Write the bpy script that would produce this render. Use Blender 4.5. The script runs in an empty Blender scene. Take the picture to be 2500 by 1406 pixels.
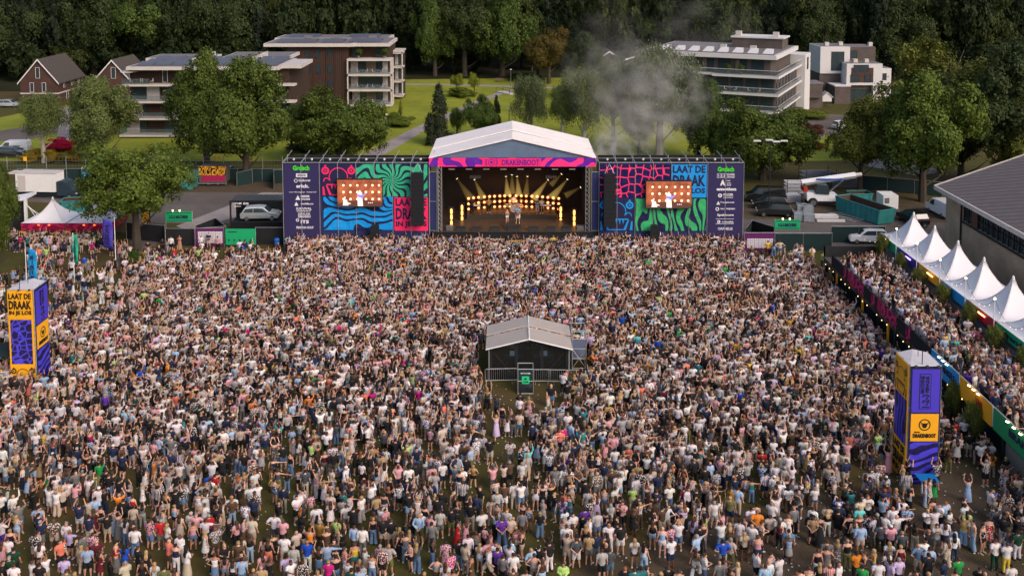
import bpy, bmesh, math, random
import numpy as np
from mathutils import Vector, Matrix
R = math.radians
SC = bpy.context.scene
COL = SC.collection
# ---------------------------------------------------------------- camera
F, PITCH, H = 2400.0, 4.8, 33.0            # focal length in photo pixels, pitch, height of the drone
CX, CY = 1250.0, 91.6                      # where the optical axis meets the photo (upright-corrected picture)
cam_d = bpy.data.cameras.new('camera'); cam = bpy.data.objects.new('camera', cam_d); COL.objects.link(cam)
cam_d.sensor_width = 36.0; cam_d.lens = F / 2500 * 36.0
cam_d.shift_y = -(703.0 - CY) / 2500
cam_d.clip_start = 1.0; cam_d.clip_end = 3000.0
cam.location = (0, 0, H); cam.rotation_euler = (R(90 - PITCH), 0, 0)
SC.camera = cam
# ---------------------------------------------------------------- world, sun, exposure
SUN_EL, SUN_AZ = R(36), R(138)             # azimuth clockwise from +Y: the light comes from the right, slightly behind the camera
wd = bpy.data.worlds.new('World'); SC.world = wd; wd.use_nodes = True
wn = wd.node_tree.nodes; bg = wn['Background']
sky = wn.new('ShaderNodeTexSky'); sky.sky_type = 'NISHITA'; sky.sun_disc = False
sky.sun_elevation = SUN_EL; sky.sun_rotation = SUN_AZ; sky.dust_density = 4.0; sky.air_density = 1.0; sky.ozone_density = 1.0
wd.node_tree.links.new(sky.outputs[0], bg.inputs[0]); bg.inputs[1].default_value = 0.15
sun_d = bpy.data.lights.new('sun', 'SUN'); sun_d.energy = 1.15; sun_d.angle = R(28); sun_d.color = (1.0, 0.84, 0.76)
sun = bpy.data.objects.new('sun', sun_d); COL.objects.link(sun)
sun.rotation_euler = (R(90) - SUN_EL, 0, math.pi - SUN_AZ)
SC.view_settings.view_transform = 'Standard'; SC.view_settings.look = 'None'
SC.view_settings.exposure = 0.33; SC.view_settings.gamma = 1.0; SC.view_settings.use_curve_mapping = False
SC.render.engine = 'CYCLES'
SC.cycles.max_bounces = 6; SC.cycles.diffuse_bounces = 3; SC.cycles.transparent_max_bounces = 8; SC.cycles.volume_bounces = 1
SC.cycles.use_denoising = True
SC.cycles.volume_step_rate = 2.0; SC.cycles.volume_max_steps = 64

# ---------------------------------------------------------------- picture <-> place
_cp, _sp = math.cos(R(PITCH)), math.sin(R(PITCH))
def ray(px, py):
    u, v = (px - CX) / F, (CY - py) / F
    return (u, _cp + v * _sp, -_sp + v * _cp)
def G(px, py, z=0.0):                      # point at height z seen at this pixel
    d = ray(px, py); t = (z - H) / d[2]
    return (d[0] * t, d[1] * t, z)
def atY(px, py, Y):                        # point at distance Y seen at this pixel
    d = ray(px, py); t = Y / d[1]
    return (d[0] * t, Y, H + d[2] * t)
def proj(x, y, z):
    dz = z - H
    c = y * _cp - dz * _sp; v = y * _sp + dz * _cp
    return (CX + F * x / c, CY - F * v / c)
# ---------------------------------------------------------------- materials
def srgb(h):
    h = h.lstrip('#'); o = []
    for i in (0, 2, 4):
        c = int(h[i:i + 2], 16) / 255
        o.append(c / 12.92 if c < 0.04045 else ((c + 0.055) / 1.055) ** 2.4)
    return tuple(o)
MATS = {}
def nodes(m): return m.node_tree.nodes, m.node_tree.links
def mat(name, col, rough=0.8, metal=0.0, var=0.12, scale=3.0, emit=0.0, spec=0.3, bump=0.0):
    """plain surface with a little noise in its colour"""
    if name in MATS: return MATS[name]
    if isinstance(col, str): col = srgb(col)
    m = bpy.data.materials.new(name); m.use_nodes = True; N, L = nodes(m); b = N['Principled BSDF']
    b.inputs['Roughness'].default_value = rough; b.inputs['Metallic'].default_value = metal
    b.inputs['Specular IOR Level'].default_value = spec
    if var > 0:
        tc = N.new('ShaderNodeTexCoord'); nz = N.new('ShaderNodeTexNoise'); nz.inputs['Scale'].default_value = scale; nz.inputs['Detail'].default_value = 6
        L.new(tc.outputs['Object'], nz.inputs['Vector'])
        mx = N.new('ShaderNodeMix'); mx.data_type = 'RGBA'
        mx.inputs[6].default_value = (*[c * (1 - var) for c in col], 1); mx.inputs[7].default_value = (*[min(1, c * (1 + var)) for c in col], 1)
        L.new(nz.outputs['Fac'], mx.inputs[0]); L.new(mx.outputs[2], b.inputs['Base Color'])
        if bump:
            bp = N.new('ShaderNodeBump'); bp.inputs['Strength'].default_value = bump; L.new(nz.outputs['Fac'], bp.inputs['Height']); L.new(bp.outputs[0], b.inputs['Normal'])
    else: b.inputs['Base Color'].default_value = (*col, 1)
    if emit:
        b.inputs['Emission Color'].default_value = (*col, 1); b.inputs['Emission Strength'].default_value = emit
    MATS[name] = m; return m
def glow(name, col, s):
    if name in MATS: return MATS[name]
    if isinstance(col, str): col = srgb(col)
    m = bpy.data.materials.new(name); m.use_nodes = True; N, L = nodes(m); b = N['Principled BSDF']
    b.inputs['Base Color'].default_value = (0.02, 0.02, 0.02, 1); b.inputs['Emission Color'].default_value = (*col, 1); b.inputs['Emission Strength'].default_value = s
    MATS[name] = m; return m
def mathn(N, L, op, a, b=None, c=None):
    n = N.new('ShaderNodeMath'); n.operation = op
    for i, v in enumerate((a, b, c)):
        if v is None: continue
        if isinstance(v, (int, float)): n.inputs[i].default_value = v
        else: L.new(v, n.inputs[i])
    return n.outputs[0]
def print_mat(name, c1, c2, kind, scale=0.35, bands=5.0, stretch=(1, 1, 1), centre=(0, 0), thr=0.5, seed=0.0, rough=0.6, emit=0.0, rand=.3):
    """printed mesh banner: two flat inks in flowing bands / rays / scales, in the banner's own metres (object x, z)"""
    if name in MATS: return MATS[name]
    if isinstance(c1, str): c1 = srgb(c1)
    if isinstance(c2, str): c2 = srgb(c2)
    m = bpy.data.materials.new(name); m.use_nodes = True; N, L = nodes(m); b = N['Principled BSDF']; b.inputs['Roughness'].default_value = rough
    b.inputs['Specular IOR Level'].default_value = 0.2
    tc = N.new('ShaderNodeTexCoord'); mp = N.new('ShaderNodeMapping'); mp.inputs['Location'].default_value = (seed, seed * .7, seed * .3); mp.inputs['Scale'].default_value = stretch
    L.new(tc.outputs['Object'], mp.inputs['Vector'])
    nz = N.new('ShaderNodeTexNoise'); nz.inputs['Scale'].default_value = scale; nz.inputs['Detail'].default_value = 0.6; L.new(mp.outputs[0], nz.inputs['Vector'])
    if kind == 'flow':
        f = mathn(N, L, 'FRACT', mathn(N, L, 'MULTIPLY', nz.outputs['Fac'], bands)); f = mathn(N, L, 'GREATER_THAN', f, thr)
    elif kind in ('bandsz', 'bandsx'):
        sx = N.new('ShaderNodeSeparateXYZ'); L.new(tc.outputs['Object'], sx.inputs[0])
        f = mathn(N, L, 'ADD', mathn(N, L, 'MULTIPLY', sx.outputs[2 if kind == 'bandsz' else 0], centre[0]), mathn(N, L, 'MULTIPLY', nz.outputs['Fac'], bands))
        f = mathn(N, L, 'GREATER_THAN', mathn(N, L, 'FRACT', f), thr)
    elif kind == 'rays':
        sx = N.new('ShaderNodeSeparateXYZ'); L.new(tc.outputs['Object'], sx.inputs[0])
        dx = mathn(N, L, 'SUBTRACT', sx.outputs[0], centre[0]); dz = mathn(N, L, 'SUBTRACT', sx.outputs[2], centre[1])
        an = mathn(N, L, 'ARCTAN2', dz, dx); rr = mathn(N, L, 'SQRT', mathn(N, L, 'ADD', mathn(N, L, 'MULTIPLY', dx, dx), mathn(N, L, 'MULTIPLY', dz, dz)))
        sw = mathn(N, L, 'MULTIPLY', mathn(N, L, 'SINE', mathn(N, L, 'MULTIPLY', rr, 2.6)), 0.20)
        f = mathn(N, L, 'ADD', mathn(N, L, 'MULTIPLY', mathn(N, L, 'ADD', an, sw), bands / 6.2832), mathn(N, L, 'MULTIPLY', nz.outputs['Fac'], .6))
        f = mathn(N, L, 'GREATER_THAN', mathn(N, L, 'FRACT', f), thr)
    else:  # scales
        vo = N.new('ShaderNodeTexVoronoi'); vo.feature = 'DISTANCE_TO_EDGE'; vo.inputs['Scale'].default_value = scale; vo.inputs['Randomness'].default_value = rand
        L.new(mp.outputs[0], vo.inputs['Vector']); f = mathn(N, L, 'LESS_THAN', vo.outputs['Distance'], thr)
    mx = N.new('ShaderNodeMix'); mx.data_type = 'RGBA'; mx.inputs[6].default_value = (*c1, 1); mx.inputs[7].default_value = (*c2, 1)
    L.new(f, mx.inputs[0]); L.new(mx.outputs[2], b.inputs['Base Color'])
    n3 = N.new('ShaderNodeTexNoise'); n3.inputs['Scale'].default_value = .9; n3.inputs['Detail'].default_value = 2; L.new(tc.outputs['Object'], n3.inputs[0]); bp = N.new('ShaderNodeBump'); bp.inputs['Strength'].default_value = .9; bp.inputs['Distance'].default_value = .25; L.new(n3.outputs['Fac'], bp.inputs['Height']); L.new(bp.outputs[0], b.inputs['Normal'])
    if emit: L.new(mx.outputs[2], b.inputs['Emission Color']); b.inputs['Emission Strength'].default_value = emit
    MATS[name] = m; return m
# ---------------------------------------------------------------- mesh building
class MB:
    def __init__(s): s.v = []; s.f = []; s.m = []; s.cur = 0
    def add(s, vs, fs):
        o = len(s.v); s.v += [tuple(p) for p in vs]
        for f in fs: s.f.append(tuple(o + i for i in f)); s.m.append(s.cur)
        return s
    def box(s, x0, x1, y0, y1, z0, z1):
        return s.add([(x0,y0,z0),(x1,y0,z0),(x1,y1,z0),(x0,y1,z0),(x0,y0,z1),(x1,y0,z1),(x1,y1,z1),(x0,y1,z1)],
                     [(0,3,2,1),(4,5,6,7),(0,1,5,4),(1,2,6,5),(2,3,7,6),(3,0,4,7)])
    def cbox(s, cx, cy, cz, sx, sy, sz): return s.box(cx-sx/2, cx+sx/2, cy-sy/2, cy+sy/2, cz-sz/2, cz+sz/2)
    def ring(s, p, t, r, n, up=None):
        t = Vector(t).normalized(); a = Vector((0, 0, 1)) if abs(t.z) < 0.9 else Vector((0, 1, 0))
        u = t.cross(a).normalized(); w = t.cross(u)
        return [Vector(p) + (u * math.cos(2*math.pi*i/n) + w * math.sin(2*math.pi*i/n)) * r for i in range(n)]
    def tube(s, pts, r, n=6, caps=True):
        pts = [Vector(p) for p in pts]; rs = r if isinstance(r, (list, tuple)) else [r] * len(pts); vs = []; fs = []
        for i, p in enumerate(pts):
            t = (pts[min(i+1, len(pts)-1)] - pts[max(i-1, 0)])
            vs += s.ring(p, t, max(rs[i], 1e-4), n)
        for i in range(len(pts)-1):
            for k in range(n): a, b = i*n+k, i*n+(k+1) % n; fs.append((a, b, b+n, a+n))
        if caps: fs.append(tuple(range(n))[::-1]); fs.append(tuple((len(pts)-1)*n+k for k in range(n)))
        return s.add(vs, fs)
    def bar(s, a, b, w=0.05): return s.tube([a, b], w, 4)
    def lathe(s, prof, c=(0,0,0), n=12, axis='z'):
        vs = []; fs = []
        for r, z in prof:
            for k in range(n):
                a = 2*math.pi*k/n; p = (r*math.cos(a), r*math.sin(a), z)
                if axis == 'y': p = (p[0], p[2], p[1])
                if axis == 'x': p = (p[2], p[0], p[1])
                vs.append((c[0]+p[0], c[1]+p[1], c[2]+p[2]))
        for i in range(len(prof)-1):
            for k in range(n): a, b = i*n+k, i*n+(k+1) % n; fs.append((a, b, b+n, a+n))
        fs.append(tuple(range(n))[::-1]); fs.append(tuple((len(prof)-1)*n+k for k in range(n)))
        return s.add(vs, fs)
    def prism(s, poly, y0, y1):            # polygon in x,z, depth along y
        n = len(poly); vs = [(x, y0, z) for x, z in poly] + [(x, y1, z) for x, z in poly]
        return s.add(vs, [tuple(range(n)), tuple(range(2*n-1, n-1, -1))] + [(i, i+n, (i+1) % n + n, (i+1) % n) for i in range(n)])
    def slab(s, poly, z0, z1):             # polygon in x,y, thickness along z
        n = len(poly); vs = [(x, y, z0) for x, y in poly] + [(x, y, z1) for x, y in poly]
        return s.add(vs, [tuple(range(n))[::-1], tuple(range(n, 2*n))] + [(i, (i+1) % n, (i+1) % n + n, i+n) for i in range(n)])
    def quad(s, a, b, c, d): return s.add([a, b, c, d], [(0, 1, 2, 3)])
    def truss(s, a, b, w=0.3, r=0.025, step=0.6):
        a, b = Vector(a), Vector(b); t = (b - a); L_ = t.length; t.normalize()
        up = Vector((0, 0, 1)) if abs(t.z) < .9 else Vector((0, 1, 0)); u = t.cross(up).normalized() * w/2; v = t.cross(u).normalized() * w/2
        cs = [u+v, u-v, -u-v, -u+v]
        for c in cs: s.bar(a+c, b+c, r)
        k = max(1, int(L_/step))
        for i in range(k):
            p, q = a + t*L_*i/k, a + t*L_*(i+1)/k
            for j in range(4): s.bar(p+cs[j], q+cs[(j+1) % 4], r*.6)
        return s
    def mesh(s, name, mats, off=None, smooth=False):
        me = bpy.data.meshes.new(name); v = s.v if off is None else [(p[0]-off[0], p[1]-off[1], p[2]-off[2]) for p in s.v]
        me.from_pydata([tuple(p) for p in v], [], s.f)
        if not isinstance(mats, (list, tuple)): mats = [mats]
        for m_ in mats: me.materials.append(m_)
        if len(mats) > 1: me.polygons.foreach_set('material_index', s.m)
        if smooth: me.polygons.foreach_set('use_smooth', [True]*len(me.polygons))
        me.update(); return me
    def build(s, name, mats, parent=None, world=False, smooth=False):
        off = parent.location if (world and parent is not None) else None
        o = bpy.data.objects.new(name, s.mesh(name, mats, off, smooth)); COL.objects.link(o)
        if parent is not None: o.parent = parent
        return o
def tag(o, label, cat, group=None, kind=None):
    o['label'] = label; o['category'] = cat
    if group: o['group'] = group
    if kind: o['kind'] = kind
    return o
def thing(name, label, cat, loc=(0, 0, 0), rz=0.0, group=None):
    o = bpy.data.objects.new(name, None); COL.objects.link(o); o.location = loc; o.rotation_euler = (0, 0, rz); o.empty_display_size = .3
    return tag(o, label, cat, group)
def struct(name, mb, m):
    o = mb.build(name, m); o['kind'] = 'structure'; return o
def copy_tree(o, parent=None):
    c = o.copy(); COL.objects.link(c); c.parent = parent
    for ch in list(o.children): copy_tree(ch, c)
    return c
def text_mesh(name, txt, h, m, width=None, bold=0.0, align='CENTER'):
    """lettering standing in the x,z plane facing -y, centred on the origin, cap height about h"""
    cu = bpy.data.curves.new(name, 'FONT'); cu.body = txt; cu.size = h / 0.70; cu.align_x = align; cu.offset = bold * h; cu.extrude = 0.012; cu.resolution_u = 2; cu.space_line = .85
    to = bpy.data.objects.new(name, cu); COL.objects.link(to); dg = bpy.context.evaluated_depsgraph_get()
    me = bpy.data.meshes.new_from_object(to.evaluated_get(dg)); COL.objects.unlink(to); bpy.data.objects.remove(to); bpy.data.curves.remove(cu)
    n = len(me.vertices); co = np.empty(n*3, 'f'); me.vertices.foreach_get('co', co); co = co.reshape(-1, 3)
    if n:
        if align == 'CENTER': co[:, 0] -= (co[:, 0].max() + co[:, 0].min())/2
        if width: co[:, 0] *= width / max(1e-3, co[:, 0].max() - co[:, 0].min())
        co[:, 2] -= (co[:, 2].max() + co[:, 2].min())/2
        co[:, 1] = (co[:, 1]-co[:, 1].min()) * h / max(1e-3, co[:, 1].max()-co[:, 1].min())
        co = np.stack([co[:, 0], -co[:, 2], co[:, 1]], 1); me.vertices.foreach_set('co', co.ravel().astype('f'))
    me.materials.clear(); me.materials.append(m); me.name = name; me.update(); return me
def letter(txt, h, m, loc, parent, width=None, bold=0.03, rz=0.0, ry=0.0, name='lettering', rx=0.0):
    o = bpy.data.objects.new(name, text_mesh(name, txt, h, m, width, bold)); COL.objects.link(o); o.parent = parent
    o.location = loc; o.rotation_euler = (rx, ry, rz); return o
rnd = random.Random(7)
M_BLACK = mat('black cloth', (0.012, 0.013, 0.016), .9, var=.3)
M_BLKMET = mat('black metal', (0.02, 0.02, 0.022), .5, var=.2)
M_ALU = mat('scaffold tube', (0.42, 0.42, 0.43), .45, .6, var=.15)
M_WHITE = mat('white paint', (0.72, 0.70, 0.68), .6, var=.06)
M_CANVAS = mat('white canvas', (0.74, 0.71, 0.73), .75, var=.10, scale=.7, bump=.3)
M_DKBLUE = mat('navy mesh cloth', (0.020, 0.026, 0.10), .8, var=.25, scale=.8, bump=.8)
M_RUBBER = mat('tyre rubber', (0.015, 0.015, 0.015), .9, var=0)
M_GLASS = mat('dark window glass', (0.03, 0.045, 0.055), .12, spec=.8, var=.3, scale=.6)
M_CHROME = mat('grey metal', (0.3, 0.3, 0.32), .35, .8, var=.1)
M_TIMBER = mat('weathered timber', (0.18, 0.12, 0.08), .85, var=.35, scale=6)
# ================================================================ THE SETTING
def ground_mat(name, c1, c2, c3, s1=0.08, s2=1.2, rough=.95, edge=(.42, .58)):
    if name in MATS: return MATS[name]
    m = bpy.data.materials.new(name); m.use_nodes = True; N, L = nodes(m); b = N['Principled BSDF']; b.inputs['Roughness'].default_value = rough; b.inputs['Specular IOR Level'].default_value = .15
    tc = N.new('ShaderNodeTexCoord')
    def nz(s, d=8):
        n = N.new('ShaderNodeTexNoise'); n.inputs['Scale'].default_value = s; n.inputs['Detail'].default_value = d; n.inputs['Roughness'].default_value = .65; L.new(tc.outputs['Object'], n.inputs['Vector']); return n.outputs['Fac']
    def ramp(f, a, bb):
        r = N.new('ShaderNodeMapRange'); r.inputs[1].default_value = a; r.inputs[2].default_value = bb; L.new(f, r.inputs[0]); return r.outputs[0]
    def mix(f, A, B):
        x = N.new('ShaderNodeMix'); x.data_type = 'RGBA'; L.new(f, x.inputs[0])
        for i, q in ((6, A), (7, B)):
            if isinstance(q, tuple): x.inputs[i].default_value = (*q, 1)
            else: L.new(q, x.inputs[i])
        return x.outputs[2]
    c1, c2, c3 = [srgb(c) if isinstance(c, str) else c for c in (c1, c2, c3)]
    k = mix(ramp(nz(s2), .35, .65), c1, c2); k = mix(ramp(nz(s1), *edge), k, c3)
    fine = ramp(nz(9.0, 4), .3, .7); k = mix(mathn(N, L, 'MULTIPLY', fine, .35), k, tuple(x*.45 for x in c1))
    L.new(k, b.inputs['Base Color'])
    bp = N.new('ShaderNodeBump'); bp.inputs['Strength'].default_value = .5; bp.inputs['Distance'].default_value = .12; L.new(nz(6.0, 5), bp.inputs['Height']); L.new(bp.outputs[0], b.inputs['Normal'])
    MATS[name] = m; return m
GR_FIELD = ground_mat('worn festival turf', (0.062, 0.058, 0.014), (0.085, 0.076, 0.020), (0.105, 0.070, 0.030), .055, .9, edge=(.46, .60))
GR_LAWN = ground_mat('mown park lawn', (0.205, 0.232, 0.022), (0.285, 0.30, 0.034), (0.140, 0.165, 0.020), .045, .35, edge=(.48, .72))
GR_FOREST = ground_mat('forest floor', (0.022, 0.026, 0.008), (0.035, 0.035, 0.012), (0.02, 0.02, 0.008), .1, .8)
GR_DIRT = ground_mat('trodden earth', (0.085, 0.060, 0.040), (0.11, 0.082, 0.052), (0.062, 0.055, 0.022), .12, 1.1, edge=(.5, .62))
GR_ASPH = ground_mat('old asphalt', (0.135, 0.115, 0.105), (0.165, 0.142, 0.130), (0.115, 0.098, 0.088), .15, 2.5)
GR_PAVE = ground_mat('pale paving', (0.33, 0.28, 0.27), (0.38, 0.33, 0.32), (0.29, 0.25, 0.24), .3, 2.0)
def sheet(name, px, m, z, world=False):
    pts = [(p[0], p[1], z) for p in px] if world else [G(x, y, z) for x, y in px]
    o = struct(name, MB().add(pts, [tuple(range(len(pts)))]), m); return o
g = MB(); nx, ny = 20, 20
for j in range(ny+1):
    for i in range(nx+1): g.v.append((-700 + 1400*i/nx, -60 + 1300*j/ny, 0))
for j in range(ny):
    for i in range(nx): a = j*(nx+1)+i; g.f.append((a, a+1, a+nx+2, a+nx+1)); g.m.append(0)
struct('ground', g, GR_FIELD)
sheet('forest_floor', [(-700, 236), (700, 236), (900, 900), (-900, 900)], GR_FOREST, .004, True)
sheet('lawn', [(-60, 394), (1840, 394), (2140, 392), (2160, 330), (1960, 300), (1900, 225), (1400, 190), (880, 196), (700, 190), (120, 262), (-60, 300)], GR_LAWN, .008)
sheet('meadow_strip', [(-60, 418), (1840, 418), (1840, 398), (-60, 398)], ground_mat('rough verge', (0.07, 0.078, 0.014), (0.10, 0.10, 0.02), (0.055, 0.06, 0.015)), .010)
# trodden earth at the lower right and at the bar
sheet('dirt_patch', [(1330, 1440), (1480, 1350), (1620, 1330), (1730, 1250), (1850, 1240), (1960, 1200), (2140, 1195), (2250, 1150), (2300, 1090), (2420, 1080), (2560, 1120), (2600, 1440)], GR_DIRT, .004)
# park path, footpaths, drive
path = [(908, 380), (1010, 322), (1090, 285), (1180, 243), (1235, 222), (1295, 212)]
wid = [24, 18, 16, 11, 8, 6]
sheet('park_path', [(x - w, y) for (x, y), w in zip(path, wid)] + [(x + w, y + 2) for (x, y), w in list(zip(path, wid))[::-1]], GR_PAVE, .014)
sheet('footpath', [(985, 204), (1140, 206), (1300, 212), (1420, 214), (1420, 217), (1300, 216), (1140, 210), (985, 207)], GR_PAVE, .018)
sheet('driveway', [(138, 342), (172, 342), (176, 262), (150, 262)], GR_PAVE, .014)
sheet('street', [(-60, 345), (60, 345), (150, 322), (175, 300), (120, 300), (-60, 330)], GR_ASPH, .012)
sheet('car_park', [(1925, 330), (2150, 330), (2180, 286), (1990, 278)], GR_ASPH, .012)
sheet('garden_path', [(1925, 337), (2010, 337), (2010, 329), (1925, 329)], GR_PAVE, .018)
# yards either side of the stage
sheet('left_yard', [(330, 545), (690, 545), (690, 470), (540, 462), (380, 462), (200, 470), (60, 470), (60, 492), (200, 500), (330, 515)], GR_ASPH, .008)
sheet('left_track', [(455, 562), (690, 500), (690, 470), (640, 470), (430, 552)], GR_PAVE, .012)
sheet('yard_dirt', [(60, 470), (690, 470), (690, 440), (60, 440)], GR_DIRT, .010)
sheet('right_yard', [(1800, 606), (2330, 606), (2330, 545), (2170, 520), (2000, 535), (1800, 535)], GR_ASPH, .008)
sheet('right_yard_dirt', [(1800, 535), (2060, 533), (2340, 545), (2340, 520), (2160, 470), (1940, 470), (1800, 500)], GR_DIRT, .010)
sheet('road_behind', [(2090, 400), (2240, 430), (2300, 420), (2180, 370), (2120, 360)], GR_PAVE, .014)
sheet('bar_path', [(290, 660), (350, 640), (395, 580), (330, 575), (260, 655)], GR_ASPH, .008)
# ================================================================ TREES
def leaf_mat(name, c, var=.5, trans=.28):
    if name in MATS: return MATS[name]
    m = bpy.data.materials.new(name); m.use_nodes = True; N, L = nodes(m); b = N['Principled BSDF']; b.inputs['Roughness'].default_value = .7; b.inputs['Specular IOR Level'].default_value = .2
    gi = N.new('ShaderNodeNewGeometry'); mx = N.new('ShaderNodeMix'); mx.data_type = 'RGBA'
    mx.inputs[6].default_value = (*[x*(1-var) for x in c], 1); mx.inputs[7].default_value = (*[min(1, x*(1+var)) for x in c], 1)
    L.new(gi.outputs['Random Per Island'], mx.inputs[0]); L.new(mx.outputs[2], b.inputs['Base Color'])
    tr = N.new('ShaderNodeBsdfTranslucent'); L.new(mx.outputs[2], tr.inputs[0]); ms = N.new('ShaderNodeMixShader'); ms.inputs[0].default_value = trans
    out = N['Material Output']; L.new(b.outputs[0], ms.inputs[1]); L.new(tr.outputs[0], ms.inputs[2]); L.new(ms.outputs[0], out.inputs[0])
    MATS[name] = m; return m
M_BARK = mat('bark', (0.055, 0.042, 0.032), .95, var=.4, scale=4)
M_BIRCH = mat('birch bark', (0.30, 0.28, 0.25), .9, var=.5, scale=5)
def leaf_cloud(centres, dirs, n_leaf, size, spread, rs, droop=0.0):
    """one leaf card per point, scattered round clump centres: returns verts, faces (numpy)"""
    k = len(centres); tot = k * n_leaf
    c = np.repeat(centres, n_leaf, 0) + rs.normal(0, 1, (tot, 3)) * spread
    if droop: c[:, 2] -= np.abs(rs.normal(0, droop, tot))
    nrm = np.repeat(dirs, n_leaf, 0) + rs.normal(0, .55, (tot, 3)); nrm /= np.linalg.norm(nrm, axis=1)[:, None] + 1e-6
    t = np.cross(nrm, rs.normal(0, 1, (tot, 3))); t /= np.linalg.norm(t, axis=1)[:, None] + 1e-6; u = np.cross(nrm, t)
    if droop: t[:, 2] -= .9; t /= np.linalg.norm(t, axis=1)[:, None]
    s = (size * rs.uniform(.6, 1.4, tot))[:, None]; w = s * (.32 if droop else .62)
    v = np.stack([c - t*s, c + u*w, c + t*s, c - u*w], 1).reshape(-1, 3)
    return v
def crown_mesh(name, m, seed, kind='round', n_lobe=34, n_clump=420, n_leaf=22, size=.05, flat=1.0):
    """crown inside a unit box: radius about 1, from z=-1 to z=1"""
    rs = np.random.RandomState(seed)
    lobes = []
    for i in range(n_lobe):
        if kind == 'cone': z = rs.uniform(-1, .95); r = (1 - z) * .5 * rs.uniform(.3, .8); a = rs.uniform(0, 6.283); lobes.append((r*math.cos(a), r*math.sin(a), z, .10 + .22*(1 - z)/2))
        elif kind == 'willow': z = rs.uniform(-.25, .8); r = math.sqrt(max(0, 1 - (z)**2)) * rs.uniform(.2, .75); a = rs.uniform(0, 6.283); lobes.append((r*math.cos(a), r*math.sin(a), z, rs.uniform(.16, .26)))
        else:
            d = rs.normal(0, 1, 3); d /= np.linalg.norm(d); q = rs.uniform(.35, .93); zz = d[2]*q
            if zz < -.45: zz *= .7
            lobes.append((d[0]*q, d[1]*q, zz, rs.uniform(.15, .33)))
    if kind == 'round': lobes += [(0, 0, 0, .50), (0, 0, -.25, .40)]
    L_ = np.array(lobes); w = L_[:, 3]**2; w /= w.sum(); idx = rs.choice(len(L_), n_clump, p=w)
    d = rs.normal(0, 1, (n_clump, 3)); d[:, 2] += .25; d /= np.linalg.norm(d, axis=1)[:, None]
    rr = L_[idx, 3] * rs.uniform(.72, 1.05, n_clump)
    c = L_[idx, :3] + d * rr[:, None]; c[:, 2] *= flat
    droop = .16 if kind == 'willow' else 0
    v = leaf_cloud(c, d + c*.6, n_leaf, size, .045 if kind != 'willow' else .05, rs, droop)
    n = len(v); me = bpy.data.meshes.new(name); me.vertices.add(n); me.vertices.foreach_set('co', v.ravel().astype('f'))
    me.loops.add(n); me.loops.foreach_set('vertex_index', np.arange(n, dtype='i')); me.polygons.add(n//4); me.polygons.foreach_set('loop_start', np.arange(0, n, 4, dtype='i'))
    me.materials.append(m); me.update(calc_edges=True); return me
CROWNS = {}
def crown(kind, colname, col, seed, **kw):
    k = (kind, colname, seed)
    if k not in CROWNS: CROWNS[k] = crown_mesh('crown', leaf_mat('leaves ' + colname, col), seed, kind, **kw)
    return CROWNS[k]
LC = dict(oak=(0.085, 0.118, 0.020), bright=(0.20, 0.23, 0.022), mid=(0.068, 0.105, 0.020), dark=(0.042, 0.060, 0.018), olive=(0.125, 0.135, 0.024), birch=(0.125, 0.155, 0.045),
          grey=(0.120, 0.145, 0.060), conifer=(0.040, 0.052, 0.026), rust=(0.105, 0.080, 0.018), tall=(0.105, 0.145, 0.022))
def trunk_mb(h, r, bare, seed, cr, multi=False):
    t = MB(); q = random.Random(seed)
    lean = (q.uniform(-.03, .03)*h, q.uniform(-.03, .03)*h)
    t.tube([(0, 0, -.1), (lean[0]*.3, lean[1]*.3, h*.3), (lean[0]*.7, lean[1]*.7, h*.6), (lean[0], lean[1], h*.88)], [r*1.25, r*.85, r*.5, r*.12], 8)
    for i in range(9):
        z = bare + (h*.8 - bare) * i/9; a = i*2.4 + q.uniform(-.4, .4); L_ = cr * q.uniform(.5, .85); f = z/h
        b = Vector((lean[0]*f, lean[1]*f, z)); d = Vector((math.cos(a), math.sin(a), q.uniform(.5, 1.0)))
        t.tube([b, b + d*L_*.45, b + d*L_*.75 + Vector((0, 0, .1*L_))], [r*.38, r*.2, r*.06], 5, False)
    return t
def tree(px, py, top, width, col, label, kind='round', bare=.28, seed=1, name='broadleaf_tree', group=None, cat='tree', size=None, trunk=True, birch=False, dense=1.0, rz=None, px_top=None):
    """px,py: foot in the photo; top: pixel row of its top; width: crown width in pixels"""
    x, y, _ = G(px, py); s = F / (y*_cp + H*_sp); h = atY(px, top, y)[2]; cr = width / s / 2
    t = thing(name, label, cat, (x, y, 0), 0, group)
    z0 = h * bare; zc = (h + z0)/2; hz = (h - z0)/2
    sz = .34 if kind != 'willow' else .30
    me = crown(kind, col, LC[col], seed % 3 + {'round': 0, 'cone': 10, 'willow': 20}[kind], n_clump=int(1700*dense) if kind == 'round' else (900 if kind == 'cone' else 1300), n_leaf=26 if kind != 'willow' else 18, size=.027 if kind == 'round' else (.028 if kind == 'cone' else .032))
    c = bpy.data.objects.new('crown', me); COL.objects.link(c); c.parent = t; c.location = (0, 0, zc); c.scale = (cr*1.05, cr*1.05, hz*1.08); c.rotation_euler = (0, 0, seed*1.7 if rz is None else rz)
    if trunk: trunk_mb(h*.92, max(.12, cr*.075), z0*.8, seed, cr).build('trunk', M_BIRCH if birch else M_BARK, t)
    return t
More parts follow.
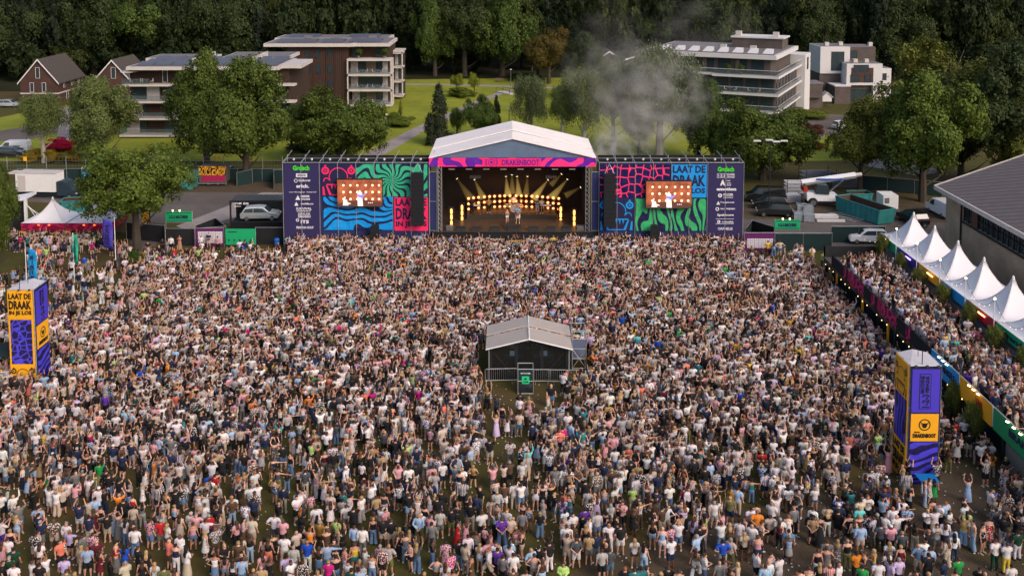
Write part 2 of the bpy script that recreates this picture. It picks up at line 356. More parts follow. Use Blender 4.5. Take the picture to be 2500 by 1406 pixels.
TR = [
 # px, py, top, width, colour, label, kind, bare, seed
 (335, 612, 332, 262, 'tall', 'tall light green tree rising between the beer tents and the green banner', 'round', .24, 1, dict(dense=.62)),
 (600, 447, 160, 225, 'oak', 'big spreading oak in front of the left apartment block', 'round', .13, 2, {}),
 (505, 400, 135, 190, 'oak', 'broad leafy tree hiding the middle of the left apartment block', 'round', .06, 3, {}),
 (830, 402, 212, 215, 'oak', 'rounded tree just behind the top of the left banner wall', 'round', .04, 4, {}),
 (712, 392, 262, 100, 'mid', 'dark slender tree between the oak and the rounded tree', 'round', .25, 5, {}),
 (250, 400, 200, 160, 'birch', 'loose green tree in front of the left end of the solar roof block', 'round', .10, 36, {}),
 (1372, 330, 205, 90, 'birch', 'light birch between the lone weeping birch and the stage corner trees', 'willow', .15, 38, dict(birch=True, name='birch_tree')),
 (1770, 400, 290, 90, 'mid', 'low bushy tree left of the broad dense tree', 'round', .03, 39, {}),
 (2490, 470, 250, 150, 'olive', 'olive tree low at the right edge above the hall roof', 'round', .05, 35, {}),
 (893, 345, 262, 80, 'bright', 'small lime green tree peeking out behind the rounded tree', 'round', .08, 6, {}),
 (108, 398, 226, 135, 'birch', 'birch with pale trunk beside the crimson bush', 'willow', .25, 7, dict(birch=True, name='birch_tree')),
 (232, 345, 183, 130, 'birch', 'drooping birch left of the apartment balconies', 'willow', .10, 8, dict(birch=True, name='birch_tree')),
 (-4, 655, 375, 100, 'oak', 'leafy tree cut off by the left edge beside the beer tents', 'round', .05, 9, {}),
 (1072, 352, 213, 96, 'conifer', 'tall dark conifer beside the park path', 'cone', .04, 10, dict(name='conifer_tree')),
 (1116, 334, 262, 50, 'mid', 'thin crooked tree right of the tall dark conifer', 'willow', .10, 11, {}),
 (1176, 345, 240, 84, 'mid', 'bushy tree above the left half of the stage roof', 'round', .05, 12, {}),
 (1212, 330, 238, 44, 'conifer', 'narrow pointed spruce above the stage ridge', 'cone', .08, 13, dict(name='conifer_tree')),
 (1298, 345, 182, 110, 'grey', 'weeping birch standing alone behind the stage ridge', 'willow', .12, 14, dict(birch=True, name='birch_tree')),
 (1425, 378, 165, 160, 'birch', 'airy birch with pale trunk behind the right corner of the stage roof', 'willow', .18, 15, dict(birch=True, name='birch_tree')),
 (1497, 378, 140, 150, 'grey', 'grey green birch half veiled by the smoke', 'willow', .22, 16, dict(birch=True, name='birch_tree')),
 (1610, 385, 108, 240, 'grey', 'large weeping birch at the middle of the smoke', 'willow', .15, 17, dict(birch=True, name='birch_tree')),
 (1706, 390, 205, 125, 'mid', 'dark bushy tree below the right apartment balconies', 'round', .03, 18, {}),
 (1560, 392, 235, 110, 'grey', 'low grey green tree behind the right banner wall', 'willow', .12, 34, {}),
 (1862, 440, 238, 220, 'oak', 'broad dense tree behind the right end of the banner wall', 'round', .03, 19, {}),
 (2098, 470, 248, 160, 'olive', 'olive green tree with bare trunk behind the scissor lift', 'round', .22, 20, {}),
 (2252, 492, 188, 245, 'tall', 'very large round green tree standing above the teal skip', 'round', .14, 21, {}),
 (2300, 420, 92, 290, 'olive', 'huge olive tree behind the round green tree', 'round', .15, 22, {}),
 (2450, 455, 110, 260, 'dark', 'dark tree above the hall roof at the right edge', 'round', .08, 23, {}),
 (2345, 440, 200, 190, 'dark', 'shadowy tree between the huge olive tree and the hall roof', 'round', .05, 24, {}),
 (1340, 205, 66, 118, 'rust', 'rusty green domed tree at the edge of the dark wood', 'round', .22, 25, {}),
 (1430, 245, 88, 112, 'dark', 'rounded blue green tree beside the pitched roof houses', 'round', .12, 26, {}),
 (1640, 175, 0, 190, 'mid', 'tall green tree rising behind the smoke at the top', 'round', .2, 27, {}),
 (1116, 228, 178, 32, 'bright', 'small yellow green ornamental tree left of its twin', 'round', .3, 28, dict(dense=.5)),
 (1158, 238, 180, 34, 'bright', 'small yellow green ornamental tree with a visible stem on the lawn', 'round', .35, 29, dict(dense=.5)),
 (938, 286, 250, 20, 'bright', 'young sapling left of the round flower bed', 'cone', .25, 30, {}),
 (978, 283, 246, 16, 'bright', 'slim young sapling behind the round flower bed', 'cone', .25, 31, {}),
 (1312, 196, 150, 12, 'dark', 'tiny sapling near the park lamp at the wood edge', 'cone', .3, 32, {}),
 (1505, 200, 128, 90, 'dark', 'dark tree beside the grey roofed houses', 'round', .1, 33, {}),
]
for px, py, top, w, col, lab, kind, bare, seed, kw in TR:
    tree(px, py, top, w, col, lab, kind, bare, seed, **kw)
# row of separate tall trees along the front of the wood
for i, (px, w, col, top, lab) in enumerate([
    (60, 190, 'dark', -30, 'dark tree behind the brick house at the left edge'), (230, 190, 'dark', -60, 'tall dark tree between the two brick houses'),
    (395, 210, 'mid', -40, 'tall tree behind the left part of the solar roof'), (560, 190, 'dark', -70, 'dark tree behind the right part of the solar roof'),
    (1062, 120, 'mid', -20, 'leafy tree at the wood edge right of the brown apartment block'), (1135, 150, 'dark', -60, 'second tree of the wood edge right of the brown apartment block'),
    (1225, 160, 'mid', -50, 'broad tree of the wood edge above the two ornamental trees'), (1760, 200, 'dark', -50, 'tree behind the roof of the white banded apartments'),
    (1985, 150, 'dark', -20, 'tree behind the gap between apartments and white house'), (2200, 200, 'dark', -40, 'tree behind the white cubic house')]):
    tree(px, 186, top, w, col, lab, 'round', .09, 40 + i)
# the wood behind, read as one mass
def forest():
    srcs = []
    for k in range(3):
        me = crown('round', 'wood %d' % k, [(0.026, 0.040, 0.012), (0.046, 0.060, 0.014), (0.018, 0.030, 0.014)][k], k, n_clump=520, n_leaf=20, size=.046).copy()
        b = trunk_mb(2.0, .06, .6, k, .8); off = len(me.vertices)
        bm = bmesh.new(); bm.from_mesh(me); vs = [bm.verts.new((v[0], v[1], v[2] - 1.55)) for v in b.v]; 
        for f in b.f:
            try: fa = bm.faces.new([vs[i] for i in f]); fa.material_index = 1
            except ValueError: pass
        bm.to_mesh(me); bm.free(); me.materials.append(M_BARK); srcs.append(me)
    return srcs
def scatter_nodes(name, coll):
    """geometry nodes: one source object per point, chosen by the point's own numbers"""
    ng = bpy.data.node_groups.new(name, 'GeometryNodeTree')
    ng.interface.new_socket('Geometry', in_out='INPUT', socket_type='NodeSocketGeometry'); ng.interface.new_socket('Geometry', in_out='OUTPUT', socket_type='NodeSocketGeometry')
    N, L = ng.nodes, ng.links; gi = N.new('NodeGroupInput'); go = N.new('NodeGroupOutput')
    m2p = N.new('GeometryNodeMeshToPoints'); L.new(gi.outputs[0], m2p.inputs[0])
    ci = N.new('GeometryNodeCollectionInfo'); ci.inputs[0].default_value = coll; ci.inputs[1].default_value = True; ci.inputs[2].default_value = True
    ip = N.new('GeometryNodeInstanceOnPoints'); L.new(m2p.outputs[0], ip.inputs['Points']); L.new(ci.outputs[0], ip.inputs['Instance']); ip.inputs['Pick Instance'].default_value = True
    def attr(nm, t):
        a = N.new('GeometryNodeInputNamedAttribute'); a.data_type = t; a.inputs[0].default_value = nm; return a.outputs[0]
    L.new(attr('pick', 'INT'), ip.inputs['Instance Index'])
    L.new(attr('rot', 'FLOAT_VECTOR'), ip.inputs['Rotation']); L.new(attr('scl', 'FLOAT_VECTOR'), ip.inputs['Scale'])
    L.new(ip.outputs[0], go.inputs[0]); return ng
def scatter(name, pts, pick, rot, scl, sources, extra=None):
    coll = bpy.data.collections.new(name + ' sources')
    for i, me in enumerate(sources): coll.objects.link(bpy.data.objects.new('%s source %03d' % (name, i), me))
    me = bpy.data.meshes.new(name); n = len(pts); me.vertices.add(n); me.vertices.foreach_set('co', np.asarray(pts, 'f').ravel())
    def put(nm, t, key, a): at = me.attributes.new(nm, t, 'POINT'); at.data.foreach_set(key, np.asarray(a).ravel())
    put('pick', 'INT', 'value', np.asarray(pick, 'i')); put('rot', 'FLOAT_VECTOR', 'vector', np.asarray(rot, 'f')); put('scl', 'FLOAT_VECTOR', 'vector', np.asarray(scl, 'f'))
    for nm, a in (extra or {}).items(): put(nm, 'FLOAT_COLOR', 'color', np.asarray(a, 'f'))
    o = bpy.data.objects.new(name, me); COL.objects.link(o); md = o.modifiers.new('scatter', 'NODES'); md.node_group = scatter_nodes(name, coll); return o
q = np.random.RandomState(5); P = []; K = []; Ro = []; S = []
for row, (D, n) in enumerate([(268, 34), (284, 36), (302, 38), (322, 40), (344, 42), (370, 44), (400, 46)]):
    for i in range(n):
        x = -1.15*D*.56 + 2.3*D*.56*(i + q.uniform(-.3, .3))/n; y = D + q.uniform(-7, 7); hgt = q.uniform(20, 29) + row*.8; r = q.uniform(5.0, 8.0)
        px = proj(x, y, 0)[0]
        if row == 0 and 1000 < px < 1480: continue
        if row < 2: P.append((x+3, y-5, 5.2)); K.append(q.randint(0, 3)); Ro.append((0, 0, q.uniform(0, 6.28))); S.append((5.5, 5.0, q.uniform(4.5, 6.5)))
        P.append((x, y, hgt*.55)); K.append(q.randint(0, 3)); Ro.append((0, 0, q.uniform(0, 6.28))); S.append((r, r, hgt*.50))
tag(scatter('forest', P, K, Ro, S, forest()), 'dark mass of tall forest trees filling the top of the view', 'forest', kind='stuff')
# shrubs and beds
def shrub(px, py, top, width, col, label, name='shrub', cat='shrub', seed=1, depth=None, group=None):
    x, y, _ = G(px, py); s = F / (y*_cp + H*_sp); h = max(.3, atY(px, top, y)[2]); cr = width/s/2
    me = crown('round', col, LC[col], seed % 3, n_clump=1700, n_leaf=26, size=.027)
    o = bpy.data.objects.new(name, me); COL.objects.link(o); o.location = (x, y, h*.45); o.scale = (cr, depth or min(cr, 2.2), h*.58); o.rotation_euler = (0, 0, 0)
    return tag(o, label, cat, group)
LC.update(crimson=(0.42, 0.008, 0.045), gold=(0.24, 0.17, 0.012), bed=(0.13, 0.17, 0.020), bamboo=(0.15, 0.165, 0.035), copper=(0.10, 0.042, 0.022), amber=(0.20, 0.10, 0.02))
shrub(148, 366, 338, 84, 'crimson', 'crimson leaved bush beside the driveway', depth=3)
for px, w, lab in ((75, 60, 'yellow flowering shrub left of the birch trunk'), (128, 60, 'yellow flowering shrub below the crimson bush'), (178, 50, 'yellow flowering shrub at the right end of the row')):
    shrub(px, 396, 366, w, 'gold', lab, seed=px, group='yellow shrubs along the fence')
shrub(968, 307, 278, 82, 'bed', 'round green flower bed on the lawn below the brown apartments', depth=4, cat='flower bed', name='flower_bed')
shrub(1128, 236, 214, 78, 'bed', 'low green planting around the two ornamental trees', depth=4, cat='flower bed', name='flower_bed', seed=2)
shrub(1285, 196, 178, 110, 'dark', 'rough shrubs along the far footpath', depth=5, seed=2)
shrub(330, 652, 610, 62, 'mid', 'dark bush at the foot of the tall light green tree', seed=1)
shrub(1975, 332, 295, 66, 'copper', 'copper coloured hedge beside the car park', 'hedge', 'hedge', depth=3)
shrub(1965, 290, 264, 110, 'bed', 'bright green hedge below the small grey outbuilding', 'hedge', 'hedge', seed=1, depth=3)
shrub(1985, 362, 345, 80, 'amber', 'low orange hedge beside the lawn strip', 'hedge', 'hedge', seed=2, depth=2)
for i, (px, lab) in enumerate(((40, 'dark hedge by the street at the left edge'), (560, 'dark green hedge below the left apartment block'), (760, 'dark green hedge below the rounded tree'))):
    shrub(px, 372, 350, 150 if i else 60, 'dark', lab, 'hedge', 'hedge', seed=i, depth=2)
# ================================================================ BUILDINGS
def plank_mat(name, c, w=.16, horiz=False, dark=.45):
    """boards or brick courses: thin dark joints in the wall's own metres"""
    if name in MATS: return MATS[name]
    m = mat(name, c, .85, var=.25, scale=1.5); N, L = nodes(m); b = N['Principled BSDF']; tc = N.new('ShaderNodeTexCoord'); sx = N.new('ShaderNodeSeparateXYZ'); L.new(tc.outputs['Object'], sx.inputs[0])
    co = sx.outputs[2] if horiz else mathn(N, L, 'ADD', sx.outputs[0], sx.outputs[1])
    f = mathn(N, L, 'LESS_THAN', mathn(N, L, 'FRACT', mathn(N, L, 'DIVIDE', co, w)), .22)
    src = b.inputs['Base Color'].links[0].from_socket; mx = N.new('ShaderNodeMix'); mx.data_type = 'RGBA'; L.new(f, mx.inputs[0]); L.new(src, mx.inputs[6])
    mx.inputs[7].default_value = (*[x*dark for x in c], 1); L.new(mx.outputs[2], b.inputs['Base Color']); return m
def brick_mat(name, c1, c2, mortar, scale=1.0):
    if name in MATS: return MATS[name]
    m = bpy.data.materials.new(name); m.use_nodes = True; N, L = nodes(m); b = N['Principled BSDF']; b.inputs['Roughness'].default_value = .9
    tc = N.new('ShaderNodeTexCoord'); mp = N.new('ShaderNodeMapping'); L.new(tc.outputs['Object'], mp.inputs[0]); mp.inputs['Rotation'].default_value = (R(90), 0, 0)
    sx = N.new('ShaderNodeSeparateXYZ'); L.new(tc.outputs['Object'], sx.inputs[0]); cb = N.new('ShaderNodeCombineXYZ')
    L.new(mathn(N, L, 'ADD', sx.outputs[0], sx.outputs[1]), cb.inputs[0]); L.new(sx.outputs[2], cb.inputs[1])
    br = N.new('ShaderNodeTexBrick'); br.inputs['Scale'].default_value = scale; br.inputs['Color1'].default_value = (*c1, 1); br.inputs['Color2'].default_value = (*c2, 1); br.inputs['Mortar'].default_value = (*mortar, 1)
    br.inputs['Brick Width'].default_value = .5; br.inputs['Row Height'].default_value = .14; br.inputs['Mortar Size'].default_value = .018; L.new(cb.outputs[0], br.inputs['Vector'])
    nz = N.new('ShaderNodeTexNoise'); nz.inputs['Scale'].default_value = .5; nz.inputs['Detail'].default_value = 6; L.new(tc.outputs['Object'], nz.inputs[0])
    mx = N.new('ShaderNodeMix'); mx.data_type = 'RGBA'; mx.blend_type = 'MULTIPLY'; mx.inputs[0].default_value = .7; L.new(br.outputs[0], mx.inputs[6])
    cr = N.new('ShaderNodeMapRange'); cr.inputs[1].default_value = .3; cr.inputs[2].default_value = .7; cr.inputs[3].default_value = .65; cr.inputs[4].default_value = 1.15; L.new(nz.outputs['Fac'], cr.inputs[0]); L.new(cr.outputs[0], mx.inputs[7])
    L.new(mx.outputs[2], b.inputs['Base Color']); MATS[name] = m; return m
M_WOOD = plank_mat('dark timber cladding', (0.050, 0.026, 0.020), .45)
M_REDBRICK = brick_mat('red brown brick', (0.085, 0.032, 0.022), (0.060, 0.024, 0.018), (0.05, 0.035, 0.03))
M_GREYBRICK = brick_mat('grey brown brick', (0.115, 0.085, 0.075), (0.085, 0.065, 0.06), (0.06, 0.05, 0.045))
M_HALLBRICK = brick_mat('hall brick', (0.46, 0.34, 0.23), (0.39, 0.285, 0.19), (0.34, 0.255, 0.18))
M_CONC = mat('pale concrete band', (0.50, 0.45, 0.42), .7, var=.12, scale=.8)
M_RENDER = mat('white render', (0.56, 0.54, 0.54), .8, var=.08, scale=.5)
M_ROOFTILE = plank_mat('brown roof tiles', (0.075, 0.062, 0.055), .35, True, .6)
M_ROOFGREY = mat('grey roof felt', (0.16, 0.145, 0.15), .9, var=.25, scale=.6)
M_SOLAR = mat('solar panel', (0.085, 0.082, 0.10), .45, spec=.4, var=.3)
M_CURT = plank_mat('curtain', (0.42, 0.39, 0.38), .22, False, .55)
M_BLIND = plank_mat('wooden blind', (0.16, 0.12, 0.09), .3, True, .7)
M_FRAME = mat('white window frame', (0.62, 0.60, 0.60), .6, var=0)
M_DFRAME = mat('dark window frame', (0.02, 0.022, 0.025), .5, var=0)
M_BAL = bpy.data.materials.new('balustrade glass'); M_BAL.use_nodes = True
_N, _L = nodes(M_BAL); _N['Principled BSDF'].inputs['Base Color'].default_value = (.10, .14, .15, 1); _N['Principled BSDF'].inputs['Alpha'].default_value = .28; _N['Principled BSDF'].inputs['Roughness'].default_value = .1
def window(par, x, z, w, h, y=0, frame=M_FRAME, mull=1, face='y', glass=M_GLASS, lab=None):
    """window in a wall whose outside is at y (facing -y) or, face='x', at x=y (facing +x)"""
    fm = MB(); t = .07
    if face == 'y':
        fm.box(x-w/2-t, x+w/2+t, y-.06, y+.02, z-t, z); fm.box(x-w/2-t, x+w/2+t, y-.06, y+.02, z+h, z+h+t); fm.box(x-w/2-t, x-w/2, y-.06, y+.02, z, z+h); fm.box(x+w/2, x+w/2+t, y-.06, y+.02, z, z+h)
        for i in range(1, mull): fm.box(x-w/2+w*i/mull-.03, x-w/2+w*i/mull+.03, y-.05, y+.01, z, z+h)
        g_ = MB().box(x-w/2, x+w/2, y-.02, y+.012, z, z+h)
    else:
        fm.box(y-.02, y+.06, x-w/2-t, x+w/2+t, z-t, z); fm.box(y-.02, y+.06, x-w/2-t, x+w/2+t, z+h, z+h+t); fm.box(y-.02, y+.06, x-w/2-t, x-w/2, z, z+h); fm.box(y-.02, y+.06, x+w/2, x+w/2+t, z, z+h)
        for i in range(1, mull): fm.box(y-.01, y+.05, x-w/2+w*i/mull-.03, x-w/2+w*i/mull+.03, z, z+h)
        g_ = MB().box(y-.012, y+.02, x-w/2, x+w/2, z, z+h)
    f = fm.build('window', frame, par); g_.build('pane', glass, f); return f
def gable_house(name, label, px, py, width, depth, eave, ridge, wins, side=(), wall=M_REDBRICK, roof=M_ROOFTILE, over=.45, barge=M_FRAME):
    x, y, _ = G(px, py); t = thing(name, label, 'house', (x, y, 0))
    w = width/2
    MB().prism([(-w, 0), (w, 0), (w, eave), (0, ridge), (-w, eave)], 0, depth).build('wall', wall, t)
    r = MB(); sl = (ridge-eave)/w; e = w+over
    for s in (-1, 1):
        a = (s*e, ridge-sl*e+.10); b = (0, ridge+.10)
        P0 = [a, b, (0, ridge+.32), (a[0], a[1]+.22)]
        r.prism(P0 if s < 0 else P0[::-1], -over+.06, depth+over)
    ro = r.build('roof', roof, t)
    bg_ = MB()
    for s in (-1, 1):
        a = (s*e, ridge-sl*e-.05); b = (0, ridge-.05)
        P0 = [a, b, (0, ridge+.34), (a[0], a[1]+.34)]
        bg_.prism(P0 if s < 0 else P0[::-1], -over-.03, -over+.05)
    bg_.build('barge_board', barge, t)
    for (wx, wz, ww, wh) in wins: window(t, wx, wz, ww, wh)
    for (wy, wz, ww, wh) in side: window(t, wy, wz, ww, wh, w, face='x')
    return t
h1 = gable_house('brick_house', 'dark brick house with steep tiled roof at the far left', 97, 252, 8.4, 13, 4.7, 9.6, [(-.2, 5.6, .8, 2.3), (-1.6, 2.5, .75, 2.0), (1.1, 2.5, .75, 2.0)], [(3, 3.2, .6, 1.6), (7, 3.2, .6, 1.6), (10.5, 3.2, .6, 1.6), (4.5, .4, .8, 1.6), (9, .4, 1.5, 1.6)])
MB().box(-4.24, 4.24, -.08, .0, 2.0, 2.3).box(4.2, 4.28, 0, 13, 2.0, 2.3).build('ground_floor_band', M_CONC, h1)
gable_house('brick_house', 'second brick house half hidden behind the solar panel roof', 277, 250, 8.0, 12, 4.9, 9.3, [(.2, 5.4, .9, 2.4), (-1.4, 1.6, .9, 2.1)])
0 and gable_house('brick_house', 'sliver of a brick house cut off at the far left edge', -52, 262, 7, 10, 5.2, 8.2, [(2.4, 2.2, .8, 1.6)], [(3, 2.6, .9, 1.4)])
gable_house('brick_house', 'grey roofed house with a small gable left of the smoke', 1487, 196, 8.5, 9, 4.6, 7.4, [(-1.5, 2.0, 1.1, 1.7), (1.5, 2.0, 1.1, 1.7)], wall=M_GREYBRICK)
t = gable_house('brick_house', 'long grey roofed house behind the smoke', 1600, 205, 15, 9, 6.2, 8.6, [(-4, 2.4, 1.1, 1.7), (3, 2.4, 1.1, 1.7)], wall=M_GREYBRICK)
def curtain(par, x, z, w, h, y): MB().box(x-w/2, x+w/2, y, y+.06, z, z+h).build('curtain', M_CURT, par)
def plant_pot(par, x, y, z, h, name='balcony_plant'):
    o = MB().lathe([(.22, 0), (.3, .45)], (x, y, z), 8).build(name, M_ROOFGREY, par)
    c = bpy.data.objects.new('foliage', crown('round', 'mid', LC['mid'], 1, n_clump=1150, n_leaf=24, size=.036)); COL.objects.link(c); c.parent = o; c.location = (x, y, z+.4+h/2); c.scale = (h*.42, h*.42, h*.55)
def furniture(par, x, y, z):
    o = MB().lathe([(.05, 0), (.05, .7), (.55, .7), (.55, .74)], (x, y, z), 8).build('balcony_table', M_CHROME, par)
    for s in (-1, 1): MB().box(x+s*.9-.25, x+s*.9+.25, y-.25, y+.25, z+.4, z+.46).box(x+s*.9+(.2 if s > 0 else -.25), x+s*.9+(.25 if s > 0 else -.2), y-.25, y+.25, z+.46, z+.95).bar((x+s*.9-.2, y, z), (x+s*.9-.2, y, z+.4), .02).bar((x+s*.9+.2, y, z), (x+s*.9+.2, y, z+.4), .02).build('balcony_chair', M_FRAME, par)
# ---- centre apartment block (brown timber, white framed balconies)
x0, y0, _ = G(704, 262); s = F/(y0*_cp+H*_sp); u = 1/s
B = thing('apartment_building', 'brown timber apartment block with white framed balconies and flat solar roof', 'apartment building', (x0, y0, 0))
W1, W2 = (852-704)*u, (957-704)*u; ST = 3.3
MB().box(0, W1, 0, 16, 0, 13.2).build('timber_wall', M_WOOD, B)
MB().box(W1, W2-1.0, 2.6, 16, 0, 13.2).build('set_back_wall', M_WOOD, B)
MB().box(-6.5, 0, 3.5, 16, 0, 9.6).build('left_wing', M_WOOD, B)
lw = MB()
for z in (2.9, 6.2, 9.5): lw.box(-7.0, 0-.02, 1.2, 3.5, z, z+.38)
lw.box(-7.0, -6.7, 1.2, 3.4, 3.28, 6.2).build('left_balcony', M_CONC, B)
for z in (3.3, 6.6): MB().box(-6.2, -.4, 3.4, 3.49, z, z+2.7).build('balcony_glazing', M_GLASS, B); curtain(B, -1.3, z+.05, 1.8, 2.6, 3.3)
sl = MB()
for k in range(4): sl.box(W1-.2, W2+.15, -.9, 2.6, .45+ST*k-.2, .45+ST*k+.25)
sl.box(W1-.2, W1+.06, -.9, -.6, .7, 10.2); sl.box(W2-.15, W2+.15, -.9, -.6, .7, 10.2); sl.box(W2-.15, W2+.15, 2.2, 2.6, .7, 10.2)
sl.build('balcony_frame', M_CONC, B)
for k in range(4):
    z = .72+ST*k
    if k < 3:
        MB().box(W1+.1, W2-1.05, 2.5, 2.58, z, z+2.75).build('balcony_glazing', M_GLASS, B)
        for i in range(1, 5): pass
        MB().box(W1+.1, W2-.1, -.86, -.83, z, z+1.0).build('balustrade', M_BAL, B)
        curtain(B, W1+(.9 if k else 1.2), z+.02, 1.6, 2.65, 2.3); curtain(B, W2-1.7, z+.02, 1.1, 2.65, 2.3)
        if k != 1: MB().box(W1+3.5, W1+5.6, 2.3, 2.36, z+.02, z+2.6).build('blind', M_BLIND, B)
        furniture(B, W1+6.2, .6, z); furniture(B, W1+2.9, .7, z)
plant_pot(B, W1+2.2, .2, 10.7, 2.0); plant_pot(B, W2-1.6, .2, 10.7, 2.2)
for wx in (1.3, 4.4, 6.6):
    for wz in (10.7, 7.4): window(B, wx, wz, .8, 1.9, 0, M_DFRAME)
for a in (2.8, 5.5, 8.3, 10.2, 11.8): MB().box(a-.06, a+.06, -.10, -.005, .2, 13.2).build('cladding_fin', MATS['dark timber cladding'], B)
MB().box(-.3, 3.6, -1.4, 0, 9.55, 9.95).box(-.3, 3.6, -1.4, 0, 6.25, 6.6).build('front_balcony', M_CONC, B)
for wz in (11.0, 7.4, 4.2, 1.4): window(B, 9.6-.4, wz, .9, 1.8, 0, M_DFRAME)
for wx, hh in ((W2-3.0, 2.0), (W1+1.2, 2.4)): window(B, wx, 10.8, 1.5, hh, 2.6, M_DFRAME)
rf = MB().box(-4.8, W1+1.4, -1.3, 12, 13.25, 13.95).box(W1+1.4, W2-.3, -.6, 14, 13.25, 13.95).box(-5.6, W2-2, 12, 22, 13.3, 14.0).build('flat_roof', M_CONC, B)
MB().box(-4.3, W1+.9, -.8, 11.6, 13.96, 14.02).box(W1+1.9, W2-.8, -.1, 13.6, 13.96, 14.02).box(-5.1, W2-2.5, 12.4, 21.6, 14.01, 14.06).build('roof_felt', M_ROOFGREY, B)
for (a, b_, c, d) in ((-2.5, 6, .5, 5), (7.2, 12, .5, 5), (13, 20, 1.0, 6), (-3, 4, 13.5, 18), (11, 18, 13.5, 18)):
    MB().add([(a, c, 14.12), (b_, c, 14.12), (b_, d, 14.55), (a, d, 14.55)], [(0, 1, 2, 3)]).add([(a, d+.02, 14.5), (b_, d+.02, 14.5), (b_, d+.02, 14.1), (a, d+.02, 14.1)], [(0, 1, 2, 3)]).build('solar_panel', M_SOLAR, B)
for a in (2.0, 8.0, 16.5): MB().box(a, a+1.6, 8, 9.4, 14.0, 14.9).build('roof_vent', M_ROOFGREY, B)
an = MB()
for k in range(4): an.box(W2-1.5, W2+1.2, 11, 15, .6+ST*k, .9+ST*k)
an.box(W2-1.5, W2-1.25, 11, 11.3, .8, 11.2).box(W2+.95, W2+1.2, 11, 11.3, .8, 11.2).build('rear_balcony_frame', M_CONC, B)
MB().box(W2-1.4, W2+1.1, 14.9, 17, 0, 11.1).build('rear_wall', M_WOOD, B)
for k in range(3): MB().box(W2-1.1, W2+.9, 14.8, 14.88, 1.0+ST*k, 3.7+ST*k).build('rear_glazing', M_GLASS, B); curtain(B, W2-.7, 1.0+ST*k, .8, 2.6, 14.7)
MB().box(W2-1.6, W2+1.3, 10.9, 17, 10.9, 11.25).build('rear_roof', M_CONC, B)
# ---- left apartment block
x0, y0, _ = G(296, 338); s = F/(y0*_cp+H*_sp); u = 1/s
B = thing('apartment_building', 'low apartment block with solar panel roof and pale balcony slabs at the left', 'apartment building', (x0, y0, 0))
W2 = (700-296)*u; ST = 3.05
MB().box(1.0, W2, 2.4, 20, 0, 12.4).build('timber_wall', M_WOOD, B)
sl = MB()
for k in range(4):
    z = .25+ST*k; w_ = (12.4, 12.6, 11.0, 9.0)[k]; sl.box(-.3 if k < 3 else .4, w_, 0, 2.4, z, z+.35)
    sl.box(W2-6, W2+1.5, .5, 2.4, z, z+.35)
sl.build('balcony_slab', M_CONC, B)
for k in range(4):
    z = .62+ST*k
    if k < 3:
        for (a, b_) in ((.6, 3.9), (6.5, 9.6), (9.8, 12.2), (15, 18), (20, 23), (25, W2-.4)): MB().box(a+.5, b_, 2.3, 2.38, z, z+2.5).build('balcony_glazing', M_GLASS, B)
        curtain(B, 5.2 if k == 2 else (2.0 if k == 1 else 1.4), z+.02, 2.3, 2.4, 2.2); curtain(B, 9.2 if k == 1 else 12.0, z+.02, 1.6, 2.4, 2.2)
        MB().box(-.2, 12.0 if k < 2 else 10.8, .06, .09, z, z+1.0).build('balustrade', M_BAL, B)
window(B, 7.4, 9.9, .8, 2.1, 2.4); window(B, 12.0, 9.9, .8, 2.1, 2.4); window(B, 17, 9.9, .8, 2.1, 2.4)
for a in (21, 24.5): window(B, a, 9.9, 1.6, 2.1, 2.4)
MB().box(.4, 5.3, .1, .13, 9.8, 10.8).build('balustrade', M_BAL, B); furniture(B, 2.6, 1.2, 9.75); furniture(B, 4.4, 1.4, 9.75)
p = MB().lathe([(1.7, 0), (.1, .45)], (1.6, .6, 12.0), 6).build('balcony_parasol', M_CONC, B); MB().bar((1.6, .6, 9.75), (1.6, .6, 12.2), .04).build('parasol_pole', M_ALU, p)
MB().box(1.6, W2-1, -.9, 14, 12.45, 13.05).box(-.4, 12, 14, 22, 12.45, 13.05).box(W2-5, W2+2.5, 1.5, 12, 12.5, 13.1).box(14, W2-3, 14, 26, 12.5, 13.1).build('flat_roof', M_CONC, B)
MB().box(2.1, W2-1.5, -.4, 13.6, 13.07, 13.12).box(0, 11.6, 14.2, 21.6, 13.07, 13.12).box(14.4, W2-3.4, 14.2, 25.6, 13.11, 13.16).build('roof_felt', M_ROOFGREY, B)
for i in range(8):
    for j in range(3):
        a = 2.8+i*3.2; c = .6+j*4.4
        if a+2.9 < W2-1.6: MB().add([(a, c, 13.2), (a+2.9, c, 13.2), (a+2.9, c+3.2, 13.6), (a, c+3.2, 13.6)], [(0, 1, 2, 3)]).build('solar_panel', M_SOLAR, B)
for a in (12.4, 22.6): MB().box(a, a+.25, 2, 16, 13.12, 14.2).build('roof_fin', M_CONC, B)
MB().box(8, 8.5, 11, 11.5, 13.1, 13.9).box(19, 19.8, 9, 9.6, 13.1, 13.9).build('roof_vent', M_CHROME, B)
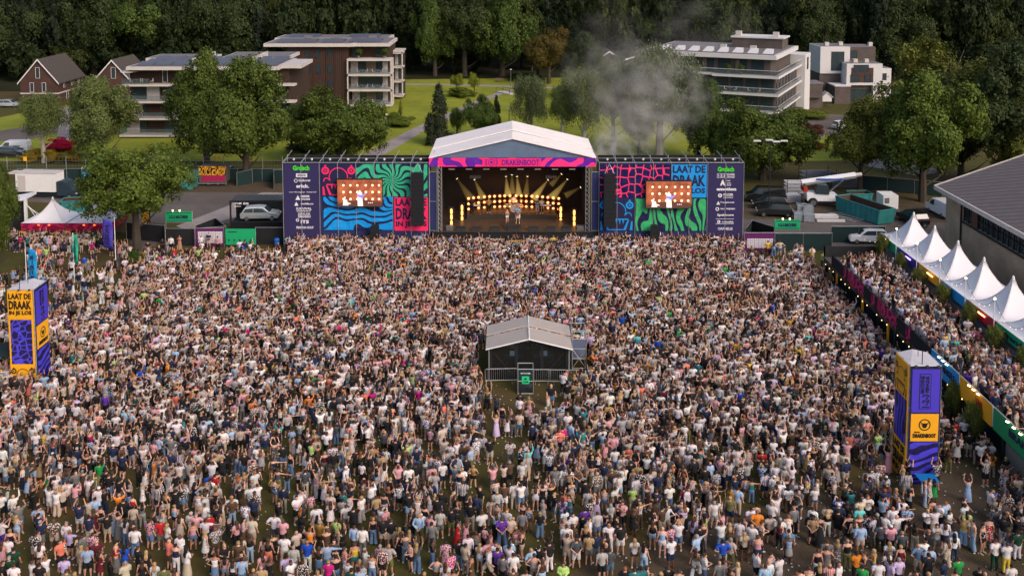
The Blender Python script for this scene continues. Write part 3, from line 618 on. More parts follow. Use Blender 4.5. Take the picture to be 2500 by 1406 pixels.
# ---- right apartment block: long white bands, turned towards us
x0, y0, _ = G(1897, 322)
B = thing('apartment_building', 'white banded apartment block with long glass balconies and turned corner', 'apartment building', (x0, y0, 0), R(-26))
LW, DP = 27.0, 24.0; ST = 3.35       # origin = near corner; front runs to -x, side runs to +y
MB().box(-LW, -.8, 1.3, DP, 0, 10.3).build('brick_wall', M_GREYBRICK, B)
MB().box(-LW+1, -2.0, 2.6, DP-1, 10.3, 13.3).build('penthouse_wall', M_GREYBRICK, B)
sl = MB()
for k, (xa, xb) in enumerate(((-12.2, 0), (-12.8, .2), (-12.4, .2))):
    z = 3.2+ST*k; sl.box(xa, xb+.0, -.5, 1.3, z, z+.42); sl.box(xa-15+1.2*k*0, xa-.02, .4, 1.3, z+.1, z+.5); sl.box(-.8, xb+.0, 1.3, DP+.4, z, z+.42)
sl.build('balcony_band', M_RENDER, B)
for k in range(3):
    z = .35 + ST*k
    for i in range(9):
        a = -LW+.8+i*2.85; MB().box(a, a+2.3, 1.2, 1.28, z+(.5 if k == 0 else .3), z+2.7).build('balcony_glazing', M_GLASS, B)
    for i in range(7):
        a = 2.6+i*3.1; window(B, a, z+.5, 1.1, 2.2, -.8, M_DFRAME, face='x')
    zz = 3.66+ST*k
    MB().box(-12.6, .1, -.44, -.41, zz, zz+1.0).box(.08, .11, -.4, DP, zz, zz+1.0).box(-27, -12.9, .48, .51, zz, zz+.9).build('balustrade', M_BAL, B)
    MB().tube([(-12.6, -.42, zz+1.02), (.1, -.42, zz+1.02), (.1, DP, zz+1.02)], .035, 4).tube([(-27, .5, zz+.92), (-12.9, .5, zz+.92)], .035, 4).build('handrail', M_FRAME, B)
for i in range(7):
    a = -LW+2.2+i*3.2; MB().box(a, a+2.4, 2.5, 2.58, 10.6, 13.0).build('penthouse_glazing', M_GLASS, B)
    if i % 2: MB().box(a+.2, a+1.0, 2.38, 2.44, 10.6, 12.9).build('blind', M_BLIND, B)
for a in (-9.5, -7): plant_pot(B, a, .3, 10.4, 1.6)
furniture(B, -4.5, .3, 7.0); furniture(B, -9, .3, 7.0)
MB().box(-LW, -.6, 1.0, DP, 13.3, 14.1).build('flat_roof', M_RENDER, B)
MB().box(-LW+.6, -1.2, 1.6, DP-.6, 14.12, 14.2).build('roof_felt', M_ROOFGREY, B)
for i in range(8):
    a = -LW+3+i*2.9; MB().add([(a, 3, 14.22), (a+2.0, 3, 14.22), (a+1.6, 6, 14.95), (a+.2, 6, 14.95)], [(0, 1, 2, 3)]).add([(a, 3, 14.21), (a+.2, 6, 14.94), (a+.2, 6.1, 14.2)], [(0, 1, 2)]).add([(a+2, 3, 14.21), (a+1.6, 6, 14.94), (a+1.6, 6.1, 14.2)], [(2, 1, 0)]).build('roof_light', M_RENDER, B)
MB().box(-12, -2, 14, 20, 14.2, 16.2).build('roof_plant_room', M_GREYBRICK, B); MB().box(-12.3, -1.7, 13.7, 20.3, 16.2, 16.5).build('plant_room_roof', M_RENDER, B)
for (a, c, z) in ((-11.5, 14.5, 16.5), (-4, 14.5, 16.5), (-13, 8, 14.2), (-7, 7.5, 14.2)): MB().box(a, a+1.1, c, c+1, z, z+1).build('roof_vent', M_CONC, B)
MB().box(-4, .8, 24.5, 31, 0, 12.2).build('white_stair_tower', M_RENDER, B); window(B, 27.5, 9.0, 1.6, 2.4, .8, M_DFRAME, face='x')
# ---- grey brick outbuilding and white cubic house
x0, y0, _ = G(1962, 264)
B = thing('outbuilding', 'small grey brick outbuilding between the apartments and the white house', 'outbuilding', (x0, y0, 0))
MB().box(0, 4.0, 0, 5, 0, 5.2).box(-1, 3.6, -.8, 0, 2.3, 2.5).build('wall', M_GREYBRICK, B); MB().box(-.15, 4.15, -.15, 5.1, 5.2, 5.45).build('roof', M_ROOFGREY, B)
x0, y0, _ = G(2012, 252); s = F/(y0*_cp+H*_sp); u = 1/s
B = thing('white_house', 'white cubic house with dark brick panels and tall dark window', 'house', (x0, y0, 0))
MB().box(0, 73*u, 3.5, 12, 6.2, 12.3).build('upper_white_block', M_RENDER, B)
MB().box(0, 60*u, 3.8, 12, 0, 6.15).build('lower_brick_block', M_GREYBRICK, B)
MB().box(73*u, 144*u, 5.5, 13, 0, 12.0).build('rear_brick_block', M_GREYBRICK, B)
MB().box(53*u, 140*u, 0, 5.4, 4.0, 8.8).box(118*u, 122*u, 0, 5.4, 2.5, 4.0).build('front_white_block', M_RENDER, B)
MB().box(64*u, 118*u, -.05, -.005, 4.6, 7.9).build('brick_panel', M_REDBRICK, B)
MB().box(122*u, 168*u, 1.5, 9, 0, 7.6).build('side_white_block', M_RENDER, B)
MB().box(60*u, 120*u, 1.0, 5.3, 0, 4.0).build('ground_floor_wall', M_GREYBRICK, B)
MB().box(20*u, 58*u, -1.5, 3.7, 0, 3.9).build('garage_wall', M_GREYBRICK, B); MB().box(19*u, 59*u, -1.6, 3.75, 3.9, 4.15).build('garage_roof', M_RENDER, B)
window(B, 43*u, 6.9, 2.8, 4.2, 3.5, M_DFRAME, 2); window(B, 88*u, 7.0, 3.2, 1.5, -.05, M_DFRAME, 2); window(B, 73*u, 4.7, 1.8, 1.6, -.06, M_DFRAME); window(B, 104*u, 4.7, 1.2, 1.6, -.06, M_DFRAME)
window(B, 92*u, .3, 5.5, 2.6, 1.0, M_DFRAME, 4); window(B, 146*u, 5.0, 1.8, 1.4, 1.5, M_DFRAME); window(B, 90*u, 9.6, 1.4, 1.6, 5.5, M_DFRAME)
MB().box(.3, 72*u, 3.8, 11.7, 12.3, 12.36).box(53*u+.3, 139*u, .3, 5.1, 8.8, 8.86).box(73*u, 143*u, 5.8, 12.7, 12.0, 12.06).box(122*u, 167*u, 1.8, 8.7, 7.6, 7.66).build('roof_felt', M_ROOFGREY, B)
for (a, c, z) in ((1.5, 5, 12.36), (5, 6, 12.36), (12.5, 8, 12.06), (7.0, 1.8, 8.86), (9.5, 1.8, 8.86)): MB().box(a, a+.9, c, c+.9, z, z+.8).build('roof_vent', M_CONC, B)
x0, y0, _ = G(2019, 262)
B = thing('bird_house', 'small white gabled play house on posts beside the grey outbuilding', 'play house', (x0, y0, 0))
MB().prism([(-1, 1.2), (1, 1.2), (1, 2.2), (0, 3.1), (-1, 2.2)], 0, 1.8).build('wall', M_RENDER, B); MB().bar((-.9, .1, 0), (-.9, .1, 1.2), .06).bar((.9, .1, 0), (.9, .1, 1.2), .06).bar((-.9, 1.7, 0), (-.9, 1.7, 1.2), .06).bar((.9, 1.7, 0), (.9, 1.7, 1.2), .06).build('post', M_TIMBER, B)
MB().prism([(-1.3, 2.0), (0, 3.2), (0, 3.35), (-1.3, 2.15)], -.2, 2).prism([(0, 3.2), (1.3, 2.0), (1.3, 2.15), (0, 3.35)], -.2, 2).build('roof', M_RENDER, B)
# ---- the hall at the right edge
HX = 46.3; Y1 = G(2281, 447)[1]
Y1 = atY(2281, 447, 103.5)[1]
B = thing('hall', 'large brick hall with dark sloping roof at the right edge', 'hall', (HX, 0, 0))
def hw(y): return y
MB().box(0, 26, 40, 103, 0, 5.8).box(0, 26, 99.0, 103, 5.8, 8.0).box(0, 26, 40, 99.0, 7.7, 8.0).build('brick_wall', M_HALLBRICK, B)
for k, yy in enumerate((99.5,)): MB().tube([(-.12, yy-.3, 0), (-.12, yy-.3, 7.9)], .09, 6).build('drainpipe', M_BLKMET, B)
wn_ = MB().box(.25, .32, 40, 99.0, 5.8, 7.7).build('ribbon_window', M_GLASS, B)
mu = MB()
for i in range(60): mu.box(.05, .2, 99-i*1.0-.04, 99-i*1.0+.04, 5.82, 7.68)
mu.box(.05, .22, 40, 99.0, 6.6, 6.66); mu.build('glazing_bar', M_BLKMET, wn_)
for i in range(5): MB().box(.02, .24, 96-i*11, 97.2-i*11, 5.8, 7.7).build('rusty_panel', mat('rusty sheet', (0.10, 0.045, 0.03), .8, var=.4, scale=2), wn_)
MB().box(-.12, .0, 40, 99, 5.6, 5.8).build('sill', M_BLKMET, B)
MB().add([(-.9, 39.5, 8.35), (26, 39.5, 17.9), (26, 103.6, 17.9), (-.9, 103.6, 8.35), (-.9, 39.5, 8.05), (26, 39.5, 17.6), (26, 103.6, 17.6), (-.9, 103.6, 8.05)], [(0, 1, 2, 3), (7, 6, 5, 4), (0, 3, 7, 4), (3, 2, 6, 7), (1, 0, 4, 5)]).build('roof', plank_mat('hall roofing sheets', (0.14, 0.118, 0.115), 1.2, False, .6), B)
MB().box(-1.08, -.9, 39.5, 103.7, 7.95, 8.4).add([(-1.05, 103.62, 8.0), (26, 103.62, 17.6), (26, 103.62, 17.98), (-1.05, 103.62, 8.42), (-1.05, 103.72, 8.0), (26, 103.72, 17.6), (26, 103.72, 17.98), (-1.05, 103.72, 8.42)], [(0, 1, 2, 3), (7, 6, 5, 4), (0, 3, 7, 4), (2, 3, 7, 6)]).build('gutter', M_CONC, B)
MB().add([(0, 103, 8.0), (26, 103, 8.0), (26, 103, 17.5), (0, 102.98, 8.0)], [(0, 1, 2, 3)]).build('gable_wall', M_HALLBRICK, B)
# ---- lamp posts, street fences
def lamp_post(px, py, ptop, label, kind='street'):
    x, y, _ = G(px, py); h = atY(px, ptop, y)[2]; t = thing('lamp_post', label, 'lamp post', (x, y, 0), 0, 'lamp posts')
    MB().tube([(0, 0, 0), (0, 0, h)], [.11, .06], 8).build('pole', M_CHROME if kind != 'flood' else M_BLKMET, t)
    if kind == 'flood':
        MB().bar((-1.7, 0, h), (1.7, 0, h+.15), .05).bar((0, -.6, h), (0, .6, h), .05).build('cross_arm', M_BLKMET, t)
        for (a, c) in ((-1.7, 0), (1.7, 0), (.6, -.5), (0, .6)): MB().cbox(a, c, h+.2, .9, .35, .14).build('lamp_head', M_FRAME, t)
    else: MB().lathe([(.05, 0), (.28, .1), (.28, .2), (.1, .3)], (0, 0, h), 8).build('lamp_head', M_FRAME, t)
    return t
lamp_post(1877, 528, 348, 'tall black floodlight mast with four white heads behind the right banner wall', 'flood')
lamp_post(1243, 330, 268, 'slim lamp post standing just behind the stage ridge')
lamp_post(944, 312, 282, 'lamp post in front of the round flower bed')
lamp_post(1247, 210, 172, 'lamp post at the bend of the far footpath')
lamp_post(171, 335, 270, 'lamp post at the right side of the driveway')
lamp_post(122, 292, 240, 'lamp post in front of the steep roofed brick house')
def bench(px, py, label):
    x, y, _ = G(px, py); t = thing('bench', label, 'bench', (x, y, 0)); MB().box(-.9, .9, 0, .5, .42, .5).build('seat', M_TIMBER, t); MB().box(-.9, .9, .5, .58, .5, .95).build('backrest', M_TIMBER, t)
    for s in (-.7, .7): MB().box(s-.05, s+.05, .05, .45, 0, .42).build('leg', M_BLKMET, t)
bench(1218, 201, 'pale wooden bench at the edge of the wood'); 
x, y, _ = G(1236, 228); t = thing('footbridge', 'little railed bridge on the park path', 'footbridge', (x, y, 0), R(-58)); MB().box(-3, 3, -1, 1, .02, .18).build('deck', M_CONC, t)
for s in (-1, 1): MB().bar((-3, s, 1.1), (3, s, 1.1), .04).bar((-3, s, 0), (-3, s, 1.1), .04).bar((0, s, 0), (0, s, 1.1), .04).bar((3, s, 0), (3, s, 1.1), .04).build('railing', M_BLKMET, t)
def mesh_fence(xa, xb, y, label, h=2.2, step=3.0):
    t = thing('wire_fence', label, 'fence', ((xa+xb)/2, y, 0)); w = xb-xa; n = max(1, int(w/step))
    for i in range(n+1): MB().tube([(-w/2+w*i/n, 0, 0), (-w/2+w*i/n, 0, h)], .05, 5).build('post', M_ALU, t)
    m = MB()
    for z in (.1, h*.35, h*.68, h): m.bar((-w/2, 0, z), (w/2, 0, z), .022)
    for i in range(int(w/.5)): m.bar((-w/2+i*.5, 0, .05), (-w/2+i*.5, 0, h), .008)
    m.build('wire_mesh', M_CHROME, t)
yf = G(700, 417)[1]
mesh_fence(G(-30, 417)[0], G(690, 417)[0], yf, 'long wire mesh fence behind the left yard'); mesh_fence(G(1470, 417)[0], G(1790, 417)[0], yf, 'wire mesh fence behind the right banner wall')
for px in (63, 532, 1602):
    x = G(px, 417)[0]; t = tag(MB().box(-.28, .28, -.05, -.02, 1.5, 2.2).build('fence_sign', mat('yellow sign', (0.75, 0.36, 0.02), .6)), {63: 'small yellow sign on the fence below the yellow shrubs', 532: 'small yellow sign on the fence above the striped trailer', 1602: 'small yellow sign on the fence behind the right wall'}[px], 'sign'); t.location = (x, yf-.03, 0)
# ================================================================ THE STAGE
YS = G(1250, 606)[1]                        # plane of the banner walls and the stage front
def zs(py, Y=YS): return atY(1250, py, Y)[2]
def xs(px, Y=YS, py=500): return atY(px, py, Y)[0]
M_PINK, M_INK, M_TEAL, M_CYAN = srgb('#f52a66'), (0.014, 0.014, 0.060), srgb('#35ad80'), srgb('#1590dc')
mp_pink = mat('pink ink', M_PINK, .6, var=.05); mp_teal = mat('teal ink', M_TEAL, .6, var=.05); mp_cyan = mat('cyan ink', M_CYAN, .6, var=.05); mp_navy = mat('navy banner cloth', M_INK, .7, var=.1); mp_white = mat('white ink', (0.70, 0.68, 0.72), .6, var=0)
mp_green = mat('bright green ink', srgb('#3fd41e'), .6, var=0)
ZD = zs(563)                                 # stage deck
T = thing('concert_stage', 'large covered concert stage with white gabled roof and pink name banner', 'stage', (0, YS, 0))
xl, xr = xs(1050), xs(1452); zt = zs(385); zb = zs(406)
xm = (xl+xr)/2; Yb = 11.5
dep = 10.5; zr = zs(340)
zf = zt
# roof: three skins either side of the ridge
def roof_quad(m, xa, za, xb, zb_, y0, y1, th=.12): m.add([(xa, y0, za), (xb, y0, zb_), (xb, y1, zb_), (xa, y1, za), (xa, y0, za-th), (xb, y0, zb_-th), (xb, y1, zb_-th), (xa, y1, za-th)], [(0, 1, 2, 3), (7, 6, 5, 4), (0, 4, 5, 1), (3, 2, 6, 7), (0, 3, 7, 4), (1, 5, 6, 2)])
W = (xr-xl)/2
rf = MB()
roof_quad(rf, -W-.1, zf+.05, 0, zr+.15, -.2, 4.4); roof_quad(rf, 0, zr+.15, W+.1, zf+.05, -.2, 4.4)
roof_quad(rf, -W-.05, zf+.15, 0, zr+.30, 4.5, dep); roof_quad(rf, 0, zr+.30, W+.05, zf+.15, 4.5, dep)
ro = rf.build('roof', mat('stage roof canvas', (0.80, 0.73, 0.70), .8, var=.10, scale=.6), T); ro.location = (xm, 0, 0)
sm = MB()
for yy in (.9, 2.3, 6.2, 8.4):
    for s_ in (-1, 1): sm.add([(s_*.1, yy, zr+(.17 if yy < 4.4 else .33)), (s_*W*.97, yy, zf+(.09 if yy < 4.4 else .19)), (s_*W*.97, yy+.05, zf+(.09 if yy < 4.4 else .19)), (s_*.1, yy+.05, zr+(.17 if yy < 4.4 else .33))], [(0, 1, 2, 3) if s_ > 0 else (3, 2, 1, 0)])
s2 = sm.build('seam', M_CONC, ro)
gb = MB().prism([(-W+.2, zf-.02), (W-.2, zf-.02), (0, zr-.02)], .05, .12).build('gable_cloth', mat('blue gable cloth', (0.11, 0.155, 0.235), .85, var=.25, scale=.7), T); gb.location = (xm, 0, 0)
MB().prism([(-W+.2, zf-.02), (W-.2, zf-.02), (0, zr+.1)], dep-.2, dep-.1).build('rear_gable', M_BLACK, T).location = (xm, 0, 0)
# fascia
fa = MB().box(-W-.05, W+.05, -.28, -.18, zb, zt).build('fascia_banner', print_mat('fascia print', srgb('#f0337a'), srgb('#5a1f92'), 'bandsx', .28, 5.5, (1, 1, 1.4), centre=(.25, 0), thr=.5, seed=3.1, emit=.10), T); fa.location = (xm, 0, 0)
cx = xs(1271) - xm
MB().box(cx-2.3, cx+2.3, -.30, -.285, zb+.04, zt-.04).build('name_panel', mp_pink, fa)
letter('DRAKENBOOT', (zt-zb)*.68, mat('violet ink', srgb('#5a1f92'), .6, var=0), (cx, -.315, zb+(zt-zb)*.16), fa, width=4.2, bold=.04)
ex = xs(1200) - xm
def ring_mb(x, z, r0, r1, y, n=24, a0=0, a1=360):
    m = MB(); k = n
    for i in range(k):
        a, b = R(a0+(a1-a0)*i/k), R(a0+(a1-a0)*(i+1)/k)
        m.add([(x+r0*math.cos(a), y, z+r0*math.sin(a)), (x+r1*math.cos(a), y, z+r1*math.sin(a)), (x+r1*math.cos(b), y, z+r1*math.sin(b)), (x+r0*math.cos(b), y, z+r0*math.sin(b))], [(0, 1, 2, 3)])
    return m
zc = (zb+zt)/2; hr = (zt-zb)/2
MB().box(ex-1.0, ex+1.0, -.30, -.285, zb+.04, zt-.04).build('emblem_panel', mp_pink, fa)
em = ring_mb(ex, zc, hr*.62, hr*.80, -.31); em.v += []; ring = em
for a in range(8): r_ = R(a*45+22); ring.add([(ex+hr*.25*math.cos(r_-.3), -.31, zc+hr*.25*math.sin(r_-.3)), (ex+hr*.5*math.cos(r_), -.31, zc+hr*.5*math.sin(r_)), (ex+hr*.25*math.cos(r_+.3), -.31, zc+hr*.25*math.sin(r_+.3))], [(0, 1, 2)])
for s_ in (-1, 1):
    for k_ in (0, 1):
        e2 = ring_mb(ex+s_*(.0), zc, hr*(1.05+.3*k_), hr*(1.2+.3*k_), -.31, 8, -38 if s_ > 0 else 142, 38 if s_ > 0 else 218); ring.add(e2.v, e2.f)
ring.add([(ex+hr*.28*math.cos(R(a*30)), -.31, zc+hr*.28*math.sin(R(a*30))) for a in range(12)], [tuple(range(12))]).build('emblem', MATS['violet ink'], fa)
# body: dark walls, deck, skirts
bl, br_ = xs(1068), xs(1436)
mwin = mat('stage wall mesh', (0.030, 0.030, 0.036), .9, var=.25, scale=1.0)
MB().box(bl, br_, dep-.6, dep-.5, ZD, zt).build('backdrop', mat('black backdrop', (0.020, 0.015, 0.014), .9, var=.4, scale=.6), T)
MB().box(bl, bl+.06, .2, dep-.6, ZD, zt).box(br_-.06, br_, .2, dep-.6, ZD, zt).build('side_wall', mwin, T)
MB().box(bl-.5, br_+.5, -.5, dep, ZD-.2, ZD).build('deck', mat('stage floor', (0.060, 0.042, 0.032), .45, var=.35, scale=.6), T)
MB().box(bl-.5, br_+.5, -.56, -.5, 0, ZD-.01).build('front_skirt', M_BLACK, T)
MB().box(bl-.5, br_+.5, -.62, -.56, ZD-.07, ZD+.02).build('deck_edge', M_BLKMET, T)
for i, px in enumerate((1103, 1145, 1187, 1229, 1271, 1313, 1355, 1397)):
    MB().box(xs(px)-.35, xs(px)+.35, .3, .4, zs(415)-.05, zs(415)+.05).build('overhead_lamp', mat('unlit lamp face', (.45, .42, .40), .4, var=0), T)
tr = MB()
for px in (1074, 1434): tr.truss((xs(px), -.1, 0), (xs(px), -.1, zb+.1), .42, .03, .5)
tr.truss((xs(1074), .35, zb+.3), (xs(1434), .35, zb+.3), .42, .03, .7)
tr.build('roof_truss', M_ALU, T)
# wings left and right of the opening, navy cloth on scaffold
for (a, b_) in ((1049, 1066), (1444, 1462)):
    MB().box(xs(a)+.04, xs(b_)-.04, -.05, .02, ZD+.05, zs(420)).build('wing_cloth', M_DKBLUE, T)
    f = MB()
    for q_ in (a, b_): f.bar((xs(q_), -.08, 0), (xs(q_), -.08, zb), .035)
    for z_ in (ZD, (ZD+zs(420))/2, zs(420)): f.bar((xs(a), -.08, z_), (xs(b_), -.08, z_), .03)
    f.build('wing_scaffold', M_ALU, T)
# front steps / runway, yellow fronted
MB().box(xs(1236), xs(1284), -2.2, -.6, 0, ZD-.45).build('runway', M_BLACK, T)
MB().box(xs(1236), xs(1284), -2.26, -2.21, ZD-.95, ZD-.45).build('runway_edge', mat('yellow edge board', (0.42, 0.27, 0.06), .7, var=.2), T)
MB().box(xs(1140), xs(1345), -1.0, -.62, ZD-1.0, ZD-.72).build('front_ledge', M_CONC, T)
# riser, arc shaped platform for the band and the centre podium
rz = ZD+.45
arc = [(xs(1100)+1.6+i*(xs(1395)-xs(1100)-3.0)/12, 0) for i in range(13)]
def bow(x): return 4.2 + 1.1*(1-((x-xm)/6.8)**2)
poly = [(x, bow(x)) for x, _ in arc] + [(arc[-1][0], 9.3), (arc[0][0], 9.3)]
MB().slab(poly, ZD+.01, rz).build('band_riser', mat('riser black', (0.035, 0.028, 0.024), .5, var=.3), T)
MB().box(xs(1229), xs(1272), .9, 2.7, ZD+.01, ZD+.38).build('centre_podium', MATS['riser black'], T)
# ---- amber lamp wall
LA = thing('lamp_wall', 'curved wall of round glowing amber lamps above the band', 'stage lights', (xm, YS+7.4, rz))
cols = [1144, 1156, 1168, 1182, 1195, 1207, 1220, 1232, 1245, 1260, 1273, 1285, 1299, 1312, 1325, 1338, 1351, 1364]
Mhot = glow('lamp core', (1.0, 0.44, 0.13), 4.5); Mring = glow('lamp rim', (1.0, 0.11, 0.005), 1.1)
lfr = MB()
for ci, px in enumerate(cols):
    x = xs(px, YS+7.4) - xm; y = 1.3 - 1.2*((ci-8.5)/8.5)**2*1.0; sag = ((ci-8.5)/8.5)**2*6.5
    lfr.bar((x, y+.1, 0), (x, y+.1, atY(px, 476+sag, YS+7.4)[2]-rz+.3), .04)
    for row, py in enumerate((478, 491, 504)):
        if row == 2 and ci in (1, 4, 13): continue
        z = atY(px, py+sag, YS+7.4+y)[2] - rz
        l = MB().lathe([(.30, .12), (.30, 0), (.26, -.02), (.15, -.03)], (x, y, z), 14, 'y').build('lamp', [M_BLKMET], LA)
        rg = ring_mb(x, z, .115, .185, y-.06, 14).build('rim', Mring, l)
        MB().add([(x+.12*math.cos(6.2832*k/12), y-.07, z+.12*math.sin(6.2832*k/12)) for k in range(12)], [tuple(range(12))]).build('bulb', Mhot, l)
lfr.build('frame', M_BLKMET, LA)
Mstrip = glow('strip lamp glow', (1.0, 0.42, 0.10), 2.6)
for px, pys, d, lab in ((1102, (516, 530, 545), 2.2, 'far left tower of three amber blinders on the stage'), (1128, (507, 520, 534), 4.5, 'inner left tower of three amber blinders on the stage'), (1369, (511, 525, 539), 4.5, 'inner right tower of three amber blinders on the stage'), (1402, (519, 533, 547), 2.2, 'far right tower of three amber blinders on the stage')):
    x = xs(px, YS+d); z0 = atY(px, pys[2], YS+d)[2]-.6; z1 = atY(px, pys[0], YS+d)[2]+.5
    t = thing('light_tower', lab, 'stage light', (x, YS+d, ZD), 0, 'amber light towers'); MB().box(-.3, .3, .02, .3, 0, z1-ZD).build('housing', M_BLACK, t)
    for py in pys: z = atY(px, py, YS+d)[2]-ZD; MB().lathe([(.02, -.34), (.13, -.22), (.13, .22), (.02, .34)], (0, -.06, z), 8).build('lamp', Mstrip, t)
# ---- moving heads; their beams are self-glowing cones standing in for lamplight in haze
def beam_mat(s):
    n = 'glowing beam cone %.2f' % s
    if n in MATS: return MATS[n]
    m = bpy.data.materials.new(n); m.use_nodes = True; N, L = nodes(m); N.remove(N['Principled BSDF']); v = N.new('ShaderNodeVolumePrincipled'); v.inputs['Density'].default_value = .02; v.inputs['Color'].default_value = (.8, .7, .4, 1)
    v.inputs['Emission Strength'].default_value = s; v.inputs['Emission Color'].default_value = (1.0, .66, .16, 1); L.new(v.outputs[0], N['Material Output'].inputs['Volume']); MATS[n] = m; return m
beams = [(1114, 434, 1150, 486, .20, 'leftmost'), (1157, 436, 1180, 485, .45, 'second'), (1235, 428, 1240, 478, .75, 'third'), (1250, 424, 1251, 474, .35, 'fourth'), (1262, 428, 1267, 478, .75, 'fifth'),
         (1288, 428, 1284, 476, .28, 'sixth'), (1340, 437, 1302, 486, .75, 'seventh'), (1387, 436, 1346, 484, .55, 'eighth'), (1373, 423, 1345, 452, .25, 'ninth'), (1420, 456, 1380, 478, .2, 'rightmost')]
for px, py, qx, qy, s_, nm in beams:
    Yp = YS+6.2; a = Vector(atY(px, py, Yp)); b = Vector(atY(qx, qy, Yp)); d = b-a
    t = thing('moving_head_light', 'moving stage light with yellow beam, %s from the left under the stage roof' % nm, 'stage light', tuple(a), 0, 'moving lights under the stage roof')
    MB().cbox(0, 0, .42, .4, .3, .16).bar((-.16, 0, 0), (-.16, 0, .4), .03).bar((.16, 0, 0), (.16, 0, .4), .03).build('yoke', M_BLKMET, t)
    hd = MB().tube([-d.normalized()*.2, d.normalized()*.12], [.11, .15], 8).build('head', M_BLKMET, t)
    MB().tube([d.normalized()*.13, d.normalized()*.16], .12, 8).build('lens', glow('beam lens', (1, .8, .45), 2.5), hd)
    bm_ = MB().tube([d.normalized()*.18, d*.5, d], [.08, .08+.13*d.length*.5, .08+.15*d.length], 14).build('glowing_beam', beam_mat(s_*.55), t); bm_['kind'] = 'stuff'
# the lamps' own light on the stage
for (px, py, dy, e, col_, sz) in ((1252, 440, 4.5, 130, (1.0, .50, .2), 6.0), (1252, 500, 6.5, 190, (1.0, .30, .05), 5.0)):
    ld = bpy.data.lights.new('stage lamp light', 'AREA'); ld.energy = e; ld.color = col_; ld.shape = 'RECTANGLE'; ld.size = sz*1.8; ld.size_y = 1.2
    lo = bpy.data.objects.new('stage_wash_light', ld); COL.objects.link(lo); lo.location = atY(px, py, YS+dy); lo.rotation_euler = (R(-25 if py < 460 else -70)*-1 if False else R(20 if py < 460 else 60), 0, 0)
# ---- overhead clusters, monitors, drum kit, desks
for px, lab in ((1160, 'left cluster of hanging spotlights in the stage roof'), (1345, 'right cluster of hanging spotlights in the stage roof')):
    a = atY(px, 428, YS+2.0); t = thing('spotlight_cluster', lab, 'stage light', a, 0, 'hanging spotlight clusters')
    MB().bar((-.35, 0, 0), (-.35, 0, 1.4), .03).bar((.35, 0, 0), (.35, 0, 1.4), .03).bar((-.6, 0, 0), (.6, 0, 0), .04).build('hanger', M_BLKMET, t)
    for k in range(5): MB().tube([(-.5+k*.25, -.1, -.05), (-.5+k*.25, -.3, -.3)], [.1, .13], 7).build('spotlight', M_CHROME, t)
for i, px in enumerate((1124, 1164, 1208, 1252, 1302, 1345, 1382)):
    x = xs(px); t = thing('monitor_speaker', ['leftmost', 'second', 'third', 'middle', 'fifth', 'sixth', 'rightmost'][i] + ' black wedge monitor along the front edge of the stage', 'speaker', (x, YS+.1, ZD), 0, 'wedge monitors on the stage edge')
    MB().add([(-.55, -.3, 0), (.55, -.3, 0), (.55, .4, 0), (-.55, .4, 0), (-.55, -.25, .28), (.55, -.25, .28), (.55, .15, .42), (-.55, .15, .42)], [(0, 3, 2, 1), (4, 5, 6, 7), (0, 1, 5, 4), (1, 2, 6, 5), (2, 3, 7, 6), (3, 0, 4, 7)]).build('cabinet', M_BLKMET, t)
    MB().add([(-.48, .18, .435), (.48, .18, .435), (.48, .42, .04), (-.48, .42, .04)], [(0, 1, 2, 3)]).build('grille', M_CHROME, t)
xd = xs(1255, YS+6.5); t = thing('drum_kit', 'drum kit with cymbals behind the two performers', 'drum kit', (xd, YS+6.3, rz))
MB().lathe([(.45, -.25), (.45, .25)], (0, -.2, .5), 14, 'y').build('bass_drum', mat('drum shell', (0.35, .30, .28), .3), t)
for a, b_, z in ((-.45, .1, .75), (.45, .1, .75), (-.8, .3, .6), (.85, .3, .55)): MB().lathe([(.24, 0), (.24, .26)], (a, b_, z), 12).build('drum', MATS['drum shell'], t)
for a, b_, z in ((-1.0, 0, 1.25), (1.0, 0, 1.3), (-.5, .5, 1.45), (.6, .6, 1.4)): MB().lathe([(.28, 0), (.05, .04)], (a, b_, z), 12).bar((a, b_, 0), (a, b_, z), .015).build('cymbal', mat('brass', (0.6, .42, .15), .25, .9, var=0), t)
for px, lab in ((1160, 'keyboard on a stand at the left of the band riser'), (1332, 'keyboard tilted on a stand at the right of the band riser')):
    x = xs(px, YS+6); t = thing('keyboard', lab, 'keyboard', (x, YS+5.8, rz), 0, 'keyboards on the riser'); MB().cbox(0, 0, .95, 1.3, .35, .1).build('keys', M_FRAME, t); MB().bar((-.5, 0, 0), (.5, 0, .9), .025).bar((.5, 0, 0), (-.5, 0, .9), .025).build('stand', M_BLKMET, t)
for i, px in enumerate((1140, 1172, 1200, 1228, 1290, 1310, 1355)):
    x = xs(px, YS+4.9); tag(MB().lathe([(.13, 0), (.02, .05), (.012, 1.3)], (0, 0, 0), 6).tube([(0, 0, 1.3), (.12, -.2, 1.42)], .03, 5).build('microphone_stand', M_CHROME), '%s microphone stand from the left on the band riser' % ('first', 'second', 'third', 'fourth', 'fifth', 'sixth', 'seventh')[i], 'microphone stand', 'microphone stands on the riser').location = (x, YS+5.1+abs(px-1252)*.004, rz)
for i, (px, d) in enumerate(((1105, 1.5), (1410, 1.5))):
    tag(MB().box(-.4, .4, -.3, .3, 0, .5).box(-.3, .3, -.35, -.3, .1, .4).build('flight_case', M_CHROME), 'grey flight case at the %s front corner of the stage' % ('left', 'right')[i], 'flight case').location = (xs(px+(-8 if i == 0 else 8)), YS+.4, ZD)
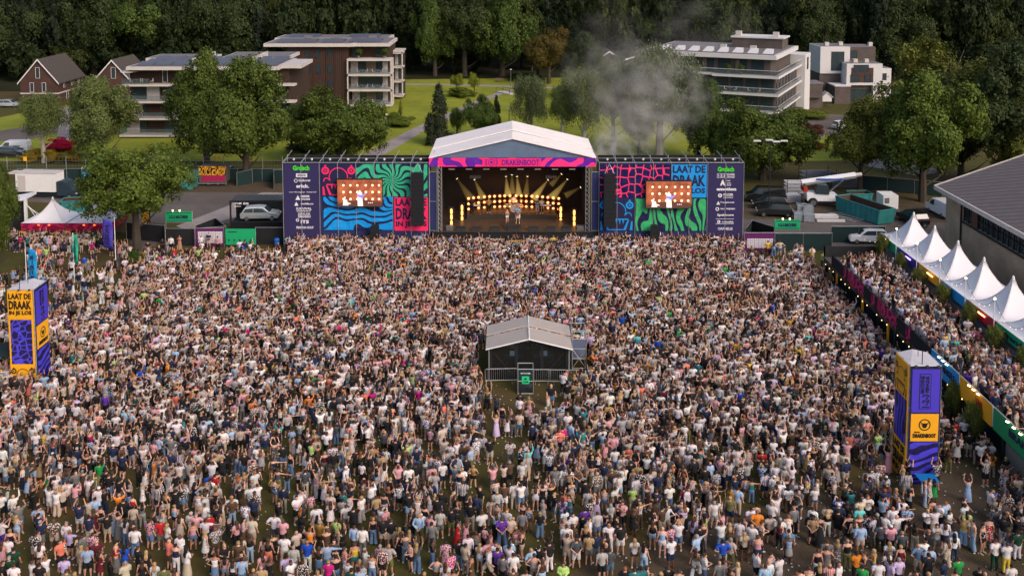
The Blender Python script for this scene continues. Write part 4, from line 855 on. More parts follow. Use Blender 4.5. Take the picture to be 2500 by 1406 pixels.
# ---- subs and pit gear in front of the stage
for i, (px, lab) in enumerate(((1085, 'first black subwoofer in the pit from the left'), (1118, 'second black subwoofer in the pit from the left'), (1168, 'third black subwoofer in the pit from the left'), (1210, 'black subwoofer left of the runway'), (1305, 'black subwoofer right of the runway'), (1345, 'third black subwoofer in the pit from the right'), (1390, 'second black subwoofer in the pit from the right'), (1428, 'rightmost black subwoofer in the pit'))):
    t = thing('subwoofer', lab, 'speaker', (xs(px), YS-1.6, 0), 0, 'subwoofers in front of the stage'); MB().box(-.75, .75, -.5, .5, 0, 1.15).build('cabinet', M_BLACK, t); MB().box(-.7, .7, -.53, -.505, .05, 1.1).build('grille', M_CHROME if i % 2 else M_BLKMET, t)
# ================================================================ BANNER WALLS
def on_wall(root, name, m, pxa, pxb, pya, pyb, y=-.06, th=.03):
    xa, xb = atY(pxa, 500, YS)[0], atY(pxb, 500, YS)[0]; za, zb_ = zs(pyb), zs(pya); cx_, cz_ = (xa+xb)/2, (za+zb_)/2
    o = MB().box(-(xb-xa)/2, (xb-xa)/2, -th, 0, -(zb_-za)/2, (zb_-za)/2).build(name, m, root); o.location = (cx_-root.location.x, y, cz_); return o, (xb-xa), (zb_-za)
def banner_wall(pa, pb, label, bays=8):
    xa, xb = xs(pa), xs(pb); t = thing('banner_wall', label, 'scaffold wall', ((xa+xb)/2, YS, 0)); w = xb-xa; zt_ = zs(398)
    sc = MB()
    for i in range(bays+1):
        x = -w/2+w*i/bays
        sc.bar((x, -.10, 0), (x, -.10, zt_+.1), .04); sc.bar((x, 2.3, 0), (x, 2.3, zt_+.5), .04)
        sc.bar((x, -.10, zt_+.05), (x, 2.3, zt_+.05), .035); sc.bar((x, -.10, zt_+.05), (x+.5 if pa < 1200 else x-.5, 2.6, zt_+.9), .035)
        for z in (2.0, 4.0, 6.0, 8.0): sc.bar((x, 0, z), (x, 2.3, z), .03)
    for z in (0.15, 2, 4, 6, 8, zt_+.05): sc.bar((-w/2, 2.3, z), (w/2, 2.3, z), .03)
    sc.bar((-w/2, -.10, zt_+.05), (w/2, -.10, zt_+.05), .045)
    sc.build('scaffold', M_ALU, t)
    MB().box(-w/2+.05, w/2-.05, 0, .03, .1, zt_).build('backing_cloth', M_DKBLUE, t)
    MB().box(-w/2, w/2, .6, 2.2, zt_-.4, zt_-.34).build('top_platform', M_BLACK, t)
    MB().box(-w/2, w/2, 2.32, 2.35, .1, zt_+.4).build('rear_cloth', M_BLACK, t)
    for i in range(bays):
        MB().lathe([(.02, -.12), (.13, 0), (.11, .16)], (-w/2+w*(i+.5)/bays, 1.0, zt_+.15), 8).build('floodlight', M_FRAME, t)
    return t
WL = banner_wall(692, 1048, 'left scaffold banner wall with sponsor column, coloured art panels and hanging screen')
WR = banner_wall(1462, 1814, 'right scaffold banner wall with art panels, sponsor column at its right end and hanging screen')
flow_blue = print_mat('blue flowing print', M_INK, M_CYAN, 'bandsz', .33, 5.0, (1, 1, 1.2), centre=(1.25, 0), thr=.36, seed=2.0)
rays_teal = print_mat('teal ray print', M_INK, M_TEAL, 'rays', .35, 15, (1, 1, 1), centre=(.0, .0), thr=.38, seed=1.0)
tiger = print_mat('green tiger print', M_INK, srgb('#3aa968'), 'bandsx', .42, 4.2, (1.5, 1, .7), centre=(1.25, 0), thr=.42, seed=7.3)
scales = print_mat('pink scale print', srgb('#1a1650'), srgb('#ef3a66'), 'scales', 1.15, thr=.065, stretch=(1.1, 1, .9), seed=.6, rand=.55)
def beast_face(par, w, h, ink, y=-.045):
    """ringed eyes over a round snout and a toothed grille, drawn in one ink"""
    k = w/4.4
    m = MB()
    for s_ in (-1, 1):
        q_ = ring_mb(s_*w*.39, h*.30, .28*k, .52*k, y, 16); m.add(q_.v, q_.f)
        q_ = ring_mb(s_*w*.39, h*.30, 0.02, .15*k, y, 10); m.add(q_.v, q_.f)
        m.add([(s_*w*.39-.2*k, y, h*.43), (s_*w*.39+.2*k, y, h*.43), (s_*w*.39, y, h*.49)], [(0, 1, 2)])
        q_ = ring_mb(s_*w*.36, -h*.02, .30*k, .42*k, y, 14, 20, 200) if s_ < 0 else ring_mb(s_*w*.36, -h*.02, .30*k, .42*k, y, 14, -20, 160); m.add(q_.v, q_.f)
        m.add([(s_*w*.48, y, -h*.48), (s_*w*.40, y, -h*.48), (s_*w*.44, y, -h*.2), (s_*w*.48, y, -h*.2)], [(0, 1, 2, 3)])
        m.add([(s_*w*.28, y, -h*.48), (s_*w*.2, y, -h*.48), (s_*w*.34, y, -h*.16), (s_*w*.38, y, -h*.16)], [(0, 1, 2, 3)])
    q_ = ring_mb(0, h*.10, 1.15*k, 1.27*k, y, 20, -25, 205); m.add(q_.v, q_.f)
    m.add([(-w*.36, y, -h*.12), (w*.36, y, -h*.12), (w*.35, y, -h*.16), (-w*.35, y, -h*.16)], [(0, 1, 2, 3)]); m.add([(-w*.2, y, -h*.45), (w*.2, y, -h*.45), (w*.2, y, -h*.48), (-w*.2, y, -h*.48)], [(0, 1, 2, 3)])
    for i in range(5): a = -w*.2+i*w*.1; m.add([(a-.12*k, y, -h*.16), (a+.12*k, y, -h*.16), (a, y, -h*.3)], [(2, 1, 0)]); 
    return m.build('line_art', ink, par)
def slogan(par, w, h, ink_bg, ink, lines=('LAAT DE', 'DRAAK', 'IN JE LOS')):
    hh = (.26, .40, .24); z = h*.5
    for t_, f in zip(lines, hh):
        z -= f*h; letter(t_, f*h*.86, ink, (0, -.05, z+f*h*.04), par, width=w*.92, bold=.05); z -= .012*h
# left wall panels
p, w, h = on_wall(WL, 'art_panel', mp_navy, 787, 868, 401, 478); beast_face(p, w, h, mp_pink)
on_wall(WL, 'art_panel', rays_teal, 870, 1044, 401, 480)
on_wall(WL, 'art_panel', flow_blue, 790, 960, 480, 561)
p, w, h = on_wall(WL, 'art_panel', mp_pink, 963, 1045, 482, 563); slogan(p, w, h, mp_pink, mp_navy)
on_wall(WR, 'art_panel', scales, 1464, 1633, 402, 482)
p, w, h = on_wall(WR, 'art_panel', mp_cyan, 1638, 1724, 402, 482); slogan(p, w, h, mp_cyan, mp_navy)
p, w, h = on_wall(WR, 'art_panel', mp_navy, 1464, 1546, 485, 563); beast_face(p, w, h, mp_cyan)
on_wall(WR, 'art_panel', tiger, 1551, 1723, 485, 563)
# sponsor columns
mp_col = mat('sponsor column cloth', (0.028, 0.022, 0.085), .8, var=.12, scale=.7)
pL, wL, hL = on_wall(WL, 'sponsor_panel', mp_col, 694, 783, 400, 590); pR, wR, hR = on_wall(WR, 'sponsor_panel', mp_col, 1727, 1812, 400, 602)
def sp(par, txt, px, py, hpx, wpx, m=mp_white, bold=.03):
    k = YS_S; letter(txt, hpx/k, m, (xs(px)-par.location.x-par.parent.location.x, -.045, zs(py)-par.location.z-hpx/k/2), par, width=wpx/k, bold=bold)
YS_S = F/(YS*_cp+(H-5)*_sp)
for a in (('Grolsch', 737, 410, 12, 40, mp_green, .06), ('lindhorst', 745, 440, 6, 28), ('erick.', 740, 454, 9, 32, mp_white, .05), ('noordhoogkap  vinkel 2.3', 740, 469, 3.2, 66), ('NEDER', 746, 479, 5, 22, mp_white, .05), ('WOON', 746, 486, 5, 22, mp_white, .05),
          ('mobilis.nu', 750, 497, 4.5, 30), ('SURVIVAL', 742, 509, 6, 38), ('INSTINCT', 742, 515, 3.2, 34), ('DE KLOK', 743, 522, 5.5, 30), ('DRANKEN', 743, 528.5, 5.5, 30), ('ITS', 744, 541, 8.5, 20, mp_white, .06), ('PRINS VAN GROUP', 744, 555, 6, 42)): sp(pL, *a)
def box_on(par, px, py, wpx, hpx, m, inner=None):
    k = YS_S; x, z = xs(px)-par.location.x-par.parent.location.x, zs(py)-par.location.z; o = MB().box(x-wpx/k/2, x+wpx/k/2, -.04, -.032, z-hpx/k/2, z+hpx/k/2).build('logo_plate', m, par); return o
box_on(pL, 738, 428, 27, 9, mp_white); sp(pL, 'amare', 738, 428, 4.5, 20, mp_col)
def mark(par, px, py, r0, r1, tri=False):
    k = YS_S; x, z = xs(px)-par.location.x-par.parent.location.x, zs(py)-par.location.z
    if tri: MB().add([(x-r1/k, -.045, z-r1/k), (x+r1/k, -.045, z-r1/k), (x, -.045, z+r1/k), (x-r0/k, -.046, z-r0/k)], [(0, 1, 2)]).build('logo', mp_white, par)
    else: ring_mb(x, z, r0/k, r1/k, -.045, 12).build('logo', mp_white, par)
mark(pL, 724, 441, 3.2, 4.6); mark(pL, 728, 482, 2, 6, True); mark(pL, 724, 497, 3, 5, True); mark(pL, 726, 537, 2, 4)
for a in (('Grolsch', 1770, 413, 12, 40, mp_green, .06), ('A', 1763, 446, 14, 13, mp_white, .1), ('PAND', 1777, 441, 3, 9), ('ALTENA', 1778, 447, 3, 11), ('GROEP', 1778, 452, 3, 11), ('emotion', 1772, 461.5, 7.5, 48, mp_white, .08), ('MULDER', 1777, 475, 6, 24, mp_white, .04), ('CONNECT', 1777, 482, 3, 24),
          ('Triangelantiek', 1775, 494, 4.5, 35), ('VAN WIJNEN', 1776, 510, 5, 36, mp_white, .04), ('Speldoorn', 1771, 525, 7, 40, mp_white, .05), ('remeha', 1777, 541, 5.5, 28), ('ORPHEUS', 1771, 558, 6.5, 36)): sp(pR, *a)
box_on(pR, 1770, 429, 42, 11, mp_white); box_on(pR, 1770, 429, 40.5, 9.5, mp_col).location.y = -.006; sp(pR, '1-2-3', 1760, 429, 6.5, 17, mp_white); sp(pR, 'MACHINE', 1781, 426.5, 3, 17); sp(pR, 'VERHUUR', 1781, 431, 3, 17)
for py in (534, 546): box_on(pR, 1770, py, 44, .9, mp_white)
mark(pR, 1757, 477, 2, 5); mark(pR, 1753, 495, 2, 4.5, True); mark(pR, 1751, 510, 2.5, 4.5); mark(pR, 1755, 541, 1.5, 4)
# line arrays and subs hung on the walls
for px0, px1, py0, py1, lab in ((1007, 1036, 418, 543, 'tall black line array speaker hanging in front of the left banner wall'), (1472, 1500, 420, 546, 'tall black line array speaker hanging in front of the right banner wall')):
    xa, xb = xs(px0), xs(px1); za, zb_ = zs(py1), zs(py0); t = thing('line_array', lab, 'speaker', ((xa+xb)/2, YS-.9, zb_)); n = 12; w = (xb-xa)/2; hh = (zb_-za)/n
    for i in range(n): MB().box(-w, w, -.35-.02*i, .4, -hh*(i+1)+.02, -hh*i).build('cabinet', M_BLACK, t)
    MB().bar((-w*.8, .1, 0), (0, .5, 1.0), .03).bar((w*.8, .1, 0), (0, .5, 1.0), .03).bar((0, -.3, 1.0), (0, .8, 1.0), .05).build('hanger', M_ALU, t)
for px, lab in ((918, 'black speaker stack on the ground below the left blue print'), (1595, 'black speaker stack on the ground below the green print')):
    t = thing('speaker_stack', lab, 'speaker', (xs(px), YS-1.0, 0)); zt_ = zs(551, YS-1)
    for i in range(4): MB().add([(-.5, -.3, i*zt_/4+.02), (.5, -.3, i*zt_/4+.02), (.35, .5, i*zt_/4+.02), (-.35, .5, i*zt_/4+.02), (-.5, -.3-.0, (i+1)*zt_/4), (.5, -.3, (i+1)*zt_/4), (.35, .5, (i+1)*zt_/4), (-.35, .5, (i+1)*zt_/4)], [(0, 3, 2, 1), (4, 5, 6, 7), (0, 1, 5, 4), (1, 2, 6, 5), (2, 3, 7, 6), (3, 0, 4, 7)]).build('cabinet', M_BLACK, t)
# video screens
scr_bg = bpy.data.materials.new('screen picture'); scr_bg.use_nodes = True; N_, L_ = nodes(scr_bg); b_ = N_['Principled BSDF']; b_.inputs['Base Color'].default_value = (.01, .01, .01, 1)
tc = N_.new('ShaderNodeTexCoord'); nz_ = N_.new('ShaderNodeTexNoise'); nz_.inputs['Scale'].default_value = 1.3; nz_.inputs['Detail'].default_value = 5; L_.new(tc.outputs['Object'], nz_.inputs[0]); rp = N_.new('ShaderNodeValToRGB'); L_.new(nz_.outputs['Fac'], rp.inputs[0])
rp.color_ramp.elements[0].position = .3; rp.color_ramp.elements[0].color = (.20, .035, .012, 1); rp.color_ramp.elements[1].position = .7; rp.color_ramp.elements[1].color = (.62, .15, .055, 1)
L_.new(rp.outputs[0], b_.inputs['Emission Color']); b_.inputs['Emission Strength'].default_value = 1.0
def disc(m, x, z, r, y, n=12, sx=1.0): m.add([(x+r*sx*math.cos(6.2832*k/n), y, z+r*math.sin(6.2832*k/n)) for k in range(n)], [tuple(range(n))])
for px0, px1, py0, py1, lab in ((827, 935, 436, 500, 'video screen hanging on the left banner wall showing the performers in orange light'), (1575, 1684, 440, 504, 'video screen hanging on the right banner wall showing the performers in orange light')):
    xa, xb = xs(px0), xs(px1); za, zb_ = zs(py1), zs(py0); t = thing('video_screen', lab, 'video screen', ((xa+xb)/2, YS-.75, (za+zb_)/2), 0, 'video screens either side of the stage'); w, h = (xb-xa), (zb_-za)
    MB().box(-w/2-.06, w/2+.06, .02, .35, -h/2-.08, h/2+.12).build('cabinet', M_BLKMET, t)
    d = MB().box(-w/2, w/2, -.02, .019, -h/2, h/2).build('display', scr_bg, t)
    m = MB()
    for r_, zz in enumerate((.30, .045, -.22)):
        for c_ in (-.36, -.205, -.05, .14, .29, .435): disc(m, c_*w, zz*h, .13 if r_ else .12, -.03)
    m.build('shown_lamps', glow('screen lamps', (1, .50, .25), 3.2), d)
    m = MB()
    for r_, zz in enumerate((.30, .045, -.22)):
        for c_ in (-.36, -.205, -.05, .14, .29, .435): disc(m, c_*w, zz*h, .07, -.034)
    m.build('shown_lamp_cores', glow('screen highlights', (1, .80, .66), 1.25), d); m = MB()
    # guitarist: head, shirt, trousers, guitar; seated woman at the left; drums in front
    disc(m, .005*w, .085*h, .10, -.036); m.add([(-.05*w, -.035, -.08*h), (.06*w, -.035, -.08*h), (.05*w, -.035, .04*h), (.0*w, -.035, .07*h), (-.045*w, -.035, .03*h)], [(0, 1, 2, 3, 4)])
    m.add([(-.045*w, -.035, -.48*h), (.075*w, -.035, -.48*h), (.055*w, -.035, -.09*h), (-.05*w, -.035, -.09*h)], [(0, 1, 2, 3)])
    m.build('shown_guitarist', glow('screen highlights', (1, .80, .66), 1.25), d); m = MB()
    disc(m, -.33*w, -.16*h, .09, -.036); m.add([(-.38*w, -.035, -.46*h), (-.25*w, -.035, -.46*h), (-.29*w, -.035, -.25*h), (-.36*w, -.035, -.2*h)], [(0, 1, 2, 3)]); m.add([(-.30*w, -.036, -.40*h), (-.20*w, -.036, -.41*h), (-.20*w, -.036, -.38*h), (-.30*w, -.036, -.33*h)], [(0, 1, 2, 3)])
    m.build('shown_pianist', MATS['screen highlights'], d); m = MB()
    for c_ in (.20, .24, .28): disc(m, c_*w, -.36*h, .06, -.036)
    m.build('shown_drums', MATS['screen highlights'], d)
    m = MB(); m.add([(-.06*w, -.037, -.12*h), (.05*w, -.037, -.19*h), (.15*w, -.037, -.02*h), (.145*w, -.037, -.0*h), (.03*w, -.037, -.06*h), (-.04*w, -.037, -.04*h)], [(0, 1, 2, 3, 4, 5)]); m.build('shown_guitar', glow('screen lilac', (.35, .3, .9), .9), d)
    m = MB()
    m.add([(-.5*w, -.028, -.5*h), (.5*w, -.028, -.5*h), (.5*w, -.028, -.33*h), (.30*w, -.028, -.30*h), (.1*w, -.028, -.22*h), (-.2*w, -.028, -.30*h), (-.5*w, -.028, -.38*h)], [(0, 1, 2, 3, 4, 5, 6)]); m.build('shown_shade', glow('screen dark', (.10, .025, .015), 1), d)
# ================================================================ YARDS LEFT AND RIGHT OF THE STAGE
M_SKIP = mat('teal skip paint', (0.035, 0.22, 0.215), .6, var=.35, scale=1.2); M_RUST = mat('rusty skip inside', (0.085, 0.045, 0.03), .9, var=.4, scale=2)
M_NAVYVAN = mat('dark blue van paint', (0.025, 0.04, 0.06), .3, spec=.6, var=.1); M_BLKCAR = mat('black car paint', (0.012, 0.012, 0.014), .18, spec=.8, var=0); M_WHCAR = mat('white car paint', (0.68, .68, .70), .25, spec=.6, var=.04)
M_CRIM = mat('crimson cloth', (0.33, 0.012, 0.07), .8, var=.1); M_SGREEN = mat('stage green cloth', srgb('#149a63'), .7, var=.12, scale=.6); M_YEL = mat('amber yellow board', srgb('#e8a31c'), .6, var=.06); M_VIO = mat('violet board', srgb('#4638b8'), .6, var=.06)
M_CRIMP = print_mat('crimson wave print', srgb('#7a1038'), srgb('#b0244e'), 'flow', .35, 10, (1, 1, 1.6), thr=.5)
def wheel(par, x, y, r, w=.22, name='wheel'):
    o = MB().lathe([(r*.6, -w/2), (r, -w/2+.03), (r, w/2-.03), (r*.6, w/2)], (0, 0, 0), 16, 'y').build(name, M_RUBBER, par); o.location = (x, y, r)
    MB().lathe([(r*.2, -w/2-.015), (r*.58, -w/2-.01), (r*.58, w/2+.01), (r*.2, w/2+.015)], (0, 0, 0), 12, 'y').build('rim', M_CHROME, o); return o
def vehicle(name, label, cat, px, py, rz, L_, Wd, prof, paint, glass, wheels, r=.34, group=None, roofbars=False):
    """prof: side outline x,z from rear (-) to front (+); glass: polygons x,z on the sides; rz turns front (+x)"""
    x, y, _ = G(px, py); t = thing(name, label, cat, (x, y, 0), rz, group); h = Wd/2
    # body narrowed towards the roof
    zmx = max(z for _, z in prof); zb_ = zmx*.55
    def wf(z): return h*(1 - .14*max(0, (z-zb_)/(zmx-zb_)))
    m = MB(); n = len(prof); vs = [(a, -wf(z), z) for a, z in prof] + [(a, wf(z), z) for a, z in prof]
    m.add(vs, [tuple(range(n)), tuple(range(2*n-1, n-1, -1))] + [(i, i+n, (i+1) % n+n, (i+1) % n) for i in range(n)])
    b = m.build('body', paint, t); bv = b.modifiers.new('bevel', 'BEVEL'); bv.width = .06; bv.segments = 2; bv.limit_method = 'ANGLE'; bv.angle_limit = R(25)
    for g_ in glass:
        for s_ in (-1, 1):
            P = [(a, s_*(wf(z)+.012), z) for a, z in g_]; MB().add(P, [tuple(range(len(P)))]).build('side_window', M_GLASS, t)
    for w_ in wheels:
        for s_ in (-1, 1): wheel(t, w_, s_*(h-.1), r)
    return t, b
def windscreen(t, a, b, w): MB().add([(a[0], -w, a[1]), (b[0], -w*.9, b[1]), (b[0], w*.9, b[1]), (a[0], w, a[1])], [(0, 1, 2, 3)]).build('windscreen', M_GLASS, t)
def lights(t, x, z, w, m=M_WHITE, name='headlight', dx=.03):
    for s_ in (-1, 1): MB().box(x-dx, x+dx, s_*w-.16, s_*w+.16, z-.07, z+.07).build(name, m, t)
M_RED = mat('red lamp glass', (.35, .01, .01), .3, var=0)
SUV = [(-2.25, .35), (-2.3, .95), (-2.1, 1.05), (-1.75, 1.62), (-.2, 1.70), (.55, 1.62), (1.2, 1.1), (2.15, .95), (2.3, .7), (2.25, .35)]
SUVG = [[(-1.9, 1.08), (-1.65, 1.52), (-.75, 1.58), (-.75, 1.08)], [(-.68, 1.08), (-.68, 1.58), (.35, 1.54), (.95, 1.1)]]
VAN = [(-2.55, .35), (-2.6, 1.0), (-2.5, 1.95), (-2.3, 2.05), (1.05, 2.02), (1.75, 1.25), (2.5, 1.05), (2.6, .6), (2.5, .35)]
VANG = [[(.35, 1.2), (.35, 1.85), (1.0, 1.82), (1.5, 1.25)]]
def suv(label, px, py, rz, paint, group=None, van=False, glass=None):
    t, b = vehicle('parked_van' if van else 'parked_car', label, 'van' if van else 'car', px, py, rz, 4.6, 1.85 if not van else 1.95, VAN if van else SUV, paint, glass or (VANG if van else SUVG), (-1.5, 1.5), group=group)
    if van: windscreen(t, (1.78, 1.28), (1.12, 1.98), .82)
    else: windscreen(t, (1.22, 1.12), (.62, 1.6), .78); windscreen(t, (-2.13, 1.1), (-1.8, 1.6), .78)
    lights(t, 2.3 if not van else 2.56, .75, .66); lights(t, -2.28 if not van else -2.6, .95, .7, M_RED, 'tail_light'); return t
# left yard: box truck
x, y, _ = G(130, 482); t = thing('box_truck', 'dark cab truck with large white box body in the left yard', 'truck', (x, y, 0), R(-5))
MB().box(-4.6, 1.0, -1.15, 1.15, 1.0, 3.5).build('box_body', M_WHITE, t); MB().box(-4.65, 1.05, -1.2, 1.2, 3.5, 3.56).box(-4.3, -3.2, -1.17, -1.155, 1.1, 3.2).build('box_trim', M_CONC, t)
MB().box(-6.0, -4.6, -1.1, 1.1, 3.35, 3.42).build('raised_tail_lift', M_CONC, t); MB().box(-4.5, 3.0, -.5, .5, .6, .95).build('chassis', M_BLKMET, t)
m = MB(); pr = [(1.1, .5), (1.1, 2.4), (1.7, 2.55), (2.3, 2.3), (3.0, 1.45), (3.7, 1.25), (3.75, .5)]; n = len(pr); m.add([(a, -1.0, z) for a, z in pr]+[(a, 1.0, z) for a, z in pr], [tuple(range(n)), tuple(range(2*n-1, n-1, -1))]+[(i, i+n, (i+1) % n+n, (i+1) % n) for i in range(n)])
cb = m.build('cab', M_NAVYVAN, t); MB().add([(3.02, -.85, 1.5), (2.36, -.8, 2.28), (2.36, .8, 2.28), (3.02, .85, 1.5)], [(0, 1, 2, 3)]).build('windscreen', M_GLASS, cb); MB().add([(1.5, -1.02, 1.5), (2.7, -1.02, 1.5), (2.2, -1.02, 2.2), (1.5, -1.02, 2.2)], [(0, 1, 2, 3)]).build('side_window', M_GLASS, cb)
lights(t, 3.76, .85, .75)
for wx in (-3.2, 2.9):
    for s_ in (-1, 1): wheel(t, wx, s_*.95, .42, .3)
# portable toilets and cabins
for px, lab in ((208, 'blue portable toilet at the left of its row behind the tree'), (224, 'blue portable toilet in the middle of its row behind the tree'), (240, 'blue portable toilet at the right of its row behind the tree')):
    x, y, _ = G(px, 448); t = thing('portable_toilet', lab, 'portable toilet', (x, y, 0), 0, 'blue portable toilets'); MB().box(-.55, .55, 0, 1.1, 0, 2.1).build('cabin', mat('blue cabin plastic', (0.02, 0.16, 0.33), .5, var=.15), t); MB().prism([(-.6, 2.1), (.6, 2.1), (.5, 2.3), (-.5, 2.3)], -.05, 1.15).build('roof', M_WHITE, t); MB().box(-.42, .42, -.02, -.004, .1, 1.95).build('door', mat('light blue door', (.05, .28, .45), .5, var=.1), t)
def skip(label, px, py, L_, Wd, h, rz, group='teal skips', m=M_SKIP):
    x, y, _ = G(px, py); t = thing('skip', label, 'skip', (x, y, 0), rz, group); a, b = L_/2, Wd/2
    w_ = MB(); w_.add([(-a+.3, -b, .1), (a-.3, -b, .1), (a, -b, h), (-a, -b, h)], [(0, 1, 2, 3)]).add([(-a+.3, b, .1), (a-.3, b, .1), (a, b, h), (-a, b, h)], [(3, 2, 1, 0)])
    w_.add([(-a+.3, -b, .1), (-a+.3, b, .1), (-a, b, h), (-a, -b, h)], [(3, 2, 1, 0)]).add([(a-.3, -b, .1), (a-.3, b, .1), (a, b, h), (a, -b, h)], [(0, 1, 2, 3)])
    w_.build('walls', m, t)
    i_ = .06; MB().add([(-a+.3+i_, -b+i_, .2), (a-.3-i_, -b+i_, .2), (a-.3-i_, b-i_, .2), (-a+.3+i_, b-i_, .2), (-a+i_, -b+i_, h-.02), (a-i_, -b+i_, h-.02), (a-i_, b-i_, h-.02), (-a+i_, b-i_, h-.02)], [(0, 1, 2, 3), (4, 5, 1, 0), (5, 6, 2, 1), (6, 7, 3, 2), (7, 4, 0, 3)]).build('inside', M_RUST, t)
    rm = MB()
    for (p, q_) in (((-a, -b), (a, -b)), ((a, -b), (a, b)), ((a, b), (-a, b)), ((-a, b), (-a, -b))): rm.bar((*p, h), (*q_, h), .07)
    for k in range(int(L_/.9)):
        xx = -a+.6+k*.9
        if xx < a-.3: rm.box(xx-.05, xx+.05, -b-.06, -b, .3, h); rm.box(xx-.05, xx+.05, b, b+.06, .3, h)
    rm.build('ribs', m, t); return t
skip('teal skip beside the striped trailer in the left yard', 428, 460, 6.2, 2.4, 2.3, 0)
skip('long teal skip with a graffiti tag in the right yard', 2110, 530, 8.0, 2.5, 1.9, R(112))
t = skip('small teal skip behind the long one in the right yard', 2098, 497, 2.8, 2.0, 1.5, R(5))
skip('teal skip tipped among rubbish behind the beer tents', 190, 520, 3.6, 2.2, 1.8, R(15))
skip('second teal skip behind the beer tents, left one', 152, 525, 2.4, 1.8, 1.3, R(-10))
# striped trailer
x, y, _ = G(519, 455); t = thing('trailer', 'trailer with yellow and black striped back and crimson counter cloth', 'trailer', (x, y, 0))
MB().box(-1.9, 1.9, 0, 2.3, .5, 2.8).build('body', mat('trailer side', (.10, .09, .09), .7, var=.2), t); MB().box(-1.95, 1.95, -.06, -.005, 1.6, 2.9).build('striped_board', print_mat('tiger board print', srgb('#0c0c0c'), srgb('#d9982b'), 'flow', .9, 8, (2.2, 1, .6), thr=.4, seed=5.0), t)
MB().box(-1.5, 1.8, -.05, -.004, .7, 1.6).build('counter_cloth', M_CRIM, t); MB().bar((-2, -.3, .45), (2, -.3, .45), .05).bar((-2, -.3, .3), (-2, 0, .5), .05).bar((2, -.3, .3), (2, 0, .5), .05).build('tow_frame', M_ALU, t)
for s_ in (-.7, .7): wheel(t, s_, .3, .32)
# black cloth fences: one thing per run
def cloth_fence(pts, label, h=2.0, cloth=M_BLACK, group='black clothed fences', braces=False):
    """pts: foot of the fence in photo pixels"""
    P = [G(*p) for p in pts]; o = P[0]; t = thing('clothed_fence', label, 'fence', (o[0], o[1], 0), 0, group); c = MB(); f = MB()
    for a, b in zip(P[:-1], P[1:]):
        a_, b_ = Vector((a[0]-o[0], a[1]-o[1], 0)), Vector((b[0]-o[0], b[1]-o[1], 0)); d = (b_-a_); n = max(1, round(d.length/3.4)); nrm = Vector((d.y, -d.x, 0)).normalized()*.03
        up = Vector((0, 0, h)); c.add([a_+nrm, b_+nrm, b_+up+nrm, a_+up+nrm, a_-nrm, b_-nrm, b_+up-nrm, a_+up-nrm], [(0, 1, 2, 3), (7, 6, 5, 4), (3, 2, 6, 7)])
        for i in range(n+1): q_ = a_+d*i/n; f.bar(q_+nrm*2, q_+nrm*2+Vector((0, 0, h+.05)), .03)
        f.bar(a_+up+nrm*2, b_+up+nrm*2, .03)
    c.build('cloth', cloth, t); f.build('frame', M_ALU, t); return t
M_GCL = mat('dark green fence cloth', (0.010, 0.028, 0.028), .9, var=.2, scale=.6)
cloth_fence([(45, 445), (700, 445)], 'long dark clothed fence at the back of the left yard', cloth=M_GCL)
cloth_fence([(578, 455), (616, 447)], 'short angled fence panel right of the striped trailer', cloth=M_GCL)
cloth_fence([(668, 462), (668, 448), (700, 448)], 'boxed fence corner by the back of the left banner wall', cloth=M_GCL)
cloth_fence([(310, 583), (343, 587), (405, 592), (405, 600), (475, 600)], 'black fence run between the tree and the timetable at the left')
cloth_fence([(552, 595), (478, 600)], 'black fence behind the left timetable'); cloth_fence([(625, 597), (700, 597)], 'black fence between the green banner and the left banner wall')
cloth_fence([(1890, 612), (2030, 612)], 'dark green fence right of the right timetable', cloth=M_GCL); cloth_fence([(2028, 592), (2095, 592), (2160, 592)], 'boxed dark fence behind the bar deck', h=1.9, cloth=M_GCL)
cloth_fence([(2100, 462), (2300, 480)], 'dark fence at the back of the right yard', cloth=M_GCL)
cloth_fence([(1818, 600), (1835, 578), (1890, 596)], 'triangular fence corner behind the right timetable'); cloth_fence([(478, 592), (527, 572), (552, 592)], 'triangular fence corner behind the left timetable')
# timetables
def timetable(px, py, w, label, rows=5, cols_=7):
    x, y, _ = G(px, py); t = thing('timetable_board', label, 'notice board', (x, y-.1, 0), 0, 'timetable boards'); MB().box(-w/2, w/2, 0, .08, .1, 2.15).build('board', mat('plum board', (0.11, 0.012, 0.10), .7, var=.15), t)
    for i in range(cols_):
        for j in range(rows): cx_, cz_ = -w/2+.35+i*(w-.5)/cols_, .45+j*.27; MB().box(cx_, cx_+(w-.5)/cols_-.05, -.015, 0, cz_, cz_+.23).build('card', mp_white, t); MB().box(cx_+.08, cx_+(w-.5)/cols_-.14, -.022, -.016, cz_+.09, cz_+.14).build('printed_line', M_GLASS, t)
    MB().bar((-w/2, -.03, 2.17), (w/2, -.03, 2.17), .035).bar((-w/2, -.03, 0), (-w/2, -.03, 2.17), .035).bar((w/2, -.03, 0), (w/2, -.03, 2.17), .035).build('frame', M_ALU, t)
timetable(513, 602, 3.3, 'plum timetable board with white cards at the left fence'); timetable(1853, 614, 3.4, 'plum timetable board with white cards at the right fence', 4)
